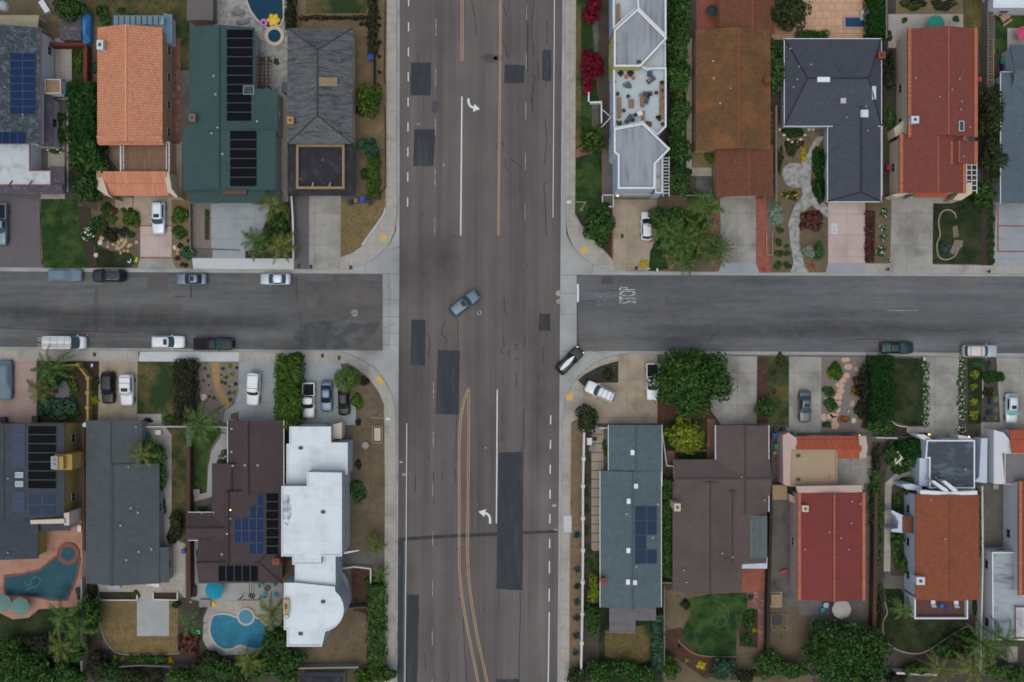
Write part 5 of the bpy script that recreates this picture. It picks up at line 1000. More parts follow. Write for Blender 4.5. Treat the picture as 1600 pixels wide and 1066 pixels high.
        if sunroof: MB().box(ct[0]-.42, 0, zt-.03, .55, rw*1.15, .06).build('sunroof', BLK, root, (0, 0, 0))
        if rails:
            for s in (-1, 1): MB().tube([(ct[0]-.2, s*rw*.86, zt-.02), (ct[0]-.35, s*rw*.88, zt+.06), (ct[1]+.3, s*rw*.88, zt+.06), (ct[1]+.15, s*rw*.86, zt-.02)], .025).build('roof_rail', CHROME if rails == 1 else BLK, root, (0, 0, 0))
        for i in range(bars): x = ct[0]-.55-(ct[0]-ct[1]-.9)*i/max(1, bars-1); MB().box(x, 0, zt+.03, .05, rw*1.85, .04).build('roof_bar', BLK, root, (0, 0, 0))
    if kind == 'pickup':
        x0, x1 = -L2+.02, cb[1]-.01; xm = (x0+x1)/2; ln = x1-x0; zt2 = 1.14; b = MB()
        for s in (-1, 1):
            b.box(xm, s*(hw-.06), .3, ln, .12, zt2-.3)
        b.box(x0+.05, 0, .3, .1, wd-.24, zt2-.3); b.box(x1-.04, 0, .3, .08, wd-.24, zt2-.28); b.box(xm, 0, .3, ln-.2, wd-.24, .3); b.build('bed', Pm, root, (0, 0, 0))
        MB().box(xm, 0, .605 if not bedtop else 1.1, ln-.2, wd-.26, .02).build('bed_liner' if not bedtop else 'bed_cover', LINER, root, (0, 0, 0))
        MB().box(-L2-.03, 0, .4, .1, wd*.8, .16).build('rear_bumper', CHROME, root, (0, 0, 0))
    for i, wx in enumerate(k['wb']):
        for s in (-1, 1):
            w = inst('wheel', WH_T, root, (wx*sL, s*(hw-.09), .33)); inst('rim', WH_R, w)
    return root
CW = paint('car_white', '#c3c8ca', .25); CWP = paint('car_pearl', '#b9c3cc', .25, .6, .15); CBK = paint('car_black', '#0e1113', .35, .2); CNV = paint('car_navy', '#121924', .35, .3); CBG = paint('car_bluegrey', '#66727f', .3, .6, .3); CSL = paint('car_silver', '#a2aab0', .3, .6, .3)
CGR = paint('car_grey', '#565b62', .3, .6, .4); CBL = paint('car_steelblue', '#55697c', .3, .6, .3); CTL = paint('car_teal', '#18272d', .3, .4); CCOV = M('car_cover_fabric', '#62747f', .1, 2, .06, .9, obj=True); CDK = paint('car_charcoal', '#252b2e', .35, .3); CBU = paint('car_lightblue', '#566877', .3, .5, .3); CBEI = paint('car_beige_roof', '#b5b0ab', .35); CPK = paint('truck_black', '#151b20', .5, .1)
G1 = G+.03; N_ = 90; S_ = -90; E_ = 0; W_ = 180
car('covered', 'car hidden under a pale blue-grey fabric cover at the north kerb', 100, 430, 0, CCOV, L=5.3)
car('suv', 'dark navy sport utility parked behind the covered car', 169, 430.5, 180, CNV, L=5.1, rails=1)
car('sedan', 'blue-grey sedan with black roof panel parked facing west at the north kerb', 299, 436, 180, CBG, L=4.7, sunroof=True)
car('sedan', 'pale silver sedan with white roof parked west of the cross gutter', 430, 436, 180, CSL, L=4.8, roof=CWP, glass=CGLT)
van = car('van', 'white work van with roof ladder rack parked at the south kerb', 100, 535.5, 0, CW, cat='van', name='parked_van', L=6.2, glass=CGLT)
car('suv', 'white sport utility with sunroof parked ahead of the black pickup', 261.5, 534.5, 0, CW, L=5.2, sunroof=True, glass=CGLT)
car('pickup', 'black pickup truck with covered bed parked along the bright new pavement', 333, 537.5, 0, CPK, cat='pickup truck', name='pickup_truck', L=6.2, bedtop=True, glass=CGLT)
car('suv', 'light blue sport utility turning through the middle of the crossing', 725, 474.5, 38, CBU, L=5.2, sunroof=True, rails=1, glass=CGLT, name='moving_car', group='moving cars')
dk = car('suv', 'dark sport utility with lit headlights carrying a white surfboard round the corner', 890, 564, 45, CDK, L=4.9, lit=True, name='moving_car', group='moving cars', base=.03)
car('suv', 'white sport utility with roof bars parked askew by the corner planter', 938.5, 612.5, 155, CW, L=4.9, rails=2, bars=3, glass=CGLT, base=G1)
car('suv', 'silver white sport utility parked on the pink driveway by the rock garden', 247.5, 339.5, -90, CWP, L=5.2, sunroof=True, rails=1, glass=CGLT, base=G1)
car('hatch', 'white hatchback parked in front of the white flat-roofed building', 1010.5, 353, 90, CW, L=4.5, base=G1)
car('suv', 'black sport utility beside the white four-wheel-drive on the tan driveway', 168.5, 606, -90, CBK, L=5.0, base=G1)
car('jeep', 'white four-wheel-drive with roof bars beside the black sport utility', 198, 609, -90, CW, L=4.9, sunroof=True, bars=3, glass=CWP, base=G1)
car('jeep', 'white sport utility with dark roof seams on the drive by the cactus garden', 396, 607.5, -94, CW, L=5.2, bars=2, base=G1)
car('pickup', 'white pickup truck with open dark bed beside the clipped green hedge', 482, 626, -90, CW, cat='pickup truck', name='pickup_truck', L=5.4, Wd=1.9, base=G1)
car('sedan', 'steel blue sedan between the white pickup and the black car', 510, 619.5, -90, CBL, L=4.9, base=G1)
car('hatch', 'small black hatchback under the fan palm', 537, 629, -88, CBK, L=4.1, base=G1)
car('pickup', 'white pickup truck half hidden under the big round tree', 1020, 597, -90, CW, cat='pickup truck', name='pickup_truck', L=5.7, base=G1)
car('sedan', 'grey sedan with sunroof parked facing the pink house', 1258, 635.5, -90, CGR, L=5.0, sunroof=True, glass=CGLT, base=G1)
car('sedan', 'dark teal sedan parked at the south kerb beside the clipped hedge', 1402.5, 543.5, 0, CTL, L=5.2, glass=CGLT)
car('suv', 'silver estate with pale three-panel roof parked at the south kerb', 1532, 548.5, 0, CSL, L=5.4, roof=CBEI, bars=2, glass=CGLT)
car('hatch', 'silver sedan with pale teal windscreen beside the succulent bed', 1580.5, 638, -90, CWP, L=4.6, sunroof=True, glass=paint('car_glass_pale', '#6fa39a', .1, .3), rails=1, base=G1)
car('covered', 'trailer caravan under a blue-grey cover on the pink drive at the left edge', 6, 594, -90, CCOV, name='covered_trailer', cat='trailer', L=6.2, Wd=2.4, base=G1, group=None)
car('pickup', 'pale grey pickup with dark covered bed cut off by the left edge', 0, 351, -90, CBG, cat='pickup truck', name='pickup_truck', L=6.4, base=G1, glass=CGLT, bedtop=True)
# ladders and rack of the work van, surfboard of the dark car
for s in (-1, 0, 1): 
    MB().box(-.6+1.1*s, 0, 2.36, .06, 1.7, .06).build('rack_bar', ALU, van, (0, 0, 0))
p = W(100, 535.5, 1.4)
for i, (oy, c) in enumerate(((.5, ALU), (-.45, M('ladder_orange', '#a4957f', .1, 3, .05, .7)))):
    m = MB()
    for s in (-.2, .2): m.box(p.x-.9, p.y+oy+s, 2.45, 5.2, .06, .08)
    for j in range(15): m.box(p.x-3.3+j*.35, p.y+oy, 2.47, .04, .36, .04)
    tag(m.build('ladder', c), ['bare aluminium ladder lying on the white van roof, street side', 'tan fibreglass ladder lying on the white van roof, pavement side'][i], 'ladder')
p = W(886.5, 567.5, 1.9); m = MB(); n = 20; a = R(45); vs = []
for z in (1.87, 1.95):
    for i in range(n):
        t = 2*math.pi*i/n; x, y = 1.5*math.cos(t), .32*math.sin(t)*(1-.12*math.cos(t)); vs.append((p.x+x*math.cos(a)-y*math.sin(a), p.y+x*math.sin(a)+y*math.cos(a), z))
m.add(vs, [(i, (i+1) % n, n+(i+1) % n, n+i) for i in range(n)]+[tuple(range(n, 2*n)), tuple(reversed(range(n)))])
tag(m.build('surfboard', CW), 'white surfboard strapped on the roof of the dark turning car', 'surfboard')
# ------------------------------------------------------------------ plants
rng = np.random.default_rng(11)
LF = dict(dark=leaf('leaf_dark', '#182c12', '#2a4a1f', '#48692f'), mid=leaf('leaf_mid', '#20361a', '#335226', '#4d6a34'), olive=leaf('leaf_olive', '#202818', '#303920', '#474e2c'), bright=leaf('leaf_bright', '#22390f', '#375219', '#506a27'), lime=leaf('leaf_lime', '#465713', '#687920', '#879434'),
          red=leaf('leaf_red', '#440b18', '#6c1226', '#891f36'), maroon=leaf('leaf_maroon', '#33201f', '#4e2d2a', '#684238'), silver=leaf('leaf_silver', '#4e5f55', '#6a7b6b', '#86957f'), yellow=leaf('leaf_yellow', '#8a7a10', '#a89516', '#c2ae28'), palm=leaf('leaf_palm', '#26421a', '#456230', '#71874a'), palmy=leaf('leaf_palm_yellow', '#33461b', '#556530', '#80854a'),
          agave=leaf('leaf_agave', '#23363a', '#33494d', '#48605f'), orange=leaf('leaf_orange', '#5e3f1c', '#8a5a24', '#a5773a'), teal=leaf('leaf_teal', '#1f3a2a', '#2e4d39', '#466450'), hedge=leaf('leaf_hedge', '#0f2a0d', '#173a12', '#22491a'), dull=leaf('leaf_dull', '#1a2014', '#282e1c', '#3c412a'))
FLW = paint('petal_white', '#c9cec4', .6, 0); FLY = paint('petal_yellow', '#b59a2a', .6, 0); BARK = M('bark', '#4b3d31', .25, 4, .2, .95, obj=True); BARKP = M('palm_bark', '#6b5f50', .2, 5, .2, .95, obj=True)
def leafmesh(name, P, Nn, size, mats, mi=None, asp=.6):
    n = len(P); Nn = Nn/np.maximum(np.linalg.norm(Nn, axis=1, keepdims=True), 1e-6); r = rng.normal(size=(n, 3)); T = np.cross(Nn, r); T /= np.maximum(np.linalg.norm(T, axis=1, keepdims=True), 1e-6); Bn = np.cross(Nn, T)
    s = np.asarray(size).reshape(-1, 1)*np.ones((n, 1)); fold = Nn*s*.18
    V = np.stack([P+T*s, P+Bn*s*asp-fold, P-T*s, P-Bn*s*asp-fold], 1).reshape(-1, 3)
    me = bpy.data.meshes.new(name); me.vertices.add(4*n); me.loops.add(4*n); me.polygons.add(n)
    me.vertices.foreach_set('co', V.astype(np.float32).ravel()); me.loops.foreach_set('vertex_index', np.arange(4*n, dtype=np.int32)); me.polygons.foreach_set('loop_start', np.arange(0, 4*n, 4, dtype=np.int32))
    for m in mats: me.materials.append(m)
    if mi is not None: me.polygons.foreach_set('material_index', mi.astype(np.int32))
    me.update(calc_edges=True); return me
def lumps_pts(n, rx, ry, rz, lumps=14, lr=.42, low=-.35):
    """points on the skins of clumps spread through an ellipsoid crown"""
    c = rng.normal(size=(lumps, 3)); c /= np.linalg.norm(c, axis=1, keepdims=True); c[:, 2] = np.where(c[:, 2] < low, -c[:, 2]*.5, c[:, 2]); c *= rng.uniform(.45, .78, (lumps, 1)); rad = lr*rng.uniform(.7, 1.25, lumps)
    c = np.vstack([c, [[0, 0, .15]]]); rad = np.append(rad, .55)
    w = rad**2; k = rng.choice(len(rad), n*2, p=w/w.sum()); d = rng.normal(size=(n*2, 3)); d /= np.linalg.norm(d, axis=1, keepdims=True); P = c[k]+d*rad[k][:, None]*rng.uniform(.8, 1.08, (n*2, 1))
    dist = np.linalg.norm(P[:, None, :]-c[None], axis=2)/rad[None]; ok = (dist > .78).sum(1) >= len(rad)-0; ok |= (dist.min(1) > .72); ok &= P[:, 2] > low-.15
    P, d = P[ok][:n], d[ok][:n]; P = P*np.where(rng.random((len(P), 1)) < .1, rng.uniform(1.02, 1.16, (len(P), 1)), 1); Nn = d+np.array([0, 0, .55])+rng.normal(size=P.shape)*.35
    return P*np.array([rx, ry, rz]), Nn
def trunk_mb(h, r, limbs, spread, zc):
    m = MB(); m.tube([(0, 0, 0), (.05, .03, h*.5), (0, 0, h)], [r, r*.8, r*.62], 8)
    for i in range(limbs):
        a = 2*math.pi*i/limbs+.4; m.tube([(0, 0, h*.85), (spread*.35*math.cos(a), spread*.35*math.sin(a), h+(zc-h)*.5), (spread*.75*math.cos(a), spread*.75*math.sin(a), zc+(.1 if i % 2 else .5))], [r*.5, r*.33, r*.12], 6)
    return m
def tree(px, py, r, h, mat, label, cat='tree', name='tree', ry=None, dens=1.0, size=.22, lumps=None, group=None, flat=.62, trunk=True, lr=None):
    R1 = r*.111*(H-h*.7)/H; R2 = (ry or r)*.111*(H-h*.7)/H; rz = min(h*.48, max(R1, R2)*flat+.6); zc = h-rz; p = W(px, py, zc+rz*.35)
    root = thing(name, label, cat, (p.x, p.y, G), 0, group); zc -= G
    nc = 0 if dens < .5 else int(R1*R2*16); n = int(min(26000, 75*R1*R2*dens*(.22/size)**1.4*1.7+150)); L = lumps or int(10+R1*R2*.75)
    P, Nn = lumps_pts(n, R1*.97, R2*.97, rz, L, lr or max(.24, .46-.01*L)); n = len(P); sz = size*rng.uniform(.6, 1.35, n)
    if nc:
        Q = rng.normal(size=(nc, 3)); Q *= (rng.random((nc, 1))**.4*.62)/np.linalg.norm(Q, axis=1, keepdims=True); P = np.vstack([P, Q*np.array([R1, R2, rz])]); Nn = np.vstack([Nn, np.tile([0, 0, 1.], (nc, 1))+rng.normal(size=(nc, 3))*.3]); sz = np.append(sz, np.full(nc, .16+.09*min(R1, R2)))
    P[:, 2] += zc
    o = inst('crown', leafmesh('crown', P, Nn, sz, [LF[mat]]), root)
    if trunk: trunk_mb(max(.5, zc-rz*.25), .08+.035*R1, 5, min(R1, R2)*.8, zc).build('trunk', BARK, root, (0, 0, 0))
    return root
PROTO = {}
def bushmesh(mat, flowers=None, kind=0, size=.17):
    key = (mat, flowers, kind)
    if key not in PROTO:
        P, Nn = lumps_pts(330, 1, 1, .8, 9, .45, -.1); P[:, 2] = P[:, 2]*1.0+.25; n = len(P); mi = None; mats = [LF[mat]]
        if flowers: mats.append(FLW if flowers == 'w' else FLY); mi = (rng.random(n) < .17).astype(int)
        PROTO[key] = leafmesh('shrub', P, Nn, (size/.9)*rng.uniform(.7, 1.3, n), mats, mi)
    return PROTO[key]
SHN = {}
def shrub(px, py, r, mat, label, cat='shrub', name='shrub', group=None, ry=None, hz=.85, flowers=None):
    R1 = r*.1; R2 = (ry or r)*.1; p = W(px, py, G+R1*.5); kd = rnd.randrange(3)
    o = bpy.data.objects.new(name, bushmesh(mat, flowers, kd)); C.objects.link(o); o.location = (p.x, p.y, G-.05); o.scale = (R1, R2, max(.3, min(R1, R2)*hz)); o.rotation_euler = (0, 0, rnd.uniform(0, 6.28) if not ry else 0)
    return tag(o, label, cat, group)
def shrubs(lst, mat, label, group, **k):
    for i, t in enumerate(lst):
        lb = label.replace('{o}', ORD[i] if i < len(ORD) else 'last'); shrub(t[0], t[1], t[2], mat, lb, group=group, **k)
def hedge(x0, y0, x1, y1, h, mat, label, name='hedge', cat='hedge', size=.16, dens=1.0, rough=.18, taper=.0, group=None):
    A, B_ = W(x0, y1, h), W(x1, y0, h); cx, cy = (A.x+B_.x)/2, (A.y+B_.y)/2; a, b = (B_.x-A.x)/2, (B_.y-A.y)/2; hh = h-G
    at = 4*a*b; side = 4*(a+b)*hh; n = int((at*30+side*9)*dens*(.2/size)**1.6); n = min(n, 14000); nt = int(n*at*24/(at*24+side*9)); ph = rng.uniform(0, 6, 4)
    u = rng.uniform(-1, 1, (nt, 2)); sgn = np.sign(u); uu = u*1.0
    x, y = uu[:, 0]*a, uu[:, 1]*b; bump = rough*(np.sin(x*2.1+ph[0])*np.cos(y*1.7+ph[1])+.6*np.sin(x*4.3+ph[2])*np.sin(y*3.9+ph[3])); edge = np.maximum(0, np.maximum(np.abs(x)-a+.35, np.abs(y)-b+.35)); z = hh+bump-edge**2*1.5+rng.normal(size=nt)*.06
    P = np.stack([x, y, z], 1); Nn = np.stack([np.zeros(nt), np.zeros(nt), np.ones(nt)], 1)+rng.normal(size=(nt, 3))*.45
    ns = n-nt; per = rng.uniform(0, 2*(a+b)*2, ns); zs = rng.uniform(.05, 1, ns)*hh; xs = np.where(per < 4*a, per/2-a, np.where(rng.random(ns) < .5, -a, a)); ys = np.where(per < 4*a, np.where(rng.random(ns) < .5, -b, b), (per-4*a)/2-b); xs = np.clip(xs, -a, a); ys = np.clip(ys, -b, b)
    w = rough*np.sin(xs*2.3+ys*2.3+zs*2); Ns = np.stack([np.where(np.abs(np.abs(xs)-a) < .01, np.sign(xs), 0), np.where(np.abs(np.abs(ys)-b) < .01, np.sign(ys), 0), np.full(ns, .35)], 1); Ps = np.stack([xs, ys, zs], 1)+Ns*w[:, None]*.8; Ns = Ns+rng.normal(size=(ns, 3))*.4
    nc = int(at*7+side*1.2); Pc = np.stack([rng.uniform(-a+.35, a-.35, nc) if a > .5 else rng.uniform(-a*.5, a*.5, nc), rng.uniform(-b+.35, b-.35, nc) if b > .5 else rng.uniform(-b*.5, b*.5, nc), hh-.28-rng.random(nc)**3*hh*.7], 1); Nc = np.tile([0, 0, 1.], (nc, 1))+rng.normal(size=(nc, 3))*.15
    P = np.vstack([P, Ps, Pc]); Nn = np.vstack([Nn, Ns, Nc]); me = leafmesh(name, P, Nn, np.concatenate([size*rng.uniform(.6, 1.3, n), np.full(nc, min(.5, a, b))]), [LF[mat]]); o = bpy.data.objects.new(name, me); C.objects.link(o); o.location = (cx, cy, G)
    return tag(o, label, cat, group)
def frond(m, base, az, length, rise, droop, width, nl=12, mi=0):
    """one feather leaf: a midrib with pairs of leaflets"""
    prev = None; d = Vector((math.cos(az), math.sin(az), 0)); sd = Vector((-d.y, d.x, 0)); b = Vector(base)
    pts = []
    for i in range(nl+1):
        t = i/nl; pts.append(b+d*(length*(t-.12*t*t))+Vector((0, 0, rise*t*1.6-droop*t*t)))
    for i in range(nl):
        p, q = pts[i], pts[i+1]; w = width*math.sin(math.pi*(.12+.86*(i+.5)/nl))
        for s in (-1, 1):
            tip = (p+q)/2+sd*s*w+d*w*.55-Vector((0, 0, w*.35)); m.add([p, p.lerp(q, .75), tip], [(0, 1, 2) if s < 0 else (1, 0, 2)], mi)
    for i in range(nl): m.add([pts[i]-sd*.025, pts[i]+sd*.025, pts[i+1]+sd*.02, pts[i+1]-sd*.02], [(0, 3, 2, 1)], mi)
def palm(px, py, r, h, label, mat='palm', n=22, name='palm_tree', group=None, lean=(0, 0), width=.45, droop=.9, cat='palm'):
    R1 = r*.112*(H-h)/H; p = W(px, py, h); root = thing(name, label, cat, (p.x, p.y, G), 0, group); z = h-G; m = MB()
    n = int(n*.72)
    for i in range(n):
        ring = i % 3; a = i*2.39996+rnd.uniform(-.2, .2); ln = R1*(1.18 if ring < 2 else .8)*rnd.uniform(.8, 1.15)
        frond(m, (0, 0, z), a, ln, (.25, .55, .9)[ring]*R1*.6, (1.1, .9, .5)[ring]*droop*R1*rnd.uniform(.8, 1.15), .92*width*rnd.uniform(.8, 1.15)*min(1.3, R1/2.4+.3), 17)
    m.build('crown', LF[mat], root, (0, 0, 0)); t = MB(); t.tube([(-lean[0], -lean[1], 0), (-lean[0]*.4, -lean[1]*.4, z*.5), (0, 0, z-.05)], [.22, .17, .15], 8); t.build('trunk', BARKP, root, (0, 0, 0)); return root
def fanpalm(px, py, r, h, label, mat='palm', n=34):
    R1 = r*.1*(H-h)/H; p = W(px, py, h); root = thing('palm_tree', label, 'palm', (p.x, p.y, G)); z = h-G; m = MB()
    for i in range(n):
        a = i*2.39996; k = (i % 4)/3; el = .1+1.3*k; c = Vector((math.cos(a)*math.cos(el), math.sin(a)*math.cos(el), math.sin(el)*.8))*R1*.62+Vector((0, 0, z)); m.tube([(0, 0, z), c], .025, 4)
        d = Vector((math.cos(a), math.sin(a), .1-.5*(1-k))).normalized(); sd = Vector((-math.sin(a), math.cos(a), 0)); up = d.cross(sd)
        for j in range(11):
            b = R(-100+20*j); tip = c+(d*math.cos(b)+sd*math.sin(b))*R1*.42+Vector((0, 0, -.12)); b1, b2 = b-.12, b+.12; e = c+(d*math.cos(b1)+sd*math.sin(b1))*R1*.2; f = c+(d*math.cos(b2)+sd*math.sin(b2))*R1*.2; m.add([c, e, tip, f], [(0, 1, 2, 3)])
    m.build('crown', LF[mat], root, (0, 0, 0)); MB().tube([(0, 0, 0), (0, 0, z)], [.22, .17], 8).build('trunk', BARKP, root, (0, 0, 0)); return root
def spiky(px, py, r, mat, label, group=None, name='agave', cat='succulent', n=22):
    key = ('spk', mat, n)
    if key not in PROTO:
        m = MB()
        for i in range(n):
            a = i*2.39996; el = .15+.95*(i/n); c, s = math.cos(a), math.sin(a); L = 1-.35*i/n; d = Vector((c*math.cos(el), s*math.cos(el), math.sin(el))); sd = Vector((-s, c, 0)); mid = d*L*.5
            m.add([(0, 0, .05), mid+sd*.11, d*L, mid-sd*.11], [(0, 1, 2, 3)])
        PROTO[key] = m.mesh(name, LF[mat])
    p = W(px, py, G+.2); o = bpy.data.objects.new(name, PROTO[key]); C.objects.link(o); o.location = (p.x, p.y, G); o.scale = (r*.1, r*.1, r*.09); o.rotation_euler = (0, 0, rnd.uniform(0, 6)); return tag(o, label, cat, group)
# --- north west
hedge(103, 128, 148, 225, 4.2, 'hedge', 'tall dark ficus hedge between the slate roof and the orange roof', size=.26, rough=.35); hedge(106, 218, 150, 262, 4.4, 'dark', 'bushy dark hedge end beside the white roof deck', size=.26, rough=.4)
tree(147, 254, 21, 5.2, 'dark', 'round dark tree touching the brown balcony deck'); tree(134, 291, 29, 5.2, 'dark', 'broad dark tree at the top of the green front lawn'); tree(128, 160, 24, 5.0, 'dark', 'rounded dark tree at the upper end of the tall ficus hedge')
tree(105, 8, 30, 5.5, 'dark', 'dark tree at the top edge above the slate-roofed shed', ry=22); shrub(121, 95, 7, 'bright', 'narrow green bush inside the red-brown fence corner', ry=20); shrub(90, 184, 10, 'dark', 'clipped dark ball bush against the slate porch roof'); shrub(92, 212, 9, 'dark', 'long low dark bush beside the slate porch roof', ry=13); shrub(82, 234, 16, 'mid', 'white flowering bush at the corner of the white roof deck', ry=5, flowers='w'); shrub(162, 22, 11, 'mid', 'green bush behind the glazed sunroom', ry=16); shrub(190, 16, 6, 'dark', 'small dark bush at the sunroom back wall'); shrub(145, 105, 8, 'teal', 'dull blue-green bush against the orange roof eave', ry=10)
shrub(205, 342, 14, 'bright', 'bright green bush left of the pink driveway'); shrub(278, 336, 15, 'bright', 'large bright bush right of the silver white car'); shrub(277, 363, 11, 'mid', 'smaller green bush below the large bright one by the pink drive'); spiky(150, 350, 15, 'mid', 'large spiky green yucca beside the green lawn', n=34); shrub(163, 326, 10, 'dark', 'dark bush under the broad dark tree by the rock garden'); shrub(173, 343, 8, 'bright', 'small bright bush in the upper rock garden'); shrub(178, 329, 6, 'maroon', 'maroon bush in the upper rock garden'); shrub(192, 329, 5, 'mid', 'small round green bush below the orange garage roof'); shrub(203, 328, 4.5, 'maroon', 'tiny brownish bush below the orange garage roof')
shrub(135, 368, 11, 'dark', 'white flowering shrub along the lawn edging', ry=14, flowers='w'); shrub(291, 397, 11, 'teal', 'grey-green bush by the pale driveway gate'); shrub(172, 366, 12, 'dull', 'low grey ground shrub in the middle of the rock garden'); shrub(192, 362, 8, 'dull', 'second low grey shrub in the middle of the rock garden'); shrub(204, 367, 6, 'dark', 'dark shrub at the right of the rock garden')
shrubs([(277, 404, 4.5), (284, 413, 4), (290, 414, 4), (281, 384, 4.5), (295, 376, 4)], 'dull', 'low brown shrub, {o} in the strip right of the pink drive', 'low shrubs right of the pink drive')
palm(424, 321, 22, 4.5, 'yellow-green palm leaning over the pale driveway beside the green roof', 'palmy', 15, width=.7); palm(399, 377, 25, 3.6, 'broad dark palm at the foot of the pale driveway', 'palm', 24, width=.55); palm(440, 384, 25, 4.2, 'yellowish palm overhanging the pavement by the asphalt strip', 'palmy', 20, width=.6); shrub(436, 352, 14, 'dark', 'dark bush between the palms of the pale driveway', ry=20); shrub(423, 342, 9, 'mid', 'green bush under the yellow-green palm'); shrub(445, 333, 8, 'palm', 'thin feathery bush beside the asphalt strip', ry=14)
shrubs([(323.5, 333, 3.6), (323.5, 341, 4), (322.5, 349, 3)], 'bright', 'small bright plant, {o} in the planter slot of the pale driveway', 'plants in the driveway slot')
tree(577, 152, 21, 4.6, 'bright', 'bright green tree beside the grey shake roof', ry=26); shrub(589, 136, 6, 'red', 'red flowering bush behind the bright green tree'); tree(575, 230, 17, 3.4, 'teal', 'blue-green bushy tree beside the dark front deck', ry=15); hedge(573, 240, 592, 309, 1.6, 'bright', 'narrow bright hedge along the main road pavement', rough=.25); shrub(563, 172, 9, 'olive', 'yellowish bush under the bright green tree'); shrub(568, 272, 6, 'dark', 'low green plant at the tan corner lawn', ry=10)
hedge(574, -10, 588, 82, 1.9, 'dull', 'thin dark hedge on the fence beside the main road', size=.18, rough=.3, dens=.8); hedge(468, 24, 576, 29, .9, 'dull', 'low dark clipped edging hedge below the tan lawn', size=.16, dens=1.1); hedge(561, 34, 582, 39, 1.0, 'dull', 'short dark hedge stub above the grey shake roof', size=.16); hedge(446, -10, 458, 46, 2.4, 'dull', 'dark hedge between the pool and the tan lawn', size=.2)
shrubs([(593, 28, 3), (593, 40, 3), (593, 66, 3.2), (593, 88, 3.2), (593, 113, 3.4)], 'dull', 'small weed tuft, {o} from the top along the bare road strip', 'weed tufts on the bare road strip', hz=.5); shrub(431, 96, 5, 'mid', 'small green bush by the brown pergola'); shrub(446, 28, 4, 'mid', 'thin green vine bush beside the pool', ry=16)
# --- north east
tree(926, 8, 14, 3.6, 'red', 'crimson bougainvillea at the top edge beside the white building', cat='bougainvillea', name='bougainvillea', ry=28); tree(923, 104, 21, 3.6, 'red', 'large crimson bougainvillea against the white building wall', cat='bougainvillea', name='bougainvillea', ry=30); shrub(918, 137, 8, 'red', 'small crimson tail of bougainvillea above the stair wall', ry=11)
tree(928, 215, 22, 3.6, 'bright', 'thin yellow-green tree beside the brick path and stair', dens=.32, size=.34, lumps=26); tree(935, 350, 27, 4.0, 'dark', 'dense dark bush tree on the corner by the white building drive', ry=33); shrub(944, 322, 8, 'dark', 'dark bush below the white stair railing')
for i, (x, y, r, ry_) in enumerate(((1060, 14, 21, 37), (1061, 68, 21, 37), (1060, 122, 21, 36), (1061, 176, 21, 37), (1061, 230, 21, 36), (1062, 282, 18, 28))): tree(x, y, r, 4.8, 'mid' if i % 2 else 'dark', '%s ficus from the top in the green screen right of the white building' % ORD[i], ry=ry_, group='ficus screen right of the white building')
tree(1237, 16, 36, 5.8, 'olive', 'large olive green tree above the slate hip roof', ry=33); tree(1210, 105, 16, 4.6, 'mid', 'narrow tree climbing between the brown tile roof and slate roof', ry=48); hedge(1358, -20, 1384, 54, 2.6, 'hedge', 'bright clipped hedge beside the small plunge pool', rough=.12); hedge(1246, 47, 1296, 60, 1.3, 'dark', 'low dark hedge below the tan tiled patio')
tree(1042, 340, 30, 4.2, 'dark', 'dark shrubby tree on the right of the white hatchback', ry=20); palm(1046, 360, 29, 4.8, 'bushy palm closest to the white hatchback', 'palm', 26); palm(1066, 374, 34, 5.6, 'tallest palm in the clump beside the white hatchback', 'palm', 34, width=.4); palm(1093, 365, 32, 4.4, 'yellowish palm in the clump near the brown tile house drive', 'palmy', 24); palm(1072, 410, 22, 3.6, 'small palm overhanging the street kerb', 'palm', 18); palm(1055, 400, 20, 3.0, 'low feathery palm in front of the tallest palm', 'palmy', 18); palm(1105, 322, 28, 3.6, 'dark palm in front of the brown tile garage', 'palm', 22, width=.6); shrub(1087, 306, 16, 'dark', 'dark bush against the brown tile house wall', ry=9); shrub(1069, 293, 10, 'dark', 'dark bush below the ficus screen'); shrub(1073, 268, 8, 'dark', 'round dark bush by the narrow concrete path'); shrub(1108, 245, 8, 'bright', 'bright bush tucked under the brown tile eave', ry=12)
for x, y, r, h_, lb in ((1062, 346, 22, 2.4, 'dark undergrowth bush between the palms nearest the white hatchback'), (1094, 342, 18, 2.4, 'dark undergrowth bush behind the yellowish palm'), (1078, 390, 20, 2.2, 'green undergrowth bush at the foot of the tallest palm'), (1044, 385, 16, 2.0, 'green undergrowth bush by the small triangular lawn'), (80, 592, 24, 2.2, 'dark undergrowth bush under the windblown palm'), (426, 372, 20, 2.0, 'dark undergrowth bush among the pale driveway palms')): tree(x, y, r, h_, 'mid', lb)
def pine(px, py, r, h, label):
    R1 = r*.1*(H-h*.75)/H; p = W(px, py, h); root = thing('norfolk_pine', label, 'tree', (p.x, p.y, G)); m = MB()
    for tier in range(9):
        z = h*(.25+.72*tier/8)-G; ln = R1*(1.05-.85*tier/8)
        for k in range(6): frond(m, (0, 0, z), 2*math.pi*k/6+tier*.25, ln, .35*ln, .45*ln, .34, 12)
    m.build('crown', LF['palm'], root, (0, 0, 0)); MB().tube([(0, 0, 0), (0, 0, h-G)], [.2, .05], 8).build('trunk', BARK, root, (0, 0, 0))
pine(1128, 384, 40, 7.5, 'star-shaped young pine overhanging the brown tile house driveway')
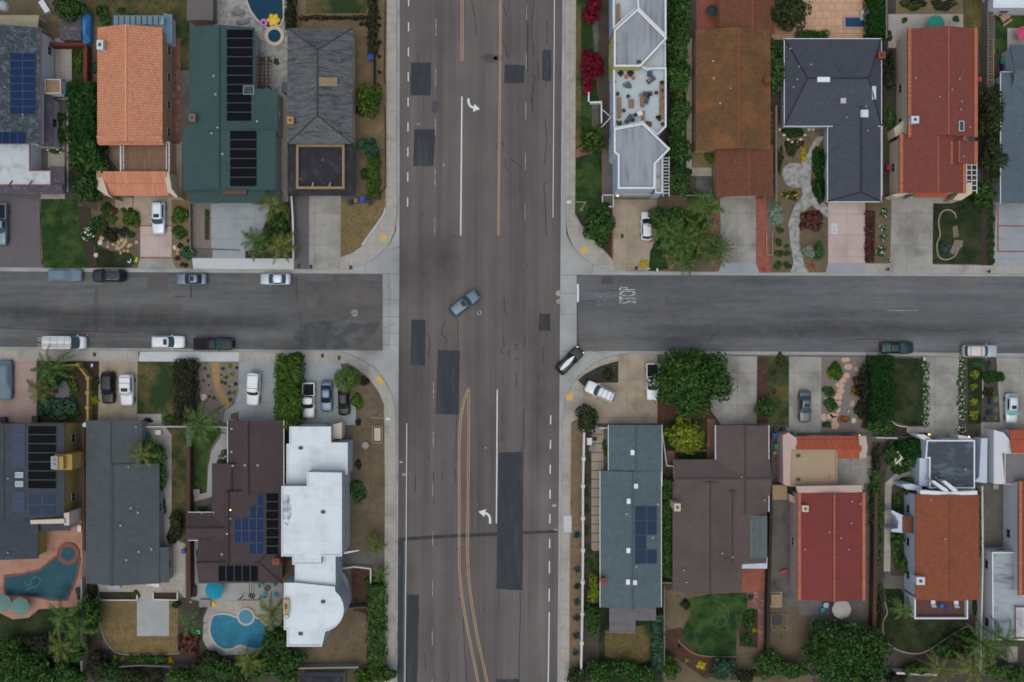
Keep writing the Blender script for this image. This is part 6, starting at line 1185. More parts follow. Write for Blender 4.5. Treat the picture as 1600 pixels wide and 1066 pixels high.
shrub(1007, 413, 7, 'yellow', 'yellow flowering shrub at the kerb beside the white hatchback drive', flowers='y'); shrub(1280, 252, 12, 'hedge', 'upper rounded green hedge bush along the slate house wing', ry=24); shrub(1281, 290, 12, 'hedge', 'lower rounded green hedge bush along the slate house wing', ry=26); shrub(1268, 345, 18, 'maroon', 'dark red bush in the island of the stone path', ry=17); shrub(1264, 393, 11, 'silver', 'silvery green bush in the lower island of the stone path'); shrub(1279, 389, 9, 'mid', 'green bush beside the silvery bush by the pink drive', ry=18); shrub(1256, 240, 5, 'yellow', 'bright yellow shrub on the stone path edge', ry=13); shrub(1243, 204, 18, 'hedge', 'green mound bush under the slate roof eave', ry=9); shrub(1215, 335, 10, 'silver', 'grey-green bush beside the brick red drive strip', ry=20); shrub(1238, 232, 10, 'olive', 'olive bush between the path landing and the wall', ry=14); shrub(1252, 225, 5, 'maroon', 'maroon plant beside the yellow shrub', ry=6); shrub(1236, 305, 14, 'olive', 'orange flecked shrub below the stone landing', ry=7, flowers='y'); shrub(1218, 250, 6, 'olive', 'narrow olive bush along the brown tile house wall', ry=24); shrub(1268, 418, 8, 'orange', 'orange-brown plant at the foot of the stone path', ry=5)
shrubs([(1218, 360, 6), (1218, 379, 6), (1217, 397, 6.5), (1216, 416, 6.5), (1230, 415, 6), (1230, 395, 5.5), (1229, 386, 4)], 'mid', 'clipped green shrub, {o} down the bed left of the stone path', 'clipped shrubs left of the stone path')
shrubs([(1382, 332, 7), (1381, 357, 6), (1381, 370, 6), (1378, 393, 8), (1388, 405, 4)], 'mid', 'white flowering plant, {o} from the house in the dirt strip by the grey drive', 'white flowering plants in the dirt strip', flowers='w'); hedge(1353, 330, 1366, 408, .7, 'maroon', 'low dark red hedge right of the pink driveway', size=.17)
tree(1556, 168, 24, 5.0, 'olive', 'long olive tree between the red roof and the blue-grey roof', ry=46); tree(1553, 245, 21, 5.0, 'olive', 'lower olive tree beside the blue-grey roof', ry=40); tree(1540, 300, 18, 3.6, 'dark', 'dark bush tree at the pergola of the red-roofed house', ry=22); tree(1391, 110, 10, 3.2, 'dull', 'narrow dull tree between the slate and red roofs', ry=34); shrub(1391, 180, 9, 'mid', 'green bush left of the cream house wall', ry=24); shrub(1390, 55, 6, 'mid', 'green bush at the teal umbrella patio corner', ry=8)
shrubs([(1549, 318+13*i, 6) for i in range(8)], 'dark', 'dark ball shrub, {o} down the row along the pale right driveway', 'ball shrubs along the pale right driveway'); shrub(1413, 31, 5, 'dark', 'small dark bush on the teal umbrella patio'); shrub(1494, 29, 6, 'dark', 'straggly dark bush right of the teal umbrella', ry=5); shrub(1430, 4, 20, 'olive', 'rough olive bush on the top edge above the red roof', ry=10); shrub(1478, 6, 18, 'olive', 'second rough olive bush on the top edge above the red roof', ry=10); shrub(1478, 385, 8, 'agave', 'blue-grey shrub inside the looped lawn edging')
# --- south west
palm(79, 576, 31, 5.0, 'windblown palm at the pink drive beside the yellow garden wall', 'palm', 26, width=.45); palm(63, 608, 26, 4.6, 'yellow-green palm left of the grey disc patio', 'palmy', 22, width=.5); shrub(112, 605, 9, 'bright', 'bright bush inside the yellow wall', ry=14); shrub(95, 640, 26, 'teal', 'glossy dark bush by the yellow house front', ry=17); shrub(74, 636, 14, 'teal', 'grey-green broad-leaf bush by the black bin'); shrub(146, 625, 8, 'lime', 'lime bush between the yellow wall and the black car'); shrub(147, 600, 7, 'olive', 'olive bush right of the yellow wall', ry=12); shrub(110, 645, 14, 'dark', 'dark bush at the foot of the yellow posts', ry=10)
hedge(270, 562, 302, 660, 2.6, 'dull', 'tall dark brown-green hedge beside the cactus garden', size=.2, rough=.3); shrub(288, 576, 9, 'maroon', 'brownish tuft on top of the dark hedge') if 0 else None; palm(314, 660, 36, 5.5, 'large feathery palm over the white garden wall', 'palm', 30, width=.45, droop=1.1); palm(221, 711, 24, 5.2, 'yellow-tipped palm growing over the grey roof', 'palmy', 18); tree(240, 707, 22, 4.2, 'mid', 'green tree between the grey roof and the side path', ry=20); tree(249, 747, 12, 2.8, 'mid', 'narrow bushy tree along the grey house wall', ry=22); shrub(253, 790, 6, 'dark', 'dark ball bush on the side path, below the narrow tree', ry=14); tree(276, 822, 12, 2.6, 'dull', 'dark bush tree at the end of the side grass strip', ry=22); shrub(268, 838, 12, 'dull', 'low dull bush at the bottom of the side path'); shrub(231, 657, 9, 'dull', 'brown bush at the grey house front corner', ry=4); shrub(262, 655, 12, 'dark', 'dark bush between the lawn path and the hedge', ry=7); shrub(350, 712, 8, 'dark', 'dark flowering bush in the notch of the brown house', ry=9, flowers='w'); shrub(316, 797, 9, 'teal', 'round bush at the brown house porch lights', ry=5)
cacti = [(311, 571, 5, 'lime'), (320, 576, 3.5, 'agave'), (325, 588, 4, 'bright'), (309, 599, 3.5, 'agave'), (326, 602, 2.6, 'dull'), (311, 609, 3, 'maroon'), (329, 611, 4, 'silver'), (334, 622, 4, 'bright'), (313, 627, 2.5, 'dull'), (348, 576, 4, 'agave'), (359, 572, 5, 'lime'), (346, 586, 2.5, 'dull'), (353, 590, 4, 'bright'), (363, 585, 5, 'lime'), (346, 597, 4, 'bright'), (352, 599, 4, 'mid'), (358, 604, 2.5, 'dull'), (358, 614, 4.5, 'agave'), (366, 614, 4.5, 'lime'), (360, 625, 4.5, 'bright'), (368, 600, 4, 'dull'), (321, 567, 3, 'lime'), (327, 620, 3, 'dull'), (370, 575, 3.5, 'dull'), (318, 595, 3, 'bright')]
kind_words = dict(lime='yellow-green', agave='blue-grey', bright='bright green', dull='dark', maroon='maroon', silver='grey', mid='green'); cnt = {}
for x, y, r, mt in sorted(cacti, key=lambda t: (t[0] > 338, t[1])):
    sd = 'left' if x < 338 else 'right'; cnt[(sd, mt)] = cnt.get((sd, mt), 0)+1; spiky(x, y, r*1.25, mt, '%s rosette succulent, %s of its colour down the garden %s of the gravel path' % (kind_words[mt], ORD[cnt[(sd, mt)]-1], sd), 'succulents in the gravel garden', 'succulent', n=18)
hedge(429, 555, 469, 672, 3.4, 'bright', 'tall bright green hedge between the white jeep and white pickup', size=.22, rough=.3); shrub(462, 557, 9, 'maroon', 'brownish shrub with a white post at the top of the bright hedge', ry=7); fanpalm(542, 592, 25, 4.2, 'fan palm on the corner over the black hatchback', 'palm', 40); shrub(557, 629, 11, 'bright', 'bright spiky bush right of the black hatchback', ry=13); shrub(568, 597, 8, 'dull', 'dull bush beside the fan palm', ry=9)
shrub(556, 768, 13, 'mid', 'round green bush against the white modern house wall', ry=17); palm(587, 852, 17, 2.2, 'low feathery palm bush at the pavement by the ramp', 'palmy', 20, name='palm_bush'); palm(594, 898, 14, 2.2, 'small palm bush above the corner wall of the dirt yard', 'palm', 18, name='palm_bush'); hedge(574, 915, 601, 1052, 2.0, 'mid', 'long ragged hedge between the dirt yard and main road', size=.22, rough=.4); shrub(583, 912, 14, 'dark', 'dark bush at the top of the ragged hedge', ry=10); tree(598, 1056, 20, 3.2, 'bright', 'bright bush at the bottom edge by the main road', ry=14); tree(565, 1062, 18, 3.0, 'bright', 'light green bush at the bottom edge by the dark shed', ry=14); shrub(560, 660, 6, 'dull', 'dull bush at the parking edge'); shrub(560, 726, 5, 'dull', 'dry bush by the stone pot', ry=8)
palm(100, 963, 33, 5.0, 'palm below the dark pool with long drooping leaves', 'palm', 24); palm(122, 985, 30, 4.6, 'dark palm left of the tan back lawn', 'palm', 24); tree(140, 958, 17, 4.8, 'dark', 'dark tree by the pool wall left of the tan lawn', ry=34); palm(95, 1010, 28, 4.2, 'yellow-green palm near the bottom left trees', 'palmy', 22); tree(40, 1046, 46, 5.0, 'dark', 'large dark tree in the bottom left corner', ry=30); tree(100, 1058, 30, 4.2, 'dark', 'dark tree right of the bottom left corner tree', ry=24); tree(150, 1040, 22, 3.6, 'dull', 'dull bush tree at the bottom of the tan lawn', ry=26); shrub(180, 1030, 5, 'yellow', 'left yellow bush below the tan lawn'); shrub(190, 1031, 4.5, 'yellow', 'middle yellow bush below the tan lawn'); shrub(264, 1033, 6, 'yellow', 'right yellow bush below the tan lawn'); hedge(200, 1026, 258, 1040, 1.2, 'dark', 'low dark hedge below the tan lawn', rough=.3); tree(205, 1060, 32, 3.2, 'olive', 'olive bush along the bottom edge under the tan lawn', ry=14); tree(280, 1058, 26, 3.8, 'mid', 'green bush on the bottom edge right of the yellow bush', ry=20)
palm(296, 974, 22, 4.6, 'spoked palm left of the kidney pool', 'palm', 16, width=.35); shrub(292, 1008, 17, 'maroon', 'dark reddish bush below the spoked palm', ry=20); palm(424, 958, 30, 5.2, 'yellow-green palm over the kidney pool corner', 'palmy', 24, width=.5); tree(432, 1000, 26, 4.0, 'dark', 'dark tree at the lower right of the kidney pool', ry=26); tree(400, 1044, 40, 4.4, 'mid', 'mid green tree on the bottom edge left of the white modern house', ry=24); tree(340, 1050, 40, 3.8, 'mid', 'leafy tree on the bottom edge below the kidney pool', ry=26); palm(388, 1034, 24, 4.6, 'yellow-green palm among the bottom trees under the pool', 'palmy', 20); tree(442, 1050, 26, 4.0, 'dark', 'dark tree on the bottom edge beside the dirt yard', ry=24); shrub(392, 932, 5, 'mid', 'small green plant on the pool terrace pergola'); shrub(309, 866, 4, 'dark', 'potted green plant along the brown house side', ry=9); shrub(212, 930, 6, 'bright', 'bright plant in the left white planter', ry=7); shrub(190, 932, 12, 'mid', 'leafy plants in the left white planter', ry=3); shrub(145, 920, 10, 'dull', 'dark bush between the pool wall and tan lawn', ry=16); shrub(275, 945, 7, 'dull', 'dry round bush right of the concrete slab')
# --- south east
tree(1085, 592, 66, 7.5, 'dark', 'huge round dark green tree over the white pickup and drive', ry=63, size=.25, dens=1.0, lumps=60, lr=.2); tree(1070, 681, 34, 4.6, 'lime', 'yellow-green tree between the grey-green and mauve roofs', ry=27); shrub(1075, 714, 13, 'hedge', 'dark green bush below the yellow-green tree', ry=7); tree(917, 655, 22, 3.2, 'olive', 'reddish olive round tree at the corner of the garden wall', ry=23); shrub(951, 585, 9, 'dull', 'dark plant at the right of the corner planter', ry=10)
for i, (x, y, r) in enumerate(((930, 583, 8), (917, 591, 6), (945, 575, 6), (957, 572, 7), (961, 590, 6))): spiky(x, y, r, 'agave' if i % 2 == 0 else 'teal', '%s spiky succulent from the left in the curved corner planter' % ['second', 'first', 'third', 'fourth', 'fifth'][i], 'succulents in the corner planter')
for i, (x, y) in enumerate(((902, 836), (902, 890), (902, 917), (902, 941), (901, 966), (900, 993), (900, 1020))): spiky(x, y, 9, 'agave', 'blue agave, %s from the top along the white garden wall' % ORD[i], 'agaves along the white garden wall')
shrubs([(917, 716, 4), (918, 750, 4), (917, 770, 4.5), (918, 795, 4.5), (917, 830, 5), (918, 860, 6), (920, 880, 6)], 'mid', 'small shrub, {o} from the top inside the white garden wall', 'shrubs inside the white garden wall', ry=8); shrub(944, 700, 4, 'mid', 'narrow green bush on the grey-green house wall', ry=14); tree(929, 921, 11, 2.8, 'lime', 'yellow-green bush beside the brick chimney', ry=22); tree(926, 965, 17, 3.2, 'dark', 'round dark bush left of the grey patio cover', ry=26); shrub(932, 880, 6, 'mid', 'green bush above the yellow-green bush by the chimney', ry=14); tree(935, 1050, 24, 3.4, 'dark', 'dark bush tree at the bottom of the white garden wall', ry=22); tree(975, 1048, 22, 3.0, 'dark', 'dark shrubs at the bottom of the dry back lawn', ry=16); hedge(1019, 960, 1036, 1050, 1.8, 'teal', 'grey-green hedge right of the dry back lawn', rough=.3); hedge(1035, 750, 1051, 905, 1.8, 'mid', 'green hedge between the grey-green and mauve roofs', rough=.25, size=.18); tree(1048, 1046, 16, 3.0, 'bright', 'bright green bush by the red mulch bed', ry=20); shrub(1072, 945, 8, 'dull', 'dark bush in the mulch square by the mauve house', ry=8); shrub(1096, 1040, 7, 'yellow', 'yellow-tan bush on the red mulch'); tree(1130, 1045, 26, 3.2, 'teal', 'grey-green bush below the bright back lawn', ry=18); shrub(1074, 1032, 4, 'lime', 'small pale plant on the red mulch'); shrub(1062, 1010, 4, 'olive', 'small olive plant at the mulch edge'); tree(1202, 1040, 26, 3.4, 'mid', 'green tree at the bottom beside the play yard', ry=22); shrub(1172, 970, 10, 'dark', 'dark bed bush right of the bright back lawn', ry=18); shrub(1166, 1000, 9, 'dark', 'dark bush at the lower end of the bed right of the back lawn', ry=10); shrub(1179, 985, 4, 'lime', 'small lime plant in the bed right of the back lawn'); shrub(1173, 935, 5, 'teal', 'teal plant on the brick path behind the mauve house')
tree(1325, 1024, 78, 6.0, 'dark', 'very large dark tree at the bottom under the crimson roof', ry=62, size=.25, lumps=60, lr=.2); tree(1345, 1048, 30, 4.8, 'mid', 'lighter tree clump on the right flank of the very large bottom tree', ry=30); tree(1197, 635, 17, 3.0, 'dark', 'round dark bush between the two drives left of the grey sedan', ry=20); shrub(1222, 562, 9, 'olive', 'sparse bush at the kerb left of the grey sedan drive', ry=12); shrub(1210, 583, 4, 'maroon', 'small dark plant on the dry strip, nearer the kerb'); shrub(1210, 612, 4, 'maroon', 'small dark plant on the dry strip, nearer the house')
hedge(1361, 556, 1398, 656, 2.4, 'hedge', 'big smooth clipped green hedge at the kerb', size=.17, rough=.06, dens=1.15); tree(1378, 668, 24, 3.6, 'dark', 'dark bush tree at the foot of the clipped hedge', ry=16); shrub(1306, 582, 13, 'bright', 'bright green bush at the kerb left of the flagstone steps', ry=15); shrub(1299, 585, 6, 'lime', 'yellow-green bush left of the flagstone steps', ry=8); shrub(1294, 612, 10, 'mid', 'feathery bush halfway down the flagstone steps', ry=9); shrub(1297, 633, 11, 'mid', 'feathery green bush above the pink boulder', ry=11); shrub(1336, 612, 8, 'orange', 'golden shrub at the gravel edge'); shrub(1343, 598, 6, 'orange', 'smaller golden shrub at the gravel edge'); tree(1352, 600, 12, 2.2, 'dull', 'dark shrub mass beside the clipped hedge', ry=28); shrub(1320, 655, 10, 'orange', 'rusty orange bush at the flagstone turn', ry=6); shrub(1292, 664, 9, 'dark', 'dark bush at the foot of the flagstone steps', ry=5); shrub(1345, 640, 9, 'dull', 'dark shrub at the lower gravel edge', ry=14)
for i in range(9): shrub(1447+rnd.uniform(-1, 1), 570+11.5*i, 6, 'mid', 'white flowering rose, %s from the kerb left of the grey drive' % ORD[i], cat='rose bush', name='rose_bush', group='white roses left of the grey drive', flowers='w')
for i in range(9): shrub(1503+rnd.uniform(-2, 2), 565+11*i, 6, 'mid', 'white flowering rose, %s from the kerb right of the grey drive' % ORD[i], cat='rose bush', name='rose_bush', group='white roses right of the grey drive', flowers='w')
shrub(1505, 672, 9, 'mid', 'white flowering bush by the stone-edged bed', ry=7, flowers='w'); shrubs([(1524, 585, 6.5), (1523, 604, 6), (1522, 628, 6), (1523, 648, 7.5)], 'lime', 'lime green shrub, {o} from the kerb in the bed behind the roses', 'lime shrubs behind the right roses'); shrub(1550, 588, 14, 'hedge', 'dark rounded bush at the kerb end of the succulent bed', ry=10); shrub(1564, 589, 8, 'hedge', 'spiky green bush overhanging the pale drive'); shrub(1546, 614, 9, 'olive', 'olive bush in the middle of the succulent bed'); shrub(1528, 568, 12, 'teal', 'grey-green ground plant at the kerb', ry=6); shrub(1545, 571, 6, 'teal', 'small grey-green plant at the kerb in the dark bed')
for i, (x, y, r) in enumerate(((1547, 628, 8), (1556, 624, 7), (1545, 645, 9), (1556, 640, 7), (1540, 655, 7), (1555, 653, 6))): spiky(x, y, r, 'silver' if i % 2 else 'agave', '%s grey rosette from the kerb in the bed left of the silver sedan' % ORD[i], 'grey rosettes left of the silver sedan')
shrub(1425, 700, 24, 'hedge', 'green vine mass climbing over the white house entry', ry=18, hz=1.7); shrub(1404, 712, 16, 'dark', 'white flecked dark bush in the entry garden', ry=22, flowers='w'); shrub(1410, 735, 14, 'dark', 'dark bush above the curved entry path', ry=9); hedge(1363, 735, 1376, 820, 1.6, 'mid', 'green hedge strip along the wall left of the curved path', rough=.3, size=.18); shrub(1402, 785, 10, 'dark', 'dark bush inside the bend of the entry path', ry=14); shrub(1372, 835, 7, 'dark', 'dark bush left of the entry path', ry=16); shrub(1401, 862, 9, 'mid', 'green bush between the entry arch and rear yard', ry=26); shrub(1374, 870, 6, 'mid', 'narrow green bush on the brown fence line', ry=20); shrub(1375, 930, 7, 'dark', 'dark bush at the left of the rear lawn', ry=18); palm(1412, 952, 18, 2.6, 'low palm at the corner of the rear balcony', 'palm', 20, name='palm_bush'); hedge(1531, 765, 1537, 870, 1.5, 'mid', 'thin green hedge along the white side wall', size=.15, rough=.15)
palm(1543, 1010, 34, 5.0, 'large palm at the bottom right with long leaves', 'palm', 26); palm(1570, 1000, 28, 5.6, 'upright palm against the grey flat roof', 'palm', 20); palm(1520, 1042, 28, 4.0, 'yellowish palm on the bottom edge right of the rear lawn', 'palmy', 22); palm(1470, 1046, 26, 3.6, 'dry-tipped palm on the bottom edge below the rear lawn', 'palmy', 20); tree(1500, 1010, 22, 3.0, 'dull', 'dark bush between the rear lawn and palms', ry=18); tree(1430, 1046, 22, 2.6, 'dark', 'dark bush below the rear lawn edging', ry=12); shrub(1501, 993, 4, 'lime', 'small lime agave at the lawn corner', ry=5); shrub(1526, 950, 6, 'dull', 'dark bush right of the rear balcony', ry=20); tree(1565, 1050, 26, 3.2, 'mid', 'green bush on the bottom edge near the right corner', ry=16); shrub(1530, 700, 0.1, 'dark', 'x') if 0 else None
for i, (x, y, r, ry_, mt, h_) in enumerate(((16, 1012, 24, 18, 'dark', 3.6), (62, 1012, 26, 16, 'dull', 3.4), (118, 1022, 20, 20, 'dark', 3.8), (20, 1062, 30, 18, 'mid', 4.0), (70, 1064, 30, 16, 'dark', 4.2), (172, 1052, 18, 16, 'dark', 3.4), (240, 1060, 20, 14, 'dull', 3.0), (312, 1042, 20, 22, 'olive', 3.4), (368, 1062, 24, 16, 'olive', 3.4), (418, 1030, 20, 20, 'dark', 4.0), (456, 1030, 20, 16, 'dark', 4.0), (330, 1028, 16, 10, 'dull', 2.6), (905, 1056, 18, 16, 'olive', 2.8), (1005, 1056, 22, 16, 'dark', 3.0), (1165, 1058, 22, 12, 'dull', 3.0), (1240, 1050, 24, 18, 'dark', 3.4), (1400, 1062, 20, 10, 'dull', 2.4), (1480, 1020, 20, 14, 'dark', 2.6), (1515, 1000, 18, 16, 'dark', 2.8), (1590, 1056, 20, 14, 'mid', 3.0))):
    tree(x, y, r, h_, mt, '%s leafy bush tree, %s along the bottom of the photo' % ({'dark': 'dark', 'dull': 'dull', 'mid': 'green', 'olive': 'olive'}[mt], ORD[i] if i < 16 else ['seventeenth', 'eighteenth', 'nineteenth', 'twentieth'][i-16]), ry=ry_, group='bush trees along the bottom edge')

for x, y, r, ry_, mt, lb in ((1392, 712, 12, 18, 'dark', 'tall dark bush behind the white gate wall'), (1425, 722, 12, 10, 'mid', 'green bush beside the bay of the dark garage roof'), (1420, 760, 9, 14, 'dark', 'dark bush under the low white wall roof'), (1404, 845, 10, 12, 'dark', 'dark bush just below the white entry arch'), (1412, 885, 9, 12, 'mid', 'bush against the white house wall above the rear paving'), (1371, 715, 7, 24, 'dull', 'dull bush strip at the top of the left board fence'), (1376, 800, 7, 20, 'mid', 'green bush between the board fence and the curved path'), (1374, 960, 7, 24, 'dull', 'dull bush strip left of the dark rear lawn')):
    tree(x, y, r, 2.2, mt, lb, cat='shrub', ry=ry_)
# grass blades and dry weeds: nobody could count them
def blades(name, mats_wanted, dens, size, lo, mid, hi, label, cat, up):
    Ps = []
    for poly, z, mn in TURF:
        if mn not in mats_wanted: continue
        a = np.array(poly); x0, y0 = a.min(0); x1, y1 = a.max(0)
        if x1-x0 > 60 or y1-y0 > 45: x0, x1, y0, y1 = max(x0, -82), min(x1, 82), max(y0, -56), min(y1, 56)
        n = int((x1-x0)*(y1-y0)*dens); over = [t for t in ALLP if t[5] > z+1e-6 and t[0] < x1 and t[1] > x0 and t[2] < y1 and t[3] > y0]
        Ps += [(x, y, z+.02) for x, y in zip(rng.uniform(x0, x1, n), rng.uniform(y0, y1, n)) if _in((x, y), poly) and not any(t[0] <= x <= t[1] and t[2] <= y <= t[3] and _in((x, y), t[4]) for t in over)]
    P = np.array(Ps); n = len(P); m = leaf('blade_'+name, lo, mid, hi, 1.0); o = bpy.data.objects.new(name, leafmesh(name, P, np.tile([0, 0, up], (n, 1))+rng.normal(size=(n, 3))*.5, size*rng.uniform(.5, 1.3, n), [m], asp=.35)); C.objects.link(o); tag(o, label, cat, kind='stuff')
blades('grass', ('lawn_green',), 9, .16, '#1a2d14', '#263f1c', '#3a5528', 'short green blades of the well watered lawns', 'grass', 1.0)
blades('grass', ('lawn_dark', 'lawn_patchy'), 8, .16, '#1b2414', '#283220', '#3f4429', 'short dark blades of the dark and patchy lawns', 'grass', 1.0)
blades('grass', ('lawn_dry',), 8, .14, '#55472f', '#6d5d3f', '#857450', 'short straw coloured blades of the dried out lawns', 'grass', 1.0)
blades('dry_weeds', ('bare_earth', 'dry_earth'), 1.6, .2, '#2f2d1d', '#575039', '#7d7254', 'leaf litter and dry weeds scattered over the bare yards', 'weeds', 1.0)
# ------------------------------------------------------------------ walls and fences
FW = {'brown': M('fence_brown', '#4a362c', .2, 3, .15, .9), 'dark': M('fence_dark', '#2f2a27', .2, 3, .15, .9), 'white': paint('fence_white', '#b4b3b0', .6, 0), 'red': M('fence_redbrown', '#5a322a', .12, 3, .12, .9), 'grey': M('fence_grey', '#6a665f', .2, 3, .15, .9), 'tan': M('fence_tan', '#8c7b62', .15, 3, .12, .9), 'yellow': M('garden_wall_yellow', '#8f7c4a', .08, 2, .06, .9), 'conc': M('garden_wall_grey', '#85837f', .08, 2, .08, .9)}
def fence(pts, h, th, key, label, post=0, cap=None, name='fence', cat='fence', postkey=None, pw=.16):
    P = [W(x, y, h) for x, y in pts]; c = P[len(P)//2]; root = thing(name, label, cat, (c.x, c.y, G)); z0 = G-.05
    for a, b in zip(P, P[1:]):
        m = MB(); d = (b-a).normalized(); n = Vector((-d.y, d.x, 0))*(th/2); m.prism([(a-n)[:2], (b-n)[:2], (b+n)[:2], (a+n)[:2]], z0, h); m.build('panel', FW[key], root)
        if cap: 
            m = MB(); n = n+n.normalized()*.04; m.prism([(a-n)[:2], (b-n)[:2], (b+n)[:2], (a+n)[:2]], h+.003, h+.06); m.build('cap', FW[cap], root)
        if post:
            L = (b-a).length; k = max(1, round(L/post))
            for i in range(k+(1 if b is P[-1] else 0)):
                q = a.lerp(b, i/k); MB().box(q.x, q.y, z0, pw, pw, h+.14-z0, math.atan2(d.y, d.x)).build('post', FW[postkey or key], root)
    return root
fence([(913, 674), (911, 760), (911, 860), (910, 960), (908, 1050)], 1.7, .3, 'white', 'long white garden wall with pillars beside the main road', 5.2, None, 'garden_wall', 'garden wall', pw=.55)
fence([(936, 669), (953, 669)], 1.8, .15, 'white', 'short white gate wall at the grey-green house corner', 0, None, 'garden_wall', 'garden wall')
fence([(91, 572), (121, 570), (137, 591), (136.5, 660)], 1.5, .3, 'yellow', 'yellow garden wall with pillars beside the two driveway cars', 2.3, None, 'garden_wall', 'garden wall', pw=.55)
fence([(77, 69), (129, 69), (133.5, 72), (133.5, 135)], 1.8, .5, 'red', 'red-brown fence turning the corner by the blue tarp', 0, None)
fence([(294, 700), (294, 800), (295, 935)], 2.0, .5, 'brown', 'brown board fence right of the grass strip', 0, 'brown'); fence([(130, 665), (130.5, 780), (131, 860)], 1.9, .35, 'dark', 'dark fence against the left side of the grey house', 0, 'brown')
fence([(228, 667), (292, 667)], 1.8, .14, 'white', 'white fence across the side patio with white table', 0, None); fence([(322, 667), (357, 668)], 1.8, .14, 'white', 'white fence right of the feathery palm', 0, None)
fence([(583, 0), (584, 130)], 1.8, .12, 'dark', 'dark wire fence along the main road above the bright tree', 3, None, pw=.1); fence([(602, 0), (600, 115), (601, 130)], .5, .15, 'brown', 'low brown edging wall beside the main road pavement', 0, None); fence([(601, 165), (602, 225), (602, 292), (590, 308)], .5, .15, 'brown', 'low brown edging wall beside the narrow bright hedge', 0, None)
fence([(455, 300), (457.5, 340), (458.5, 404)], 1.4, .2, 'grey', 'grey wall between the palms and the asphalt strip', 0, 'white'); fence([(296, 318), (297, 390), (303, 394)], 1.2, .14, 'grey', 'pale metal fence on the left of the gravel court', 2, None, pw=.1); fence([(450, 210), (437, 140), (437, 60)], 1.7, .1, 'dark', 'thin dark fence between the green roof and shake roof', 0, None) if 0 else None
fence([(1213, 165), (1213, 315)], 1.7, .2, 'tan', 'tan fence along the brown tile house', 0, 'grey'); fence([(1383, 60), (1382, 190)], 1.9, .5, 'dark', 'dark fence right of the slate hip roof', 0, None); fence([(1385, 0), (1385, 60)], 1.8, .2, 'dark', 'dark fence beside the clipped poolside hedge', 0, 'grey'); fence([(1543, 0), (1544, 50), (1543, 140)], 1.9, .12, 'grey', 'weathered grey fence left of the picnic table', 2.4, None, pw=.12); fence([(1552, 60), (1553, 140)], 1.9, .1, 'tan', 'tan fence left of the green and purple bins', 0, None)
tag(MB().sheet(PX([(1542, -60), (1551, -60), (1552, 40), (1552, 140), (1543, 140)], 1.8), 1.8).build('trellis_roof', tile('trellis', '#5e5a52', '#545048', '#2f2d29', 2.2, .45, .09)), 'weathered grey slatted trellis roof along the fence by the picnic table', 'trellis')
fence([(1378.5, 198), (1378.5, 305)], 2.2, .12, 'white', 'white post and rail frame beside the slate house wing', 3, None, pw=.12)
fence([(1255.5, 360), (1255.5, 396), (1248, 396)], .4, .12, 'tan', 'x') if 0 else None
fence([(1198, 363), (1198, 398), (1207, 398), (1207, 363)], .5, .12, 'tan', 'low tan planter edging beside the brick strip', 0, None, 'planter_edging', 'planter'); fence([(1070, 60), (1072, 190), (1072, 262)], 1.7, .12, 'brown', 'brown fence right of the ficus screen', 0, None); fence([(1062, 305), (1118, 306)], 1.6, .14, 'conc', 'grey wall below the ficus screen', 0, None, 'garden_wall', 'garden wall')
fence([(1203, 668), (1205, 800), (1201, 950), (1200, 1060)], 1.8, .45, 'dark', 'dark fence between the mauve and crimson houses', 0, None); fence([(1369, 770), (1368, 870), (1366, 985)], 1.8, .5, 'brown', 'brown board fence left of the white arch entry', 0, 'brown'); fence([(1535, 760), (1536, 880), (1532, 1050)], 1.7, .25, 'white', 'white side wall right of the rust orange roof', 0, None, 'garden_wall', 'garden wall'); fence([(1369, 684), (1402, 685)], 1.9, .15, 'white', 'white gate wall in front of the entry garden', 0, None, 'garden_wall', 'garden wall')
fence([(1401, 1052), (1464, 1055)], 1.8, .3, 'white', 'white wall along the bottom edge right of the very large tree', 0, None, 'garden_wall', 'garden wall'); fence([(1038, 915), (1038, 1055)], 1.7, .16, 'grey', 'grey fence left of the red mulch bed', 0, None); fence([(1035, 911), (1052, 911)], 1.6, .14, 'tan', 'small tan gate below the green hedge', 0, None, 'gate', 'gate'); fence([(1034, 668), (1042, 728), (1055, 729)], 1.5, .14, 'white', 'white low wall beside the brick strip of the mauve house', 0, None, 'garden_wall', 'garden wall')
fence([(158, 1044), (220, 1040), (330, 1045)], 1.8, .14, 'grey', 'grey fence below the yellow bushes', 0, None); fence([(127, 905), (127, 1050)], 1.8, .25, 'conc', 'grey wall right of the dark pool', 0, None, 'garden_wall', 'garden wall'); fence([(525, 890), (553, 886), (579, 889), (579, 948)], 1.0, .2, 'white', 'white-capped corner wall of the dirt yard', 0, None, 'garden_wall', 'garden wall'); fence([(535, 951), (576, 949)], 1.6, .08, 'grey', 'metal rail fence crossing the dirt yard', 2, None, pw=.08); fence([(447, 1045), (560, 1043)], 1.8, .2, 'conc', 'grey wall below the dirt yard', 0, None, 'garden_wall', 'garden wall')
fence([(154, 934), (154, 938), (214, 938), (214, 930)], .6, .16, 'white', 'left white planter wall on the tan lawn terrace', 0, None, 'planter_wall', 'planter'); fence([(239, 926), (239, 937), (277, 938), (277, 926)], .6, .16, 'white', 'right white planter wall on the tan lawn terrace', 0, None, 'planter_wall', 'planter')
struct('bed', [(155, 925), (213, 925), (213, 937), (155, 937)], MULCHD, 5); struct('bed', [(240, 926), (276, 926), (276, 937), (240, 937)], MULCHD, 5)
def edging(pts, label, mat, w=.16, h=.2, name='lawn_edging', cat='edging', r=None):
    p = [W(x, y, G) for x, y in smooth_pts(pts, False, 4)]; m = MB(); m.tube([(q.x, q.y, G+h*.5) for q in p], w/2, 6); return tag(m.build(name, mat), label, cat)
EDG = M('edging_stone', '#8e8678', .1, 3, .1, .9)
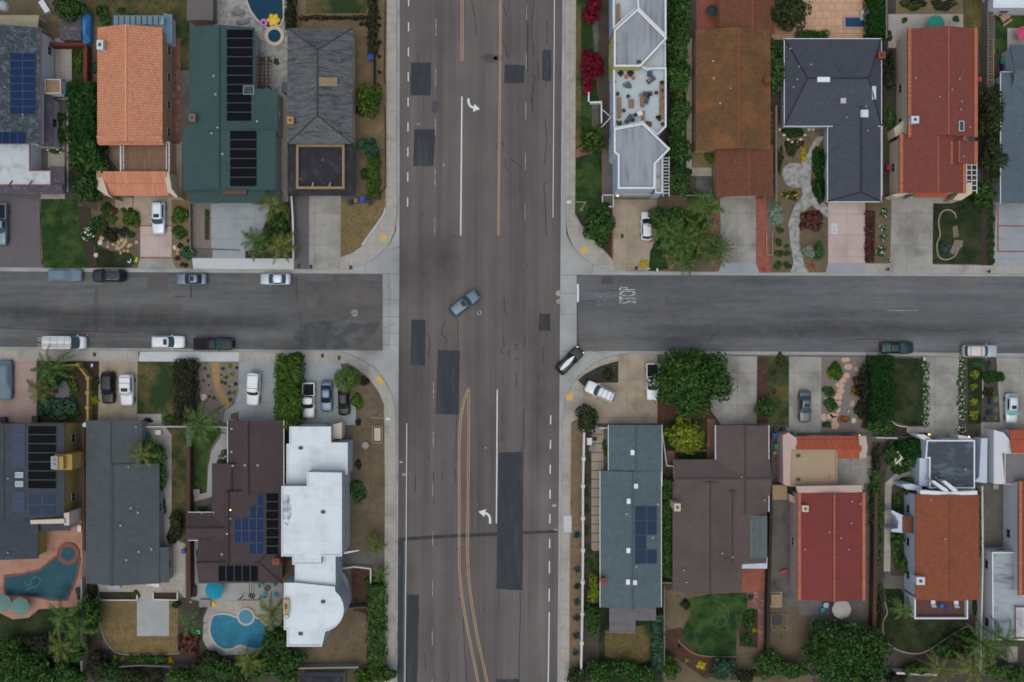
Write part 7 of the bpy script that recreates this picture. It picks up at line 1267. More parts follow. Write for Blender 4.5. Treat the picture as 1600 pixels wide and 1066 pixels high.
edging([(1493, 341), (1491, 333), (1481, 328), (1471, 332), (1466, 347), (1468.5, 367), (1463.5, 382), (1466, 400), (1476, 406), (1489, 402), (1495, 394), (1496, 387)], 'pale looped stone edging in the patchy front lawn', EDG, .2)
edging([(1382, 940), (1386, 957), (1379, 972), (1381, 992), (1390, 1008), (1410, 1018), (1434, 1021), (1455, 1013), (1485, 993), (1511, 978)], 'curved pale edging round the dark rear lawn', EDG, .22); edging([(1060, 1000), (1066, 1008), (1093, 1024), (1150, 1026)], 'tan edging between the bright lawn and red mulch', FW['tan'], .14); edging([(155, 945), (157, 975), (165, 1000), (180, 1018), (205, 1023), (260, 1022), (283, 1020)], 'grey edging round the tan back lawn', EDG, .18); edging([(1392, 658), (1403, 665), (1417, 667)], 'white curved edging at the foot of the dark front lawn', FW['white'], .18); edging([(602, 325), (598.5, 337), (578, 366), (565.5, 383.5)], 'pale kerb edging of the tan corner lawn', CONCN, .3); edging([(1535, 595), (1535, 622)], 'straight white edging in the bed behind the roses', FW['white'], .12)
STN = [M('boulder_tan', '#a58c6c', .2, 3, .15, .9, obj=True), M('boulder_grey', '#85807a', .2, 3, .15, .9, obj=True), M('boulder_pink', '#97807a', .15, 3, .15, .9, obj=True), M('paving_pale', '#b5b0a6', .1, 3, .1, .9, obj=True)]
def rock(px, py, r, mi, label, group=None, name='boulder', hz=.55, cat='boulder'):
    p = W(px, py, G); m = MB(); n = 9; a = rnd.uniform(0, 6); k = [rnd.uniform(.75, 1.15) for _ in range(n)]; vs = []
    for z, f in ((0, 1), (.35, .95), (.75, .6)): vs += [(r*.1*f*k[i]*math.cos(a+i*.698), r*.1*f*k[i]*math.sin(a+i*.698), r*.1*hz*z*rnd.uniform(.9, 1.1)) for i in range(n)]
    vs.append((0, 0, r*.1*hz)); m.add(vs, [(q*n+i, q*n+(i+1) % n, (q+1)*n+(i+1) % n, (q+1)*n+i) for q in (0, 1) for i in range(n)]+[(2*n+i, 2*n+(i+1) % n, 3*n) for i in range(n)])
    o = m.build(name, STN[mi], org=(0, 0, 0)); o.location = (p.x, p.y, G); return tag(o, label, cat, group)
rg = []
for i in range(46):
    t = rnd.random(); a = rnd.uniform(0, 6.28); rg.append((190+27*math.cos(a)*math.sqrt(t)*rnd.uniform(.5, 1), 378+18*math.sin(a)*math.sqrt(t)))
for i, (x, y) in enumerate(rg): rock(x, y, rnd.uniform(1.4, 3.2), rnd.choice((0, 0, 0, 1)), 'small tan or grey rock strewn over the rock garden left of the pink drive', 'rocks of the rock garden', 'rock', cat='rock')
for x, y, r, mi, lb in ((159, 372, 4, 0, 'orange tan boulder at the left of the rock garden'), (157, 379, 4.5, 3, 'pale flat boulder below the orange tan one'), (150, 399, 4, 3, 'single cream boulder near the street in the rock garden'), (1272+20, 624, 5, 2, 'pink boulder beside the flagstone steps'), (1332, 630, 5.5, 2, 'pink boulder on the gravel below the golden shrub'), (1338, 577, 5, 2, 'pink boulder on the gravel near the kerb'), (1334, 657, 4.5, 3, 'pale boulder at the lower gravel end'), (1294, 605, 4, 1, 'grey boulder left of the flagstone steps'), (1342, 636, 3, 1, 'thin grey boulder on the gravel'), (273, 387, 3.5, 3, 'pale boulder right of the pink drive'), (278, 390, 3, 0, 'tan boulder right of the pink drive'), (277, 396, 2.5, 0, 'small tan boulder at the right of the pink drive')): rock(x, y, r, mi, lb)
GSH = [(1321, 562, 6, 3.5), (1325, 573, 6, 4), (1322, 587, 5, 4), (1316, 594, 5.5, 4), (1312, 602, 6, 4), (1313, 611, 5.5, 4), (1309, 620, 6, 5), (1308, 630, 5.5, 5), (1307, 641, 5.5, 4), (1303, 648, 6, 4), (1296, 651, 5, 4), (1287, 652, 4, 5), (1305, 655, 5.5, 4), (1304, 665, 6, 5)]
for i, (x, y, a, b) in enumerate(GSH):
    p = PX([(x+1.12*a*math.cos(t*.785+.4)*rnd.uniform(.95, 1.15), y+1.15*b*math.sin(t*.785+.4)*rnd.uniform(.95, 1.2)) for t in range(8)]); m = MB(); m.prism(p, G, G+.1); tag(m.build('flagstone', M('flagstone_pink', '#a78d7c', .1, 1.5, .1, .9)), 'pink flagstone, %s from the kerb in the stepping path' % ORD[i], 'flagstone', 'flagstones of the stepping path')
for i in range(14):
    y = 672+14*i; m = MB(); m.prism(PX(RC(924, y-6.4, 943.5 if i > 4 else 943, y+6.4)), G, G+.09); tag(m.build('paving_slab', M('slab_tan', '#8e847a', .08, 2, .08, .9)), 'tan paving slab, %s from the top inside the white garden wall' % ORD[i], 'paving slab', 'paving slabs inside the white garden wall')
for i in range(9):
    t = i/8; x = 1218+52*t; y = 203+20*math.sin(math.pi*min(1, t*1.15)); m = MB(); m.prism(PX([(x+2.6*math.cos(q*1.257+i), y+2*math.sin(q*1.257+i)) for q in range(5)]), G, G+.2); tag(m.build('edging_stone', STN[3]), 'pale edging stone, %s from the left under the green mound bush' % ORD[i], 'edging stone', 'edging stones under the green mound')
for i in range(5): m = MB(); m.prism(PX(circ(1206, 178+9*i, 3.4, 8)), G, G+.1); tag(m.build('stepping_stone', M('step_brown', '#6a5648', .1, 2, .1, .9)), 'round brown stepping stone, %s from the top behind the brown tile house' % ORD[i], 'stepping stone', 'round stepping stones')
# ------------------------------------------------------------------ pools
POOLB = M('water_blue', '#2a6c84', .2, 1.3, .05, .1, spec=.03, blot='#24596e', blo=(.45, .7), bscale=.2); POOLT = M('water_teal', '#2b4d57', .12, .8, .04, .1, spec=.03, blot='#1b3037', blo=(.48, .62), bscale=.16); POOLN = M('water_navy', '#1d3a4e', .08, .3, .03, .08, spec=.03); SPAW = M('water_spa', '#4a7a8c', .08, .6, .03, .08, spec=.03); COPE = M('coping_cream', '#b3a594', .06, 2, .06, .85); COPB = M('coping_brick', '#6f4a44', .1, 3, .1, .9)  # teal blotches paint dark reflections, blue mottling paints caustic light
def pool(label, pts, wm, cm, w=.45, sm=True, spa=None, spam=None, z=G+.19):
    P = PX(smooth_pts(pts) if sm else pts); cx = sum(p[0] for p in P)/len(P); cy = sum(p[1] for p in P)/len(P); root = thing('swimming_pool', label, 'pool', (cx, cy, G)); P = ccw(P)
    def ring(name, Q, w, z, par):
        n = len(Q); I = inset(Q, w); m = MB(); vs = [(x, y, z) for x, y in Q]+[(x, y, z) for x, y in I]+[(x, y, G) for x, y in Q]+[(x, y, z-.2) for x, y in I]
        m.add(vs, [(i, (i+1) % n, n+(i+1) % n, n+i) for i in range(n)]+[(2*n+i, 2*n+(i+1) % n, (i+1) % n, i) for i in range(n)]+[(n+i, n+(i+1) % n, 3*n+(i+1) % n, 3*n+i) for i in range(n)]); m.build(name, cm, par); return I
    I = ring('coping', P, w, z, root); MB().sheet(I, z-.03).build('water', wm, root)
    if spa:
        x, y, r0, r1 = spa; sp = MB().cyl(*W(x, y, G)[:2], G, z+.08, r0*.1, n=28).build('spa', cm, root); MB().sheet(PX(circ(x, y, r1, 28)), z+.085).build('spa_water', spam or wm, sp)
    return root
pool('kidney-shaped bright blue pool with round spa below the brown house', [(331, 962), (345, 957), (358, 958), (372, 962), (392, 960), (410, 968), (424, 985), (421, 1005), (405, 1016), (390, 1014), (375, 1010), (362, 1016), (345, 1014), (332, 1002), (326, 984)], POOLB, M('coping_grey', '#a09c96', .05, 2, .06, .85), .32, True, (385, 963, 14, 11), SPAW)
pool('dark teal angular pool with round brick spa behind the yellow house', [(7, 899), (31, 897), (61, 890), (86, 869), (106, 860), (127, 872), (121, 902), (106, 939), (84, 939), (50, 933), (10, 930), (6, 922)], POOLT, COPB, .25, False, (107.5, 865, 17.5, 11))
pool('dark navy pool cut off by the top edge with cream coping', [(383, -60), (384, 0), (391, 18), (402, 33), (416, 45), (430, 46), (440, 40), (445, 28), (444, 0), (444, -60)], POOLN, COPE, .22, False, (429.5, 57, 15.5, 10))
pool('small rectangular plunge pool on the tan tiled patio', RC(1317, 25, 1353, 46), M('water_plunge', '#22405f', .08, .5, .03, .08, spec=.03), M('coping_rose', '#9a8076', .06, 2, .06, .85), .32, False); tag(MB().prism(PX(RC(1343, 18, 1362, 33)), G, G+.5).build('spa_tub', COPE), 'pale raised spa beside the small plunge pool', 'spa'); MB().sheet(PX(RC(1347, 21, 1359, 31), G+.5), G+.505).build('spa_water', SPAW, bpy.data.objects['spa_tub'])
edging([(38, 902+7), (47, 915), (50, 905), (58, 901), (64, 907), (58, 916), (50, 918), (40, 922)], 'pale floating hose loop in the dark teal pool', paint('hose_pale', '#6f8a8e', .5, 0), .06, .3, 'pool_hose', 'hose')
edging([(1115, 938), (1130, 944), (1138, 955), (1137, 968), (1128, 980), (1120, 975), (1124, 963), (1134, 965), (1133, 978)], 'green garden hose looped on the bright back lawn', paint('hose_green', '#3f7055', .5, 0), .06, .1, 'garden_hose', 'hose')
def ringfloat(px, py, r, col, label, name='pool_ring'):
    p = W(px, py, G+.2); m = MB(); n, k = 20, 8; R0, r0 = r*.066, r*.036; vs = [((R0+r0*math.cos(2*math.pi*j/k))*math.cos(2*math.pi*i/n)+p.x, (R0+r0*math.cos(2*math.pi*j/k))*math.sin(2*math.pi*i/n)+p.y, G+.16+r0*math.sin(2*math.pi*j/k)) for i in range(n) for j in range(k)]
    m.add(vs, [(i*k+j, ((i+1) % n)*k+j, ((i+1) % n)*k+(j+1) % k, i*k+(j+1) % k) for i in range(n) for j in range(k)]); return tag(m.build(name, col, smooth=True), label, 'pool float')
ringfloat(412, 35.5, 6.4, paint('float_purple', '#a877a5', .4, 0), 'purple inflatable ring in the navy pool'); YF = paint('float_yellow', '#c9a62c', .4, 0)
p = W(428, 32, G); m = MB(); m.dome(p.x, p.y, G+.1, .85, .85, .3, 14, 4)
for i in range(6): m.dome(p.x+.72*math.cos(i*1.047), p.y+.72*math.sin(i*1.047), G+.1, .38, .38, .34, 10, 3)
tag(m.build('pool_float', YF, smooth=True), 'yellow flower-shaped inflatable in the navy pool', 'pool float')
# ------------------------------------------------------------------ parasols, tables, chairs and other garden furniture
def parasol(px, py, r, col, label, h=2.4, n=8):
    p = W(px, py, h); root = thing('parasol', label, 'parasol', (p.x, p.y, G)); m = MB(); R_ = r*.1; vs = [(0, 0, h-G)]
    for f, z in ((.5, -.22), (1, -.52)): vs += [(R_*f*math.cos(2*math.pi*i/(2*n))*(1 if i % 2 == 0 else .95), R_*f*math.sin(2*math.pi*i/(2*n))*(1 if i % 2 == 0 else .95), h-G+z+(.0 if i % 2 == 0 else .05)) for i in range(2*n)]
    k = 2*n; m.add(vs, [(0, 1+i, 1+(i+1) % k) for i in range(k)]+[(1+i, 1+k+i, 1+k+(i+1) % k, 1+(i+1) % k) for i in range(k)]); m.build('canopy', col, root, (0, 0, 0))
    MB().cyl(0, 0, 0, h-G+.08, .03, n=8).build('pole', ALU, root, (0, 0, 0)); MB().cyl(0, 0, 0, .08, .28, n=12).build('base', ALU, root, (0, 0, 0)); return root
def fab(n, c, v=.07): return M('fabric_'+n, c, v, 3, .06, .9, obj=True)
parasol(333, 924, 14.5, fab('turquoise', '#207c92'), 'bright turquoise octagonal parasol below the brown house'); parasol(29, 949, 14, fab('sage', '#5a7a74'), 'right grey-green parasol at the dark teal pool'); parasol(1, 944, 14, fab('sage', '#5a7a74'), 'left grey-green parasol at the dark teal pool, cut by the frame'); parasol(1465, 35, 13.5, fab('seagreen', '#2c7a6e'), 'sea green parasol behind the red roof'); parasol(1317, 954, 15, fab('linen', '#9d9a95'), 'pale grey scalloped parasol on the deck behind the crimson house'); parasol(1602, 50, 11, fab('rose', '#b04460'), 'pink red parasol at the right edge'); parasol(1113, 15, 9, fab('midnight', '#2b343c'), 'dark round parasol on the brick patio')
def table(px, py, r, label, col, h=.74, square=None, z=G, name='garden_table', rot=0):
    p = W(px, py, z+h); root = thing(name, label, 'table', (p.x, p.y, z)); m = MB()
    if square: m.box(0, 0, h-.05, square[0], square[1], .05, R(rot)); L = [(sx*square[0]*.42, sy*square[1]*.42) for sx in (-1, 1) for sy in (-1, 1)]
    else: m.cyl(0, 0, h-.05, h, r*.1, n=18); L = [(r*.06*math.cos(a), r*.06*math.sin(a)) for a in (0.8, 2.4, 3.9, 5.5)]
    m.build('table_top', col, root, (0, 0, 0)); c, s = math.cos(R(rot)), math.sin(R(rot))
    for x, y in L: MB().cyl(x*c-y*s, x*s+y*c, 0, h-.05, .03, n=6).build('leg', col, root, (0, 0, 0))
    return root
def chair(px, py, rot, label, col, z=G, group=None, w=.55):
    p = W(px, py, z+.45); root = thing('garden_chair', label, 'chair', (p.x, p.y, z), R(rot) or 1e-6, group); MB().box(0, 0, .4, w, w, .07).build('seat', col, root, (0, 0, 0)); MB().beam((-w*.48, 0, .42), (-w*.62, 0, .95), w, .06).build('backrest', col, root, (0, 0, 0))
    for x in (-.22, .22):
        for y in (-.22, .22): MB().box(x, y, 0, .05, .05, .4).build('leg', col, root, (0, 0, 0))
    return root
def lounger(px, py, rot, label, col, z=G, L=1.9, group=None):
    p = W(px, py, z+.35); root = thing('sun_lounger', label, 'sun lounger', (p.x, p.y, z), R(rot) or 1e-6, group); MB().box(.25, 0, .3, L*.68, .66, .08).build('seat', col, root, (0, 0, 0)); MB().beam((-L*.2, 0, .33), (-L*.48, 0, .7), .66, .08).build('backrest', col, root, (0, 0, 0))
    for x in (-.5, .7):
        for y in (-.27, .27): MB().box(x, y, 0, .06, .06, .3).build('leg', col, root, (0, 0, 0))
    return root
LG = paint('resin_grey', '#65696f', .6, 0); BK = paint('resin_black', '#1f2224', .6, 0); WH = paint('resin_white', '#bcbfc1', .5, 0); TQ = paint('resin_turquoise', '#2d8a96', .5, 0); BW = M('outdoor_wood', '#7a6150', .15, 4, .1, .85, obj=True); CUSH = fab('cushion_grey', '#4a4f55'); PINKW = M('picnic_wood', '#8f7466', .12, 4, .1, .85, obj=True)
lounger(372, 20, 15, 'grey sun lounger by the navy pool, nearer the top edge', LG); lounger(380, 34, 15, 'grey sun lounger by the navy pool, nearer the green roof', LG); lounger(1458, 942, 92, 'left white lounger on the red rear balcony', WH, 2.9, 1.2); lounger(1494, 943, 92, 'right white lounger on the red rear balcony', WH, 2.9, 1.2); lounger(1474, 948, 150, 'blue folded lounger on the red rear balcony', paint('resin_blue', '#2c4a86', .6, 0), 2.9, 1.0); lounger(240, 913, -12, 'white lounger on the grey house terrace', WH); lounger(123, 927, 110, 'dark lounger right of the dark teal pool', BK)
table(247, 676, 0, 'square white table on the side patio of the grey house', WH, square=(.85, .75)); table(230, 680, 5, 'teal round table at the grey house wall', paint('resin_teal', '#215c58', .5, 0)); table(178, 916, 0, 'pale blue-grey rectangular table on the grey house terrace', paint('resin_paleblue', '#8a93a6', .6, 0), square=(1.9, .9)); table(417, 920, 4.5, 'round dark fire table on the pool terrace', paint('resin_dark', '#3c4145', .6, 0), .5)
for i, (x, y, r) in enumerate(((409, 915, 0), (414, 930, 90), (427, 914, 200), (429, 930, 150))): chair(x, y, r, 'turquoise chair, %s round the dark fire table' % ['left', 'lower', 'upper right', 'lower right'][i], TQ, group='turquoise chairs')
table(1291, 946, 4.4, 'pale blue round table on the grey deck', paint('resin_sky', '#7fa5b8', .5, 0)); chair(1285, 953, 30, 'teal chair beside the pale blue round table', TQ); table(921, 690, 0, 'white square table inside the white garden wall', WH, square=(.8, 1.1)); chair(928, 686, 180, 'black chair beside the white square table', BK); table(925, 701, 5, 'dark blue-grey covered round table by the paving slabs', LG, .6)
pt = W(1570, 27, .7); root = thing('picnic_table', 'pinkish wooden picnic table with two benches on the green lawn', 'picnic table', (pt.x, pt.y, G), R(35))
MB().box(0, 0, .68, 1.5, 1.0, .06).build('table_top', PINKW, root, (0, 0, 0))
for s in (-1, 1): MB().box(0, s*.95, .4, 1.7, .32, .06).build('bench', PINKW, root, (0, 0, 0)); MB().box(s*.55, 0, .32, .08, 2.0, .08).build('crossbar', PINKW, root, (0, 0, 0)); MB().box(s*.55, .25, 0, .08, .08, .68).box(s*.55, -.25, 0, .08, .08, .68).build('leg', PINKW, root, (0, 0, 0))
# roof terrace of the white building
TZ = 5.2
def tz(x, y): return 945+x/8.2, 90+y/8.2
def box_thing(name, label, cat, x, y, dx, dy, h, mat, z=TZ, rot=0, group=None):
    p = W(x, y, z+h); m = MB(); m.box(p.x, p.y, z, dx, dy, h, R(rot)); m.box(p.x, p.y, z+h-.001, dx+.06, dy+.06, .05, R(rot)); return tag(m.build(name, mat), label, cat, group)
SOIL = MULCHD
for nm, x, y, dx, dy, lb in (('planter_box', 185, 640, .5, 3.0, 'long brown planter box along the left of the roof terrace'), ('planter_box', 735, 560, .6, 5.2, 'long planter box along the right parapet of the roof terrace'), ('planter_box', 492, 740, .4, 1.2, 'short brown planter box at the lower centre of the roof terrace'), ('planter_box', 480, 560, .5, 1.3, 'short brown planter box at the centre of the roof terrace')):
    a, b = tz(x, y); box_thing(nm, lb, 'planter', a, b, dx, dy, .5, BW)
for i, (x, y, r, mt, lb) in enumerate(((205, 200, 4.5, 'olive', 'olive bush in the upper left corner of the roof terrace'), (330, 200, 5, 'olive', 'olive bush at the yellow wall of the roof terrace'), (735, 330, 3.4, 'olive', 'upper olive bush in the right terrace planter'), (738, 430, 3.4, 'olive', 'second olive bush in the right terrace planter'), (735, 530, 3.4, 'orange', 'brown-orange bush in the right terrace planter'), (735, 640, 3.6, 'orange', 'lower brown-orange bush in the right terrace planter'), (700, 770, 5, 'olive', 'bush at the lower end of the right terrace planter'), (555, 850, 6, 'orange', 'orange-brown bush at the lower roof corner of the terrace'), (185, 840, 4.5, 'palm', 'thin bush at the lower left of the roof terrace'), (130, 300, 2.6, 'dull', 'narrow bush at the left parapet of the roof terrace'), (300, 350, 5.5, 'silver', 'spindly grey-green plant by the small terrace chair'))):
    a, b = tz(x, y); p = W(a, b, TZ+.5); o = bpy.data.objects.new('shrub', bushmesh(mt)); C.objects.link(o); o.location = (p.x, p.y, TZ+.05); o.scale = (r*.1, r*.1*(1.6 if 720 < x < 745 else 1), .6); tag(o, lb, 'shrub')
for i, (x, y, rot, L) in enumerate(((305, 790, 55, 1.7), (590, 290, 35, 1.5), (548, 465, 5, 1.4), (535, 550, 80, 1.1))): a, b = tz(x, y); lounger(a, b, rot, ['dark grey lounger at the lower left of the roof terrace', 'dark cushioned lounger by the patio heater', 'dark lounger at the centre of the roof terrace', 'dark short lounger just below the centre lounger'][i], CUSH, TZ, L)
a, b = tz(340, 590); table(a, b, 0, 'small slatted brown table on the roof terrace', BW, .45, (.8, 1.3), TZ); a, b = tz(450, 715); table(a, b, 0, 'white square table on the roof terrace', WH, .6, (.75, .75), TZ, rot=25); a, b = tz(465, 480); table(a, b, 3, 'round brown side table on the roof terrace', BW, .5, None, TZ)
for i, (x, y) in enumerate(((255, 345), (390, 735), (350, 800), (560, 500))): a, b = tz(x, y); chair(a, b, 40+70*i, ['small grey chair at the spindly plant on the roof terrace', 'dark stool by the white square terrace table', 'small dark chair beside the lower left lounger', 'black chair between the centre loungers'][i], BK if i else LG, TZ, w=.45)
def pot(px, py, r, label, col, z=G, h=.45, group=None):
    p = W(px, py, z+h); m = MB(); m.cyl(p.x, p.y, z, z+h, r*.075, r*.1, 12); m.cyl(p.x, p.y, z+h-.02, z+h+.02, r*.11, n=12); return tag(m.build('plant_pot', col), label, 'pot', group)
PT = [M('pot_terracotta', '#94593f', .1, 3, .08, .85, obj=True), M('pot_dark', '#33363a', .1, 3, .08, .8, obj=True), M('pot_stone', '#8a8580', .1, 3, .08, .9, obj=True)]
for x, y, k, lb in ((275, 245, 0, 'terracotta pot by the yellow wall of the roof terrace'), (368, 260, 0, 'orange pot right of the olive bush on the roof terrace'), (300, 495, 1, 'dark pot above the slatted terrace table'), (245, 680, 1, 'dark pot right of the long left terrace planter'), (165, 465, 1, 'dark pot at the left parapet of the roof terrace'), (660, 450, 1, 'dark pot left of the right terrace planter'), (740, 850, 1, 'dark pot at the lower right parapet of the roof terrace'), (490, 615, 0, 'orange pot in the middle of the roof terrace')): a, b = tz(x, y); pot(a, b, 2.6, lb, PT[k], TZ)
a, b = tz(585, 262); p = W(a, b, TZ+1.8); root = thing('patio_heater', 'patio heater with warm copper hood on the roof terrace', 'patio heater', (p.x, p.y, TZ)); MB().cyl(0, 0, 0, 1.8, .04, n=8).build('pole', ALU, root, (0, 0, 0)); MB().cyl(0, 0, 1.75, 1.9, .24, .05, 14).build('hood', PT[0], root, (0, 0, 0)); MB().cyl(0, 0, 0, .5, .2, .16, 12).build('base', ALU, root, (0, 0, 0))
a, b = tz(580, 205); box_thing('storage_chest', 'blue covered chest under the upper terrace parapet', 'chest', a, b, .7, .6, .6, paint('cover_blue', '#2a4a70', .6, 0))
box_thing('planter_box', 'brown planter box on the top left terrace of the white building', 'planter', 966, 24, .45, 3.4, .5, BW, 5.2)
pot(1028.5, 276, 2.4, 'upper pale urn on the narrow balcony of the white building', PT[2], 4.6); pot(1027, 296, 2.4, 'lower pale urn on the narrow balcony of the white building', PT[2], 4.6); pot(571, 696, 5, 'stone urn beside the white modern house', PT[2]); pot(345, 663, 3, 'x', PT[2]) if 0 else None; pot(1285, 690, 2, 'x', PT[1]) if 0 else None
# bins
def bin_(px, py, col, label, h=1.05, w=.62, rot=0, lid=None):
    p = W(px, py, h+G); root = thing('wheelie_bin', label, 'bin', (p.x, p.y, G), R(rot) or 1e-6); m = MB(); vs = [(sx*w*f, sy*w*f*1.1, z) for z, f in ((.08, .36), (h-.08, .48)) for sx, sy in ((-1, -1), (1, -1), (1, 1), (-1, 1))]
    m.add(vs, [(0, 1, 5, 4), (1, 2, 6, 5), (2, 3, 7, 6), (3, 0, 4, 7), (3, 2, 1, 0)]); m.build('body', col, root, (0, 0, 0)); l = MB(); l.box(0, 0, h-.08, w*1.06, w*1.14, .06); l.box(0, 0, h-.02, w*.8, w*.85, .05); l.build('lid', lid or col, root, (0, 0, 0))
    for s in (-1, 1): t = MB(); t.tube([(w*.3*s-.03*s, -w*.5, .1), (w*.3*s+.03*s, -w*.5, .1)], .1, 10); t.build('wheel', BLK, root, (0, 0, 0))
    return root
BB = paint('bin_blue', '#26408c', .5, 0); BG = paint('bin_green', '#25795a', .5, 0); BKB = paint('bin_black', '#232629', .5, 0); BP = paint('bin_indigo', '#32307e', .5, 0); BR = paint('bin_red', '#a02f40', .5, 0)
for x, y, c, lb, w in ((579, 89, BB, 'round blue bin at the dark wire fence above the bright tree', .8), (566, 311, BB, 'blue bin beside the black bin on the tan corner lawn', .75), (556, 313, BW, 'brown box bin between the blue and black bins', .6), (547, 316, BKB, 'black bin left of the brown box bin', .6), (577, 316, BKB, 'black bag bin right of the blue bin on the corner lawn', .55), (1211, 681, BB, 'blue bin in the alley left of the pink house', .75), (1213, 671, BKB, 'left black bin at the alley mouth', .65), (1225, 671, BKB, 'right black bin at the alley mouth', .65), (1214.5, 698, BG, 'green bin in the alley left of the pink house', .75), (1569, 95, BG, 'green bin above the indigo bin right of the trellis', .8), (1571, 104, BP, 'indigo bin below the green bin right of the trellis', .8), (1552, 700, BKB, 'black bin in the alley right of the dark garage roof', .8), (1550, 720, BP, 'indigo bin in the alley right of the dark garage roof', .9), (1551, 729, BG, 'green bin in the alley right of the dark garage roof', .8), (1242, 678, BG, 'green bin at the pink wing wall', .6), (4, 656, BKB, 'black bin at the left edge before the yellow house', .8), (54, 655, BKB, 'black bin with white label before the yellow house', .9), (286, 862, BB, 'blue bin on the side path by the brown fence', .6), (466, 594, BB, 'blue bin beside the bright green hedge', .5), (1035, 696, BB, 'blue bin right of the grey-green roof', .6), (1208.5, 276, BB, 'blue bin along the brown tile house wall', .5), (1389, 262, BR, 'red bin by the cream house wall', .6), (1531, 124, BR, 'red bin right of the red roof', .6)): bin_(x, y, c, lb, w=w)
def toy(px, py, lb, col, nm='toy_cart'):
    p = W(px, py, G+.3); root = thing(nm, lb, 'toy', (p.x, p.y, G), R(25)); MB().box(0, 0, .18, .9, .5, .22).build('body', col, root, (0, 0, 0)); MB().beam((.45, 0, .35), (.8, 0, .7), .06, .05).build('handle', BLK, root, (0, 0, 0))
    for x in (-.3, .3):
        for y in (-.28, .28): m = MB(); m.tube([(x, y-.03, .12), (x, y+.03, .12)], .12, 10); m.build('wheel', BLK, root, (0, 0, 0))
toy(1216.5, 718, 'red toy wagon in the alley left of the pink house', BR); toy(1212, 707, 'pinkish toy wagon above the red one in the alley', PINKW); toy(1224, 893, 'red and white toy tricycle in the lower alley', BR)
# blue tarp, covered boat heap and boxes in the top left yard
p0 = [(127, 17), (133, 16), (139, 24), (138, 62), (133, 69), (128, 66), (123, 50), (124, 30)]; pts = PX(p0, 1.8); m = MB(); n = len(pts); cx, cy = sum(q[0] for q in pts)/n, sum(q[1] for q in pts)/n; vs = [(x, y, G) for x, y in pts]+[(x, y, 1.3+.25*math.sin(i*1.7)) for i, (x, y) in enumerate(pts)]+[((x+cx)/2, (y+cy)/2, 2.0+.1*math.sin(i*2.3)) for i, (x, y) in enumerate(pts)]+[(cx, cy, 2.1)]
m.add(vs, [(k*n+i, k*n+(i+1) % n, (k+1)*n+(i+1) % n, (k+1)*n+i) for k in (0, 1) for i in range(n)]+[(2*n+i, 2*n+(i+1) % n, 3*n) for i in range(n)]); o = m.build('tarp_cover', M('tarp_blue', '#3a71a8', .12, 1.5, .06, .6)); fixn(o); tag(o, 'bright blue tarp draped over a long heap beside the slate shed', 'tarp')
for x, y, dx, dy, r, lb in ((69, 10, .8, 2.0, 32, 'white box trailer lid leaning in the top left yard'),): box_thing('white_chest', lb, 'chest', x, y, dx, dy, .6, WH, G, r)
for x, y, rx, ry, lb in ((3, 8, 8, 9, 'white covered heap at the top left corner'), (8, 10, 5, 8, 'second white covered heap at the top left corner')): p = W(x, y, .6); m = MB(); m.dome(p.x, p.y, G, rx*.1, ry*.1, .9, 12, 4); tag(m.build('covered_heap', fab('cover_white', '#9a9ea0'), smooth=True), lb, 'covered heap')
m = MB(); p = W(412, 112, 2.4)
for i in range(3): m.beam(W(407+i*6, 88, 2.4), W(407+i*6, 137, 2.4), .18, .16)
for i in range(9): m.beam(W(401, 90+i*5.6, 2.55), W(424, 90+i*5.6, 2.55), .1, .1)
root = thing('pergola', 'brown timber pergola between the pool and the green roof', 'pergola', (p.x, p.y, G)); m.build('roof_beams', FW['brown'], root)
for x in (407, 419):
    for y in (90, 135): q = W(x, y, 2.3); MB().box(q.x, q.y, G, .16, .16, 2.2).build('post', FW['brown'], root)
m = MB(); p = W(395, 925, 2.3)
for i in range(3): m.beam(W(389.5+i*3.6, 912, 2.4), W(389.5+i*3.6, 935, 2.4), .1, .14)
m.beam(W(371, 937.5, 2.2), W(405, 937.5, 2.2), .25, .16); root = thing('pergola', 'slim dark pergola beams over the pool terrace of the brown house', 'pergola', (p.x, p.y, G)); m.build('roof_beams', FW['grey'], root)
for x in (373, 403): q = W(x, 937.5, 2.2); MB().box(q.x, q.y, G, .14, .14, 2.0).build('post', FW['grey'], root)
# swing set / play frame, barbecue, hot tub cover, sunken goods
p = W(1217, 972, 1.6); root = thing('play_frame', 'dark metal play frame in the dirt yard behind the crimson house', 'play frame', (p.x, p.y, G))
for sx in (-1, 1):
    for sy in (-1, 1): MB().box(p.x+sx*1.15, p.y+sy*1.2, G, .08, .08, 1.6).build('leg', FW['grey'], root)
for s in (-1, 1): MB().beam((p.x-1.15, p.y+s*1.2, G+1.6), (p.x+1.15, p.y+s*1.2, G+1.6), .08, .08).build('rail', FW['grey'], root); MB().beam((p.x+s*1.15, p.y-1.2, G+1.6), (p.x+s*1.15, p.y+1.2, G+1.6), .08, .08).build('rail', FW['grey'], root)
MB().box(p.x, p.y, G+.5, 1.4, 1.5, .08).build('platform', BKB, root)
box_thing('covered_grill', 'black covered box by the brown fence under the turquoise parasol', 'grill', 300, 925, .9, 1.6, .9, BKB, G); box_thing('storage_bench', 'grey square-topped grid bench left of the pool terrace', 'bench', 320, 943, 1.7, 1.1, .5, PT[2], G); box_thing('stacked_lumber', 'pale stack of lumber at the lower alley end', 'lumber', 1213, 938, 1.6, 1.8, .5, TIMBER, G); box_thing('planter_box', 'white-edged planter of dark soil at the parked pickup', 'planter', 1030, 640, .8, .8, .2, FW['white'], G) if 0 else None; box_thing('gutter_bin', 'grey round drum on the white alley wall', 'drum', 1556, 760, .8, .8, .7, PT[2], G); box_thing('meter_box', 'grey meter box left of the kidney pool spa', 'box', 1290, 607, .1, .1, .1, PT[2], G) if 0 else None
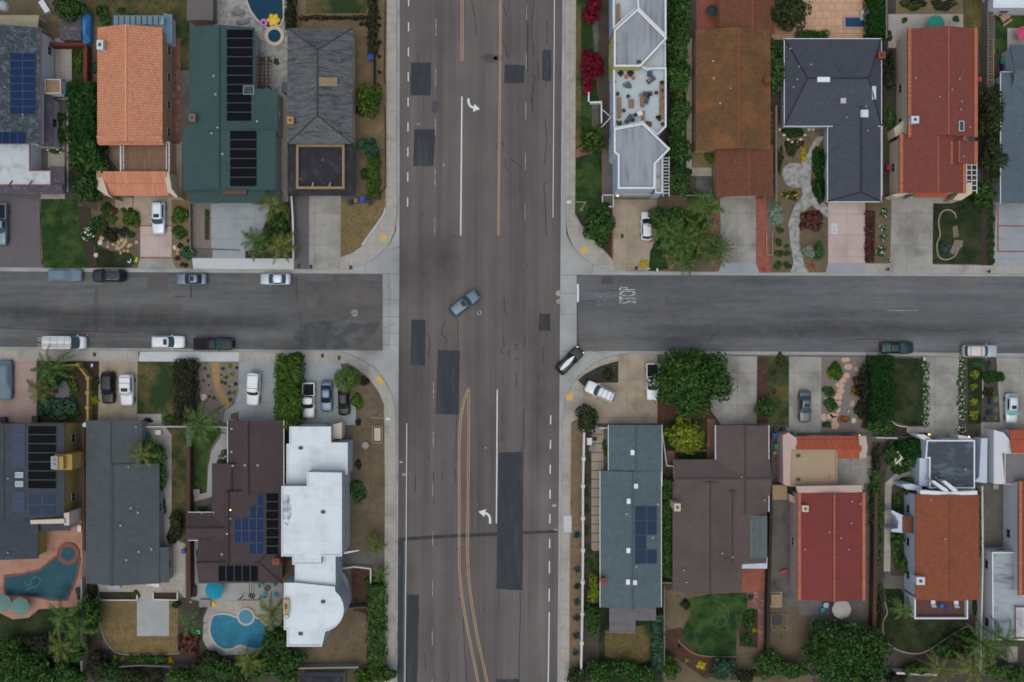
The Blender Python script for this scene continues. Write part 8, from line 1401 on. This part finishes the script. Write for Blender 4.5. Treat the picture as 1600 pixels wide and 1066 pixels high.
# framed box on the pavement by the main road
p = W(589.5, 679, .5); root = thing('raised_planter', 'tan framed box with pale lid beside the main road pavement', 'raised bed', (p.x, p.y, G)); MB().box(p.x, p.y, G, 1.0, 2.0, .3).build('lid', M('pale_lid', '#a5a398', .15, 2, .1, .9), root)
for s in (-1, 1): MB().box(p.x+s*.75, p.y, G, .16, 2.7, .4).build('side_board', TIMBER, root); MB().box(p.x, p.y+s*1.27, G, 1.34, .16, .4).build('side_board', TIMBER, root)
# ------------------------------------------------------------------ street furniture
def lamp(bx, by, ang, label, h=7.6):
    b = W(bx, by, G); root = thing('street_lamp', label, 'street lamp', (b.x, b.y, G)); d = Vector((math.cos(R(ang)), math.sin(R(ang)), 0)); e = b+d*2.3; t = MB(); t.tube([(b.x, b.y, G), (b.x, b.y, h*.5), (b.x, b.y, h)], [.16, .13, .1], 10); t.cyl(b.x, b.y, G, G+.25, .25, n=12); t.build('pole', PT[2], root)
    MB().tube([(b.x, b.y, h-.1), (b.x+d.x*1.1, b.y+d.y*1.1, h+.12), (e.x, e.y, h+.15)], .05, 8).build('arm', PT[2], root); l = MB(); l.dome(e.x+d.x*.15, e.y+d.y*.15, h+.12, .42, .26, .16, 12, 3, full=True); l.build('lamp_head', paint('lamp_shell', '#aebfc4', .4, 0), root); return root
lamp(592.6, 646, -4, 'street lamp leaning over the left pavement by the framed box'); lamp(908.5, 327.5, 180, 'street lamp over the right pavement by the dense corner bush')
def sign(px, py, label, kind='street'):
    p = W(px, py, G); root = thing('sign_post', label, 'sign', (p.x, p.y, G)); MB().cyl(p.x, p.y, G, 2.3, .04, n=8).build('pole', ALU, root); return root
def hyd(px, py, label, col, name='fire_hydrant', h=.7):
    p = W(px, py, G); root = thing(name, label, 'hydrant' if name == 'fire_hydrant' else 'utility box', (p.x, p.y, G)); m = MB(); m.cyl(p.x, p.y, G, G+.5, .13, n=10); m.dome(p.x, p.y, G+.5, .15, .15, .18, 10, 3); m.build('body', col, root); c = MB(); c.tube([(p.x-.24, p.y, G+.38), (p.x+.24, p.y, G+.38)], .07, 8); c.build('nozzle', col, root)
hyd(1013+0, 424-4, 'white post hydrant at the kerb by the yellow shrub', WH); hyd(1307, 560-3, 'x', WH) if 0 else None
def mailbox(px, py, col, label, h=1.1):
    p = W(px, py, h); root = thing('mailbox', label, 'mailbox', (p.x, p.y, G)); MB().box(p.x, p.y, G, .1, .1, h-.2).build('post', BW, root); m = MB(); m.box(p.x, p.y, h-.1, .28, .5, .2); m.tube([(p.x, p.y-.25, h+.1), (p.x, p.y+.25, h+.1)], .14, 10); m.build('box', col, root)
for x, y, c, lb in ((1546, 424, BKB, 'dark mailbox with white front at the right kerb'), (1388, 421, BKB, 'small black mailbox on the pavement by the grey drive'), (1195, 421, BR, 'brownish mailbox at the foot of the brick strip'), (1027, 422, WH, 'white mailbox at the kerb near the overhanging palm'), (449, 554, WH, 'white mailbox at the bright hedge'), (297, 567, WH, 'white mailbox at the dark tall hedge'), (1444, 561, WH, 'white mailbox at the first rose by the dark lawn'), (144, 571, WH, 'pale mailbox in the yellow-walled bed'), (285, 403, WH, 'x')):
    if lb != 'x': mailbox(x, y, c, lb)
for x, y, lb in ((504, 556, 'dark utility cover on the pavement by the white pickup drive'), (148, 554, 'dark post box on the pavement by the yellow wall'), (548, 418, 'dark drain block at the curved kerb'), (467, 416, 'dark block at the kerb end of the asphalt strip'), (486, 417, 'dark block at the kerb end of the grey drive'), (994, 419, 'dark cover at the kerb by the yellow shrub'), (972, 369, 'dark oil drum lid on the white building drive'), (530, 559.5, 'round dark cover on the south pavement')): p = W(x, y, G); m = MB(); m.box(p.x, p.y, G, .45, .6, .12); m.box(p.x, p.y, G+.12, .3, .45, .03); tag(m.build('utility_cover', BKB), lb, 'utility cover')
p = W(1256+55, 368, G)
m = MB(); m.prism(PX(RC(1298, 349, 1308, 366)), G+.02, G+.11); tag(m.build('access_cover', CONCN), 'pale access cover with two holes on the pink driveway', 'cover')
for y in (356, 361): MB().sheet(PX(circ(1303.5, y, .9, 10), G+.12), G+.12).build('hole', BKB, bpy.data.objects['access_cover'])
# orange cone at the van, child figure sign
p = W(137, 524, .3); root = thing('traffic_cone', 'red and white cone at the front of the work van', 'traffic cone', (p.x, p.y, .01)); MB().cyl(p.x, p.y, .01, .7, .17, .04, 12).build('body', BR, root); MB().box(p.x, p.y, .01, .42, .42, .04).build('base', BR, root); MB().cyl(p.x, p.y, .35, .48, .122, .09, 12).build('stripe', WH, root)
NG = paint('sign_neon_green', '#9fd23f', .5, 0); p = W(212.5, 406, .5); root = thing('playing_sign', 'neon green child figure sign on the lawn by the pink drive', 'sign', (p.x, p.y, G), R(-20)); m = MB(); m.dome(.02, .33, .25, .13, .13, .06, 10, 3, full=True); m.beam((0, .22, .25), (0, -.1, .25), .2, .05); m.beam((0, .15, .25), (.3, .0, .25), .1, .05); m.beam((0, .15, .25), (-.28, .05, .25), .1, .05); m.beam((0, -.1, .25), (.2, -.42, .25), .11, .05); m.beam((0, -.1, .25), (-.25, -.38, .25), .11, .05); m.build('figure', NG, root, (0, 0, 0)); MB().box(0, -.1, 0, .05, .05, .25).build('stand', BKB, root, (0, 0, 0))
p = W(202.5, 408.5, .3); root = thing('lawn_flag', 'white angled flag board beside the neon green figure', 'sign', (p.x, p.y, G), R(20)); MB().beam((-.3, .1, .2), (0, -.25, .2), .2, .04).build('board', WH, root, (0, 0, 0)); MB().beam((0, -.2, .2), (.35, .3, .2), .12, .04).build('board', WH, root, (0, 0, 0))
p = W(318, 621, G); m = MB(); m.cyl(p.x, p.y, G, G+.06, .55, n=20); m.cyl(p.x, p.y, G+.06, G+.3, .12, .3, 14); tag(m.build('bird_bath', STN[3]), 'pale round stone disc in the gravel garden', 'bird bath'); p = W(1326, 643, G+.3); m = MB(); m.dome(p.x, p.y, G+.2, .16, .16, .16, 10, 3, full=True); m.cyl(p.x, p.y, G, G+.1, .1, n=8); tag(m.build('garden_globe', WH), 'white globe on the gravel by the flagstone path', 'garden globe')
ringfloat(309, 988, 4, paint('float_green', '#3bb57e', .4, 0), 'green toy ring left of the kidney pool', 'toy_ring'); p = W(334, 944, G); m = MB(); m.box(p.x, p.y, G, .45, .9, .15, .4); m.box(p.x+.1, p.y+.2, G+.15, .3, .3, .12, .4); tag(m.build('pool_toy', YF), 'yellow and pink toy pile at the pool edge', 'toy')
p = W(132, 664, 2.2); root = thing('satellite_dish', 'white satellite dish on the yellow wall end', 'satellite dish', (p.x, p.y, 1.4)); MB().cyl(p.x, p.y, 1.4, 2.1, .04, n=8).build('pole', ALU, root); MB().dome(p.x, p.y, 2.1, .38, .38, .16, 14, 3).build('dish', WH, root)
for x, y, lb in ((300, 939, 'short white post lamp by the brown fence corner'),): p = W(x, y, 1); root = thing('post_lamp', lb, 'lamp', (p.x, p.y, G)); MB().cyl(p.x, p.y, G, 1.6, .05, n=8).build('pole', WH, root); MB().dome(p.x, p.y, 1.6, .14, .14, .14, 10, 3, full=True).build('lamp_shade', WH, root)
box_thing('covered_spa', 'grey conditioner unit in the pool wall corner', 'air conditioner', 124, 826, .5, .9, .8, WH, G); box_thing('air_conditioner', 'grey conditioner unit behind the right grey roof', 'air conditioner', 1557, 753, .8, .8, .8, LG, G)
table(307, 769, 0, 'round grey patio set by the brown fence and lawn', LG, square=(1.0, .9)); table(270+33, 902, 0, 'x', LG) if 0 else None
# ------------------------------------------------------------------ camera, sky and light
cam = bpy.data.cameras.new('camera'); co = bpy.data.objects.new('camera', cam); C.objects.link(co); co.location = (0, 0, H); co.rotation_euler = (0, 0, 0)
cam.sensor_width = 36; cam.sensor_fit = 'HORIZONTAL'; cam.lens = 36*H/160; cam.clip_start = 1; cam.clip_end = 3000; SC.camera = co
w = bpy.data.worlds.new('World'); SC.world = w; w.use_nodes = True; nt = w.node_tree; bg = nt.nodes['Background']; sk = nt.nodes.new('ShaderNodeTexSky'); sk.sky_type = 'NISHITA'; sk.sun_disc = False
EL, ROT = R(74), R(200); sk.sun_elevation = EL; sk.sun_rotation = ROT; sk.air_density = 1.0; sk.dust_density = 4.0; sk.ozone_density = 1.0
nt.links.new(sk.outputs['Color'], bg.inputs['Color']); bg.inputs['Strength'].default_value = .15
sl = bpy.data.lights.new('sun', 'SUN'); sl.energy = 1.12; sl.angle = R(85); sl.color = (.975, .985, .83); so = bpy.data.objects.new('sun', sl); C.objects.link(so)
d = Vector((math.sin(ROT)*math.cos(EL), math.cos(ROT)*math.cos(EL), math.sin(EL))); so.rotation_euler = d.to_track_quat('Z', 'Y').to_euler(); so.location = (0, 0, 200)
SC.view_settings.view_transform = 'Standard'; SC.view_settings.look = 'None'; SC.view_settings.exposure = -0.05; SC.view_settings.gamma = 1
SC.render.film_transparent = False; SC.cycles.filter_width = 1.75
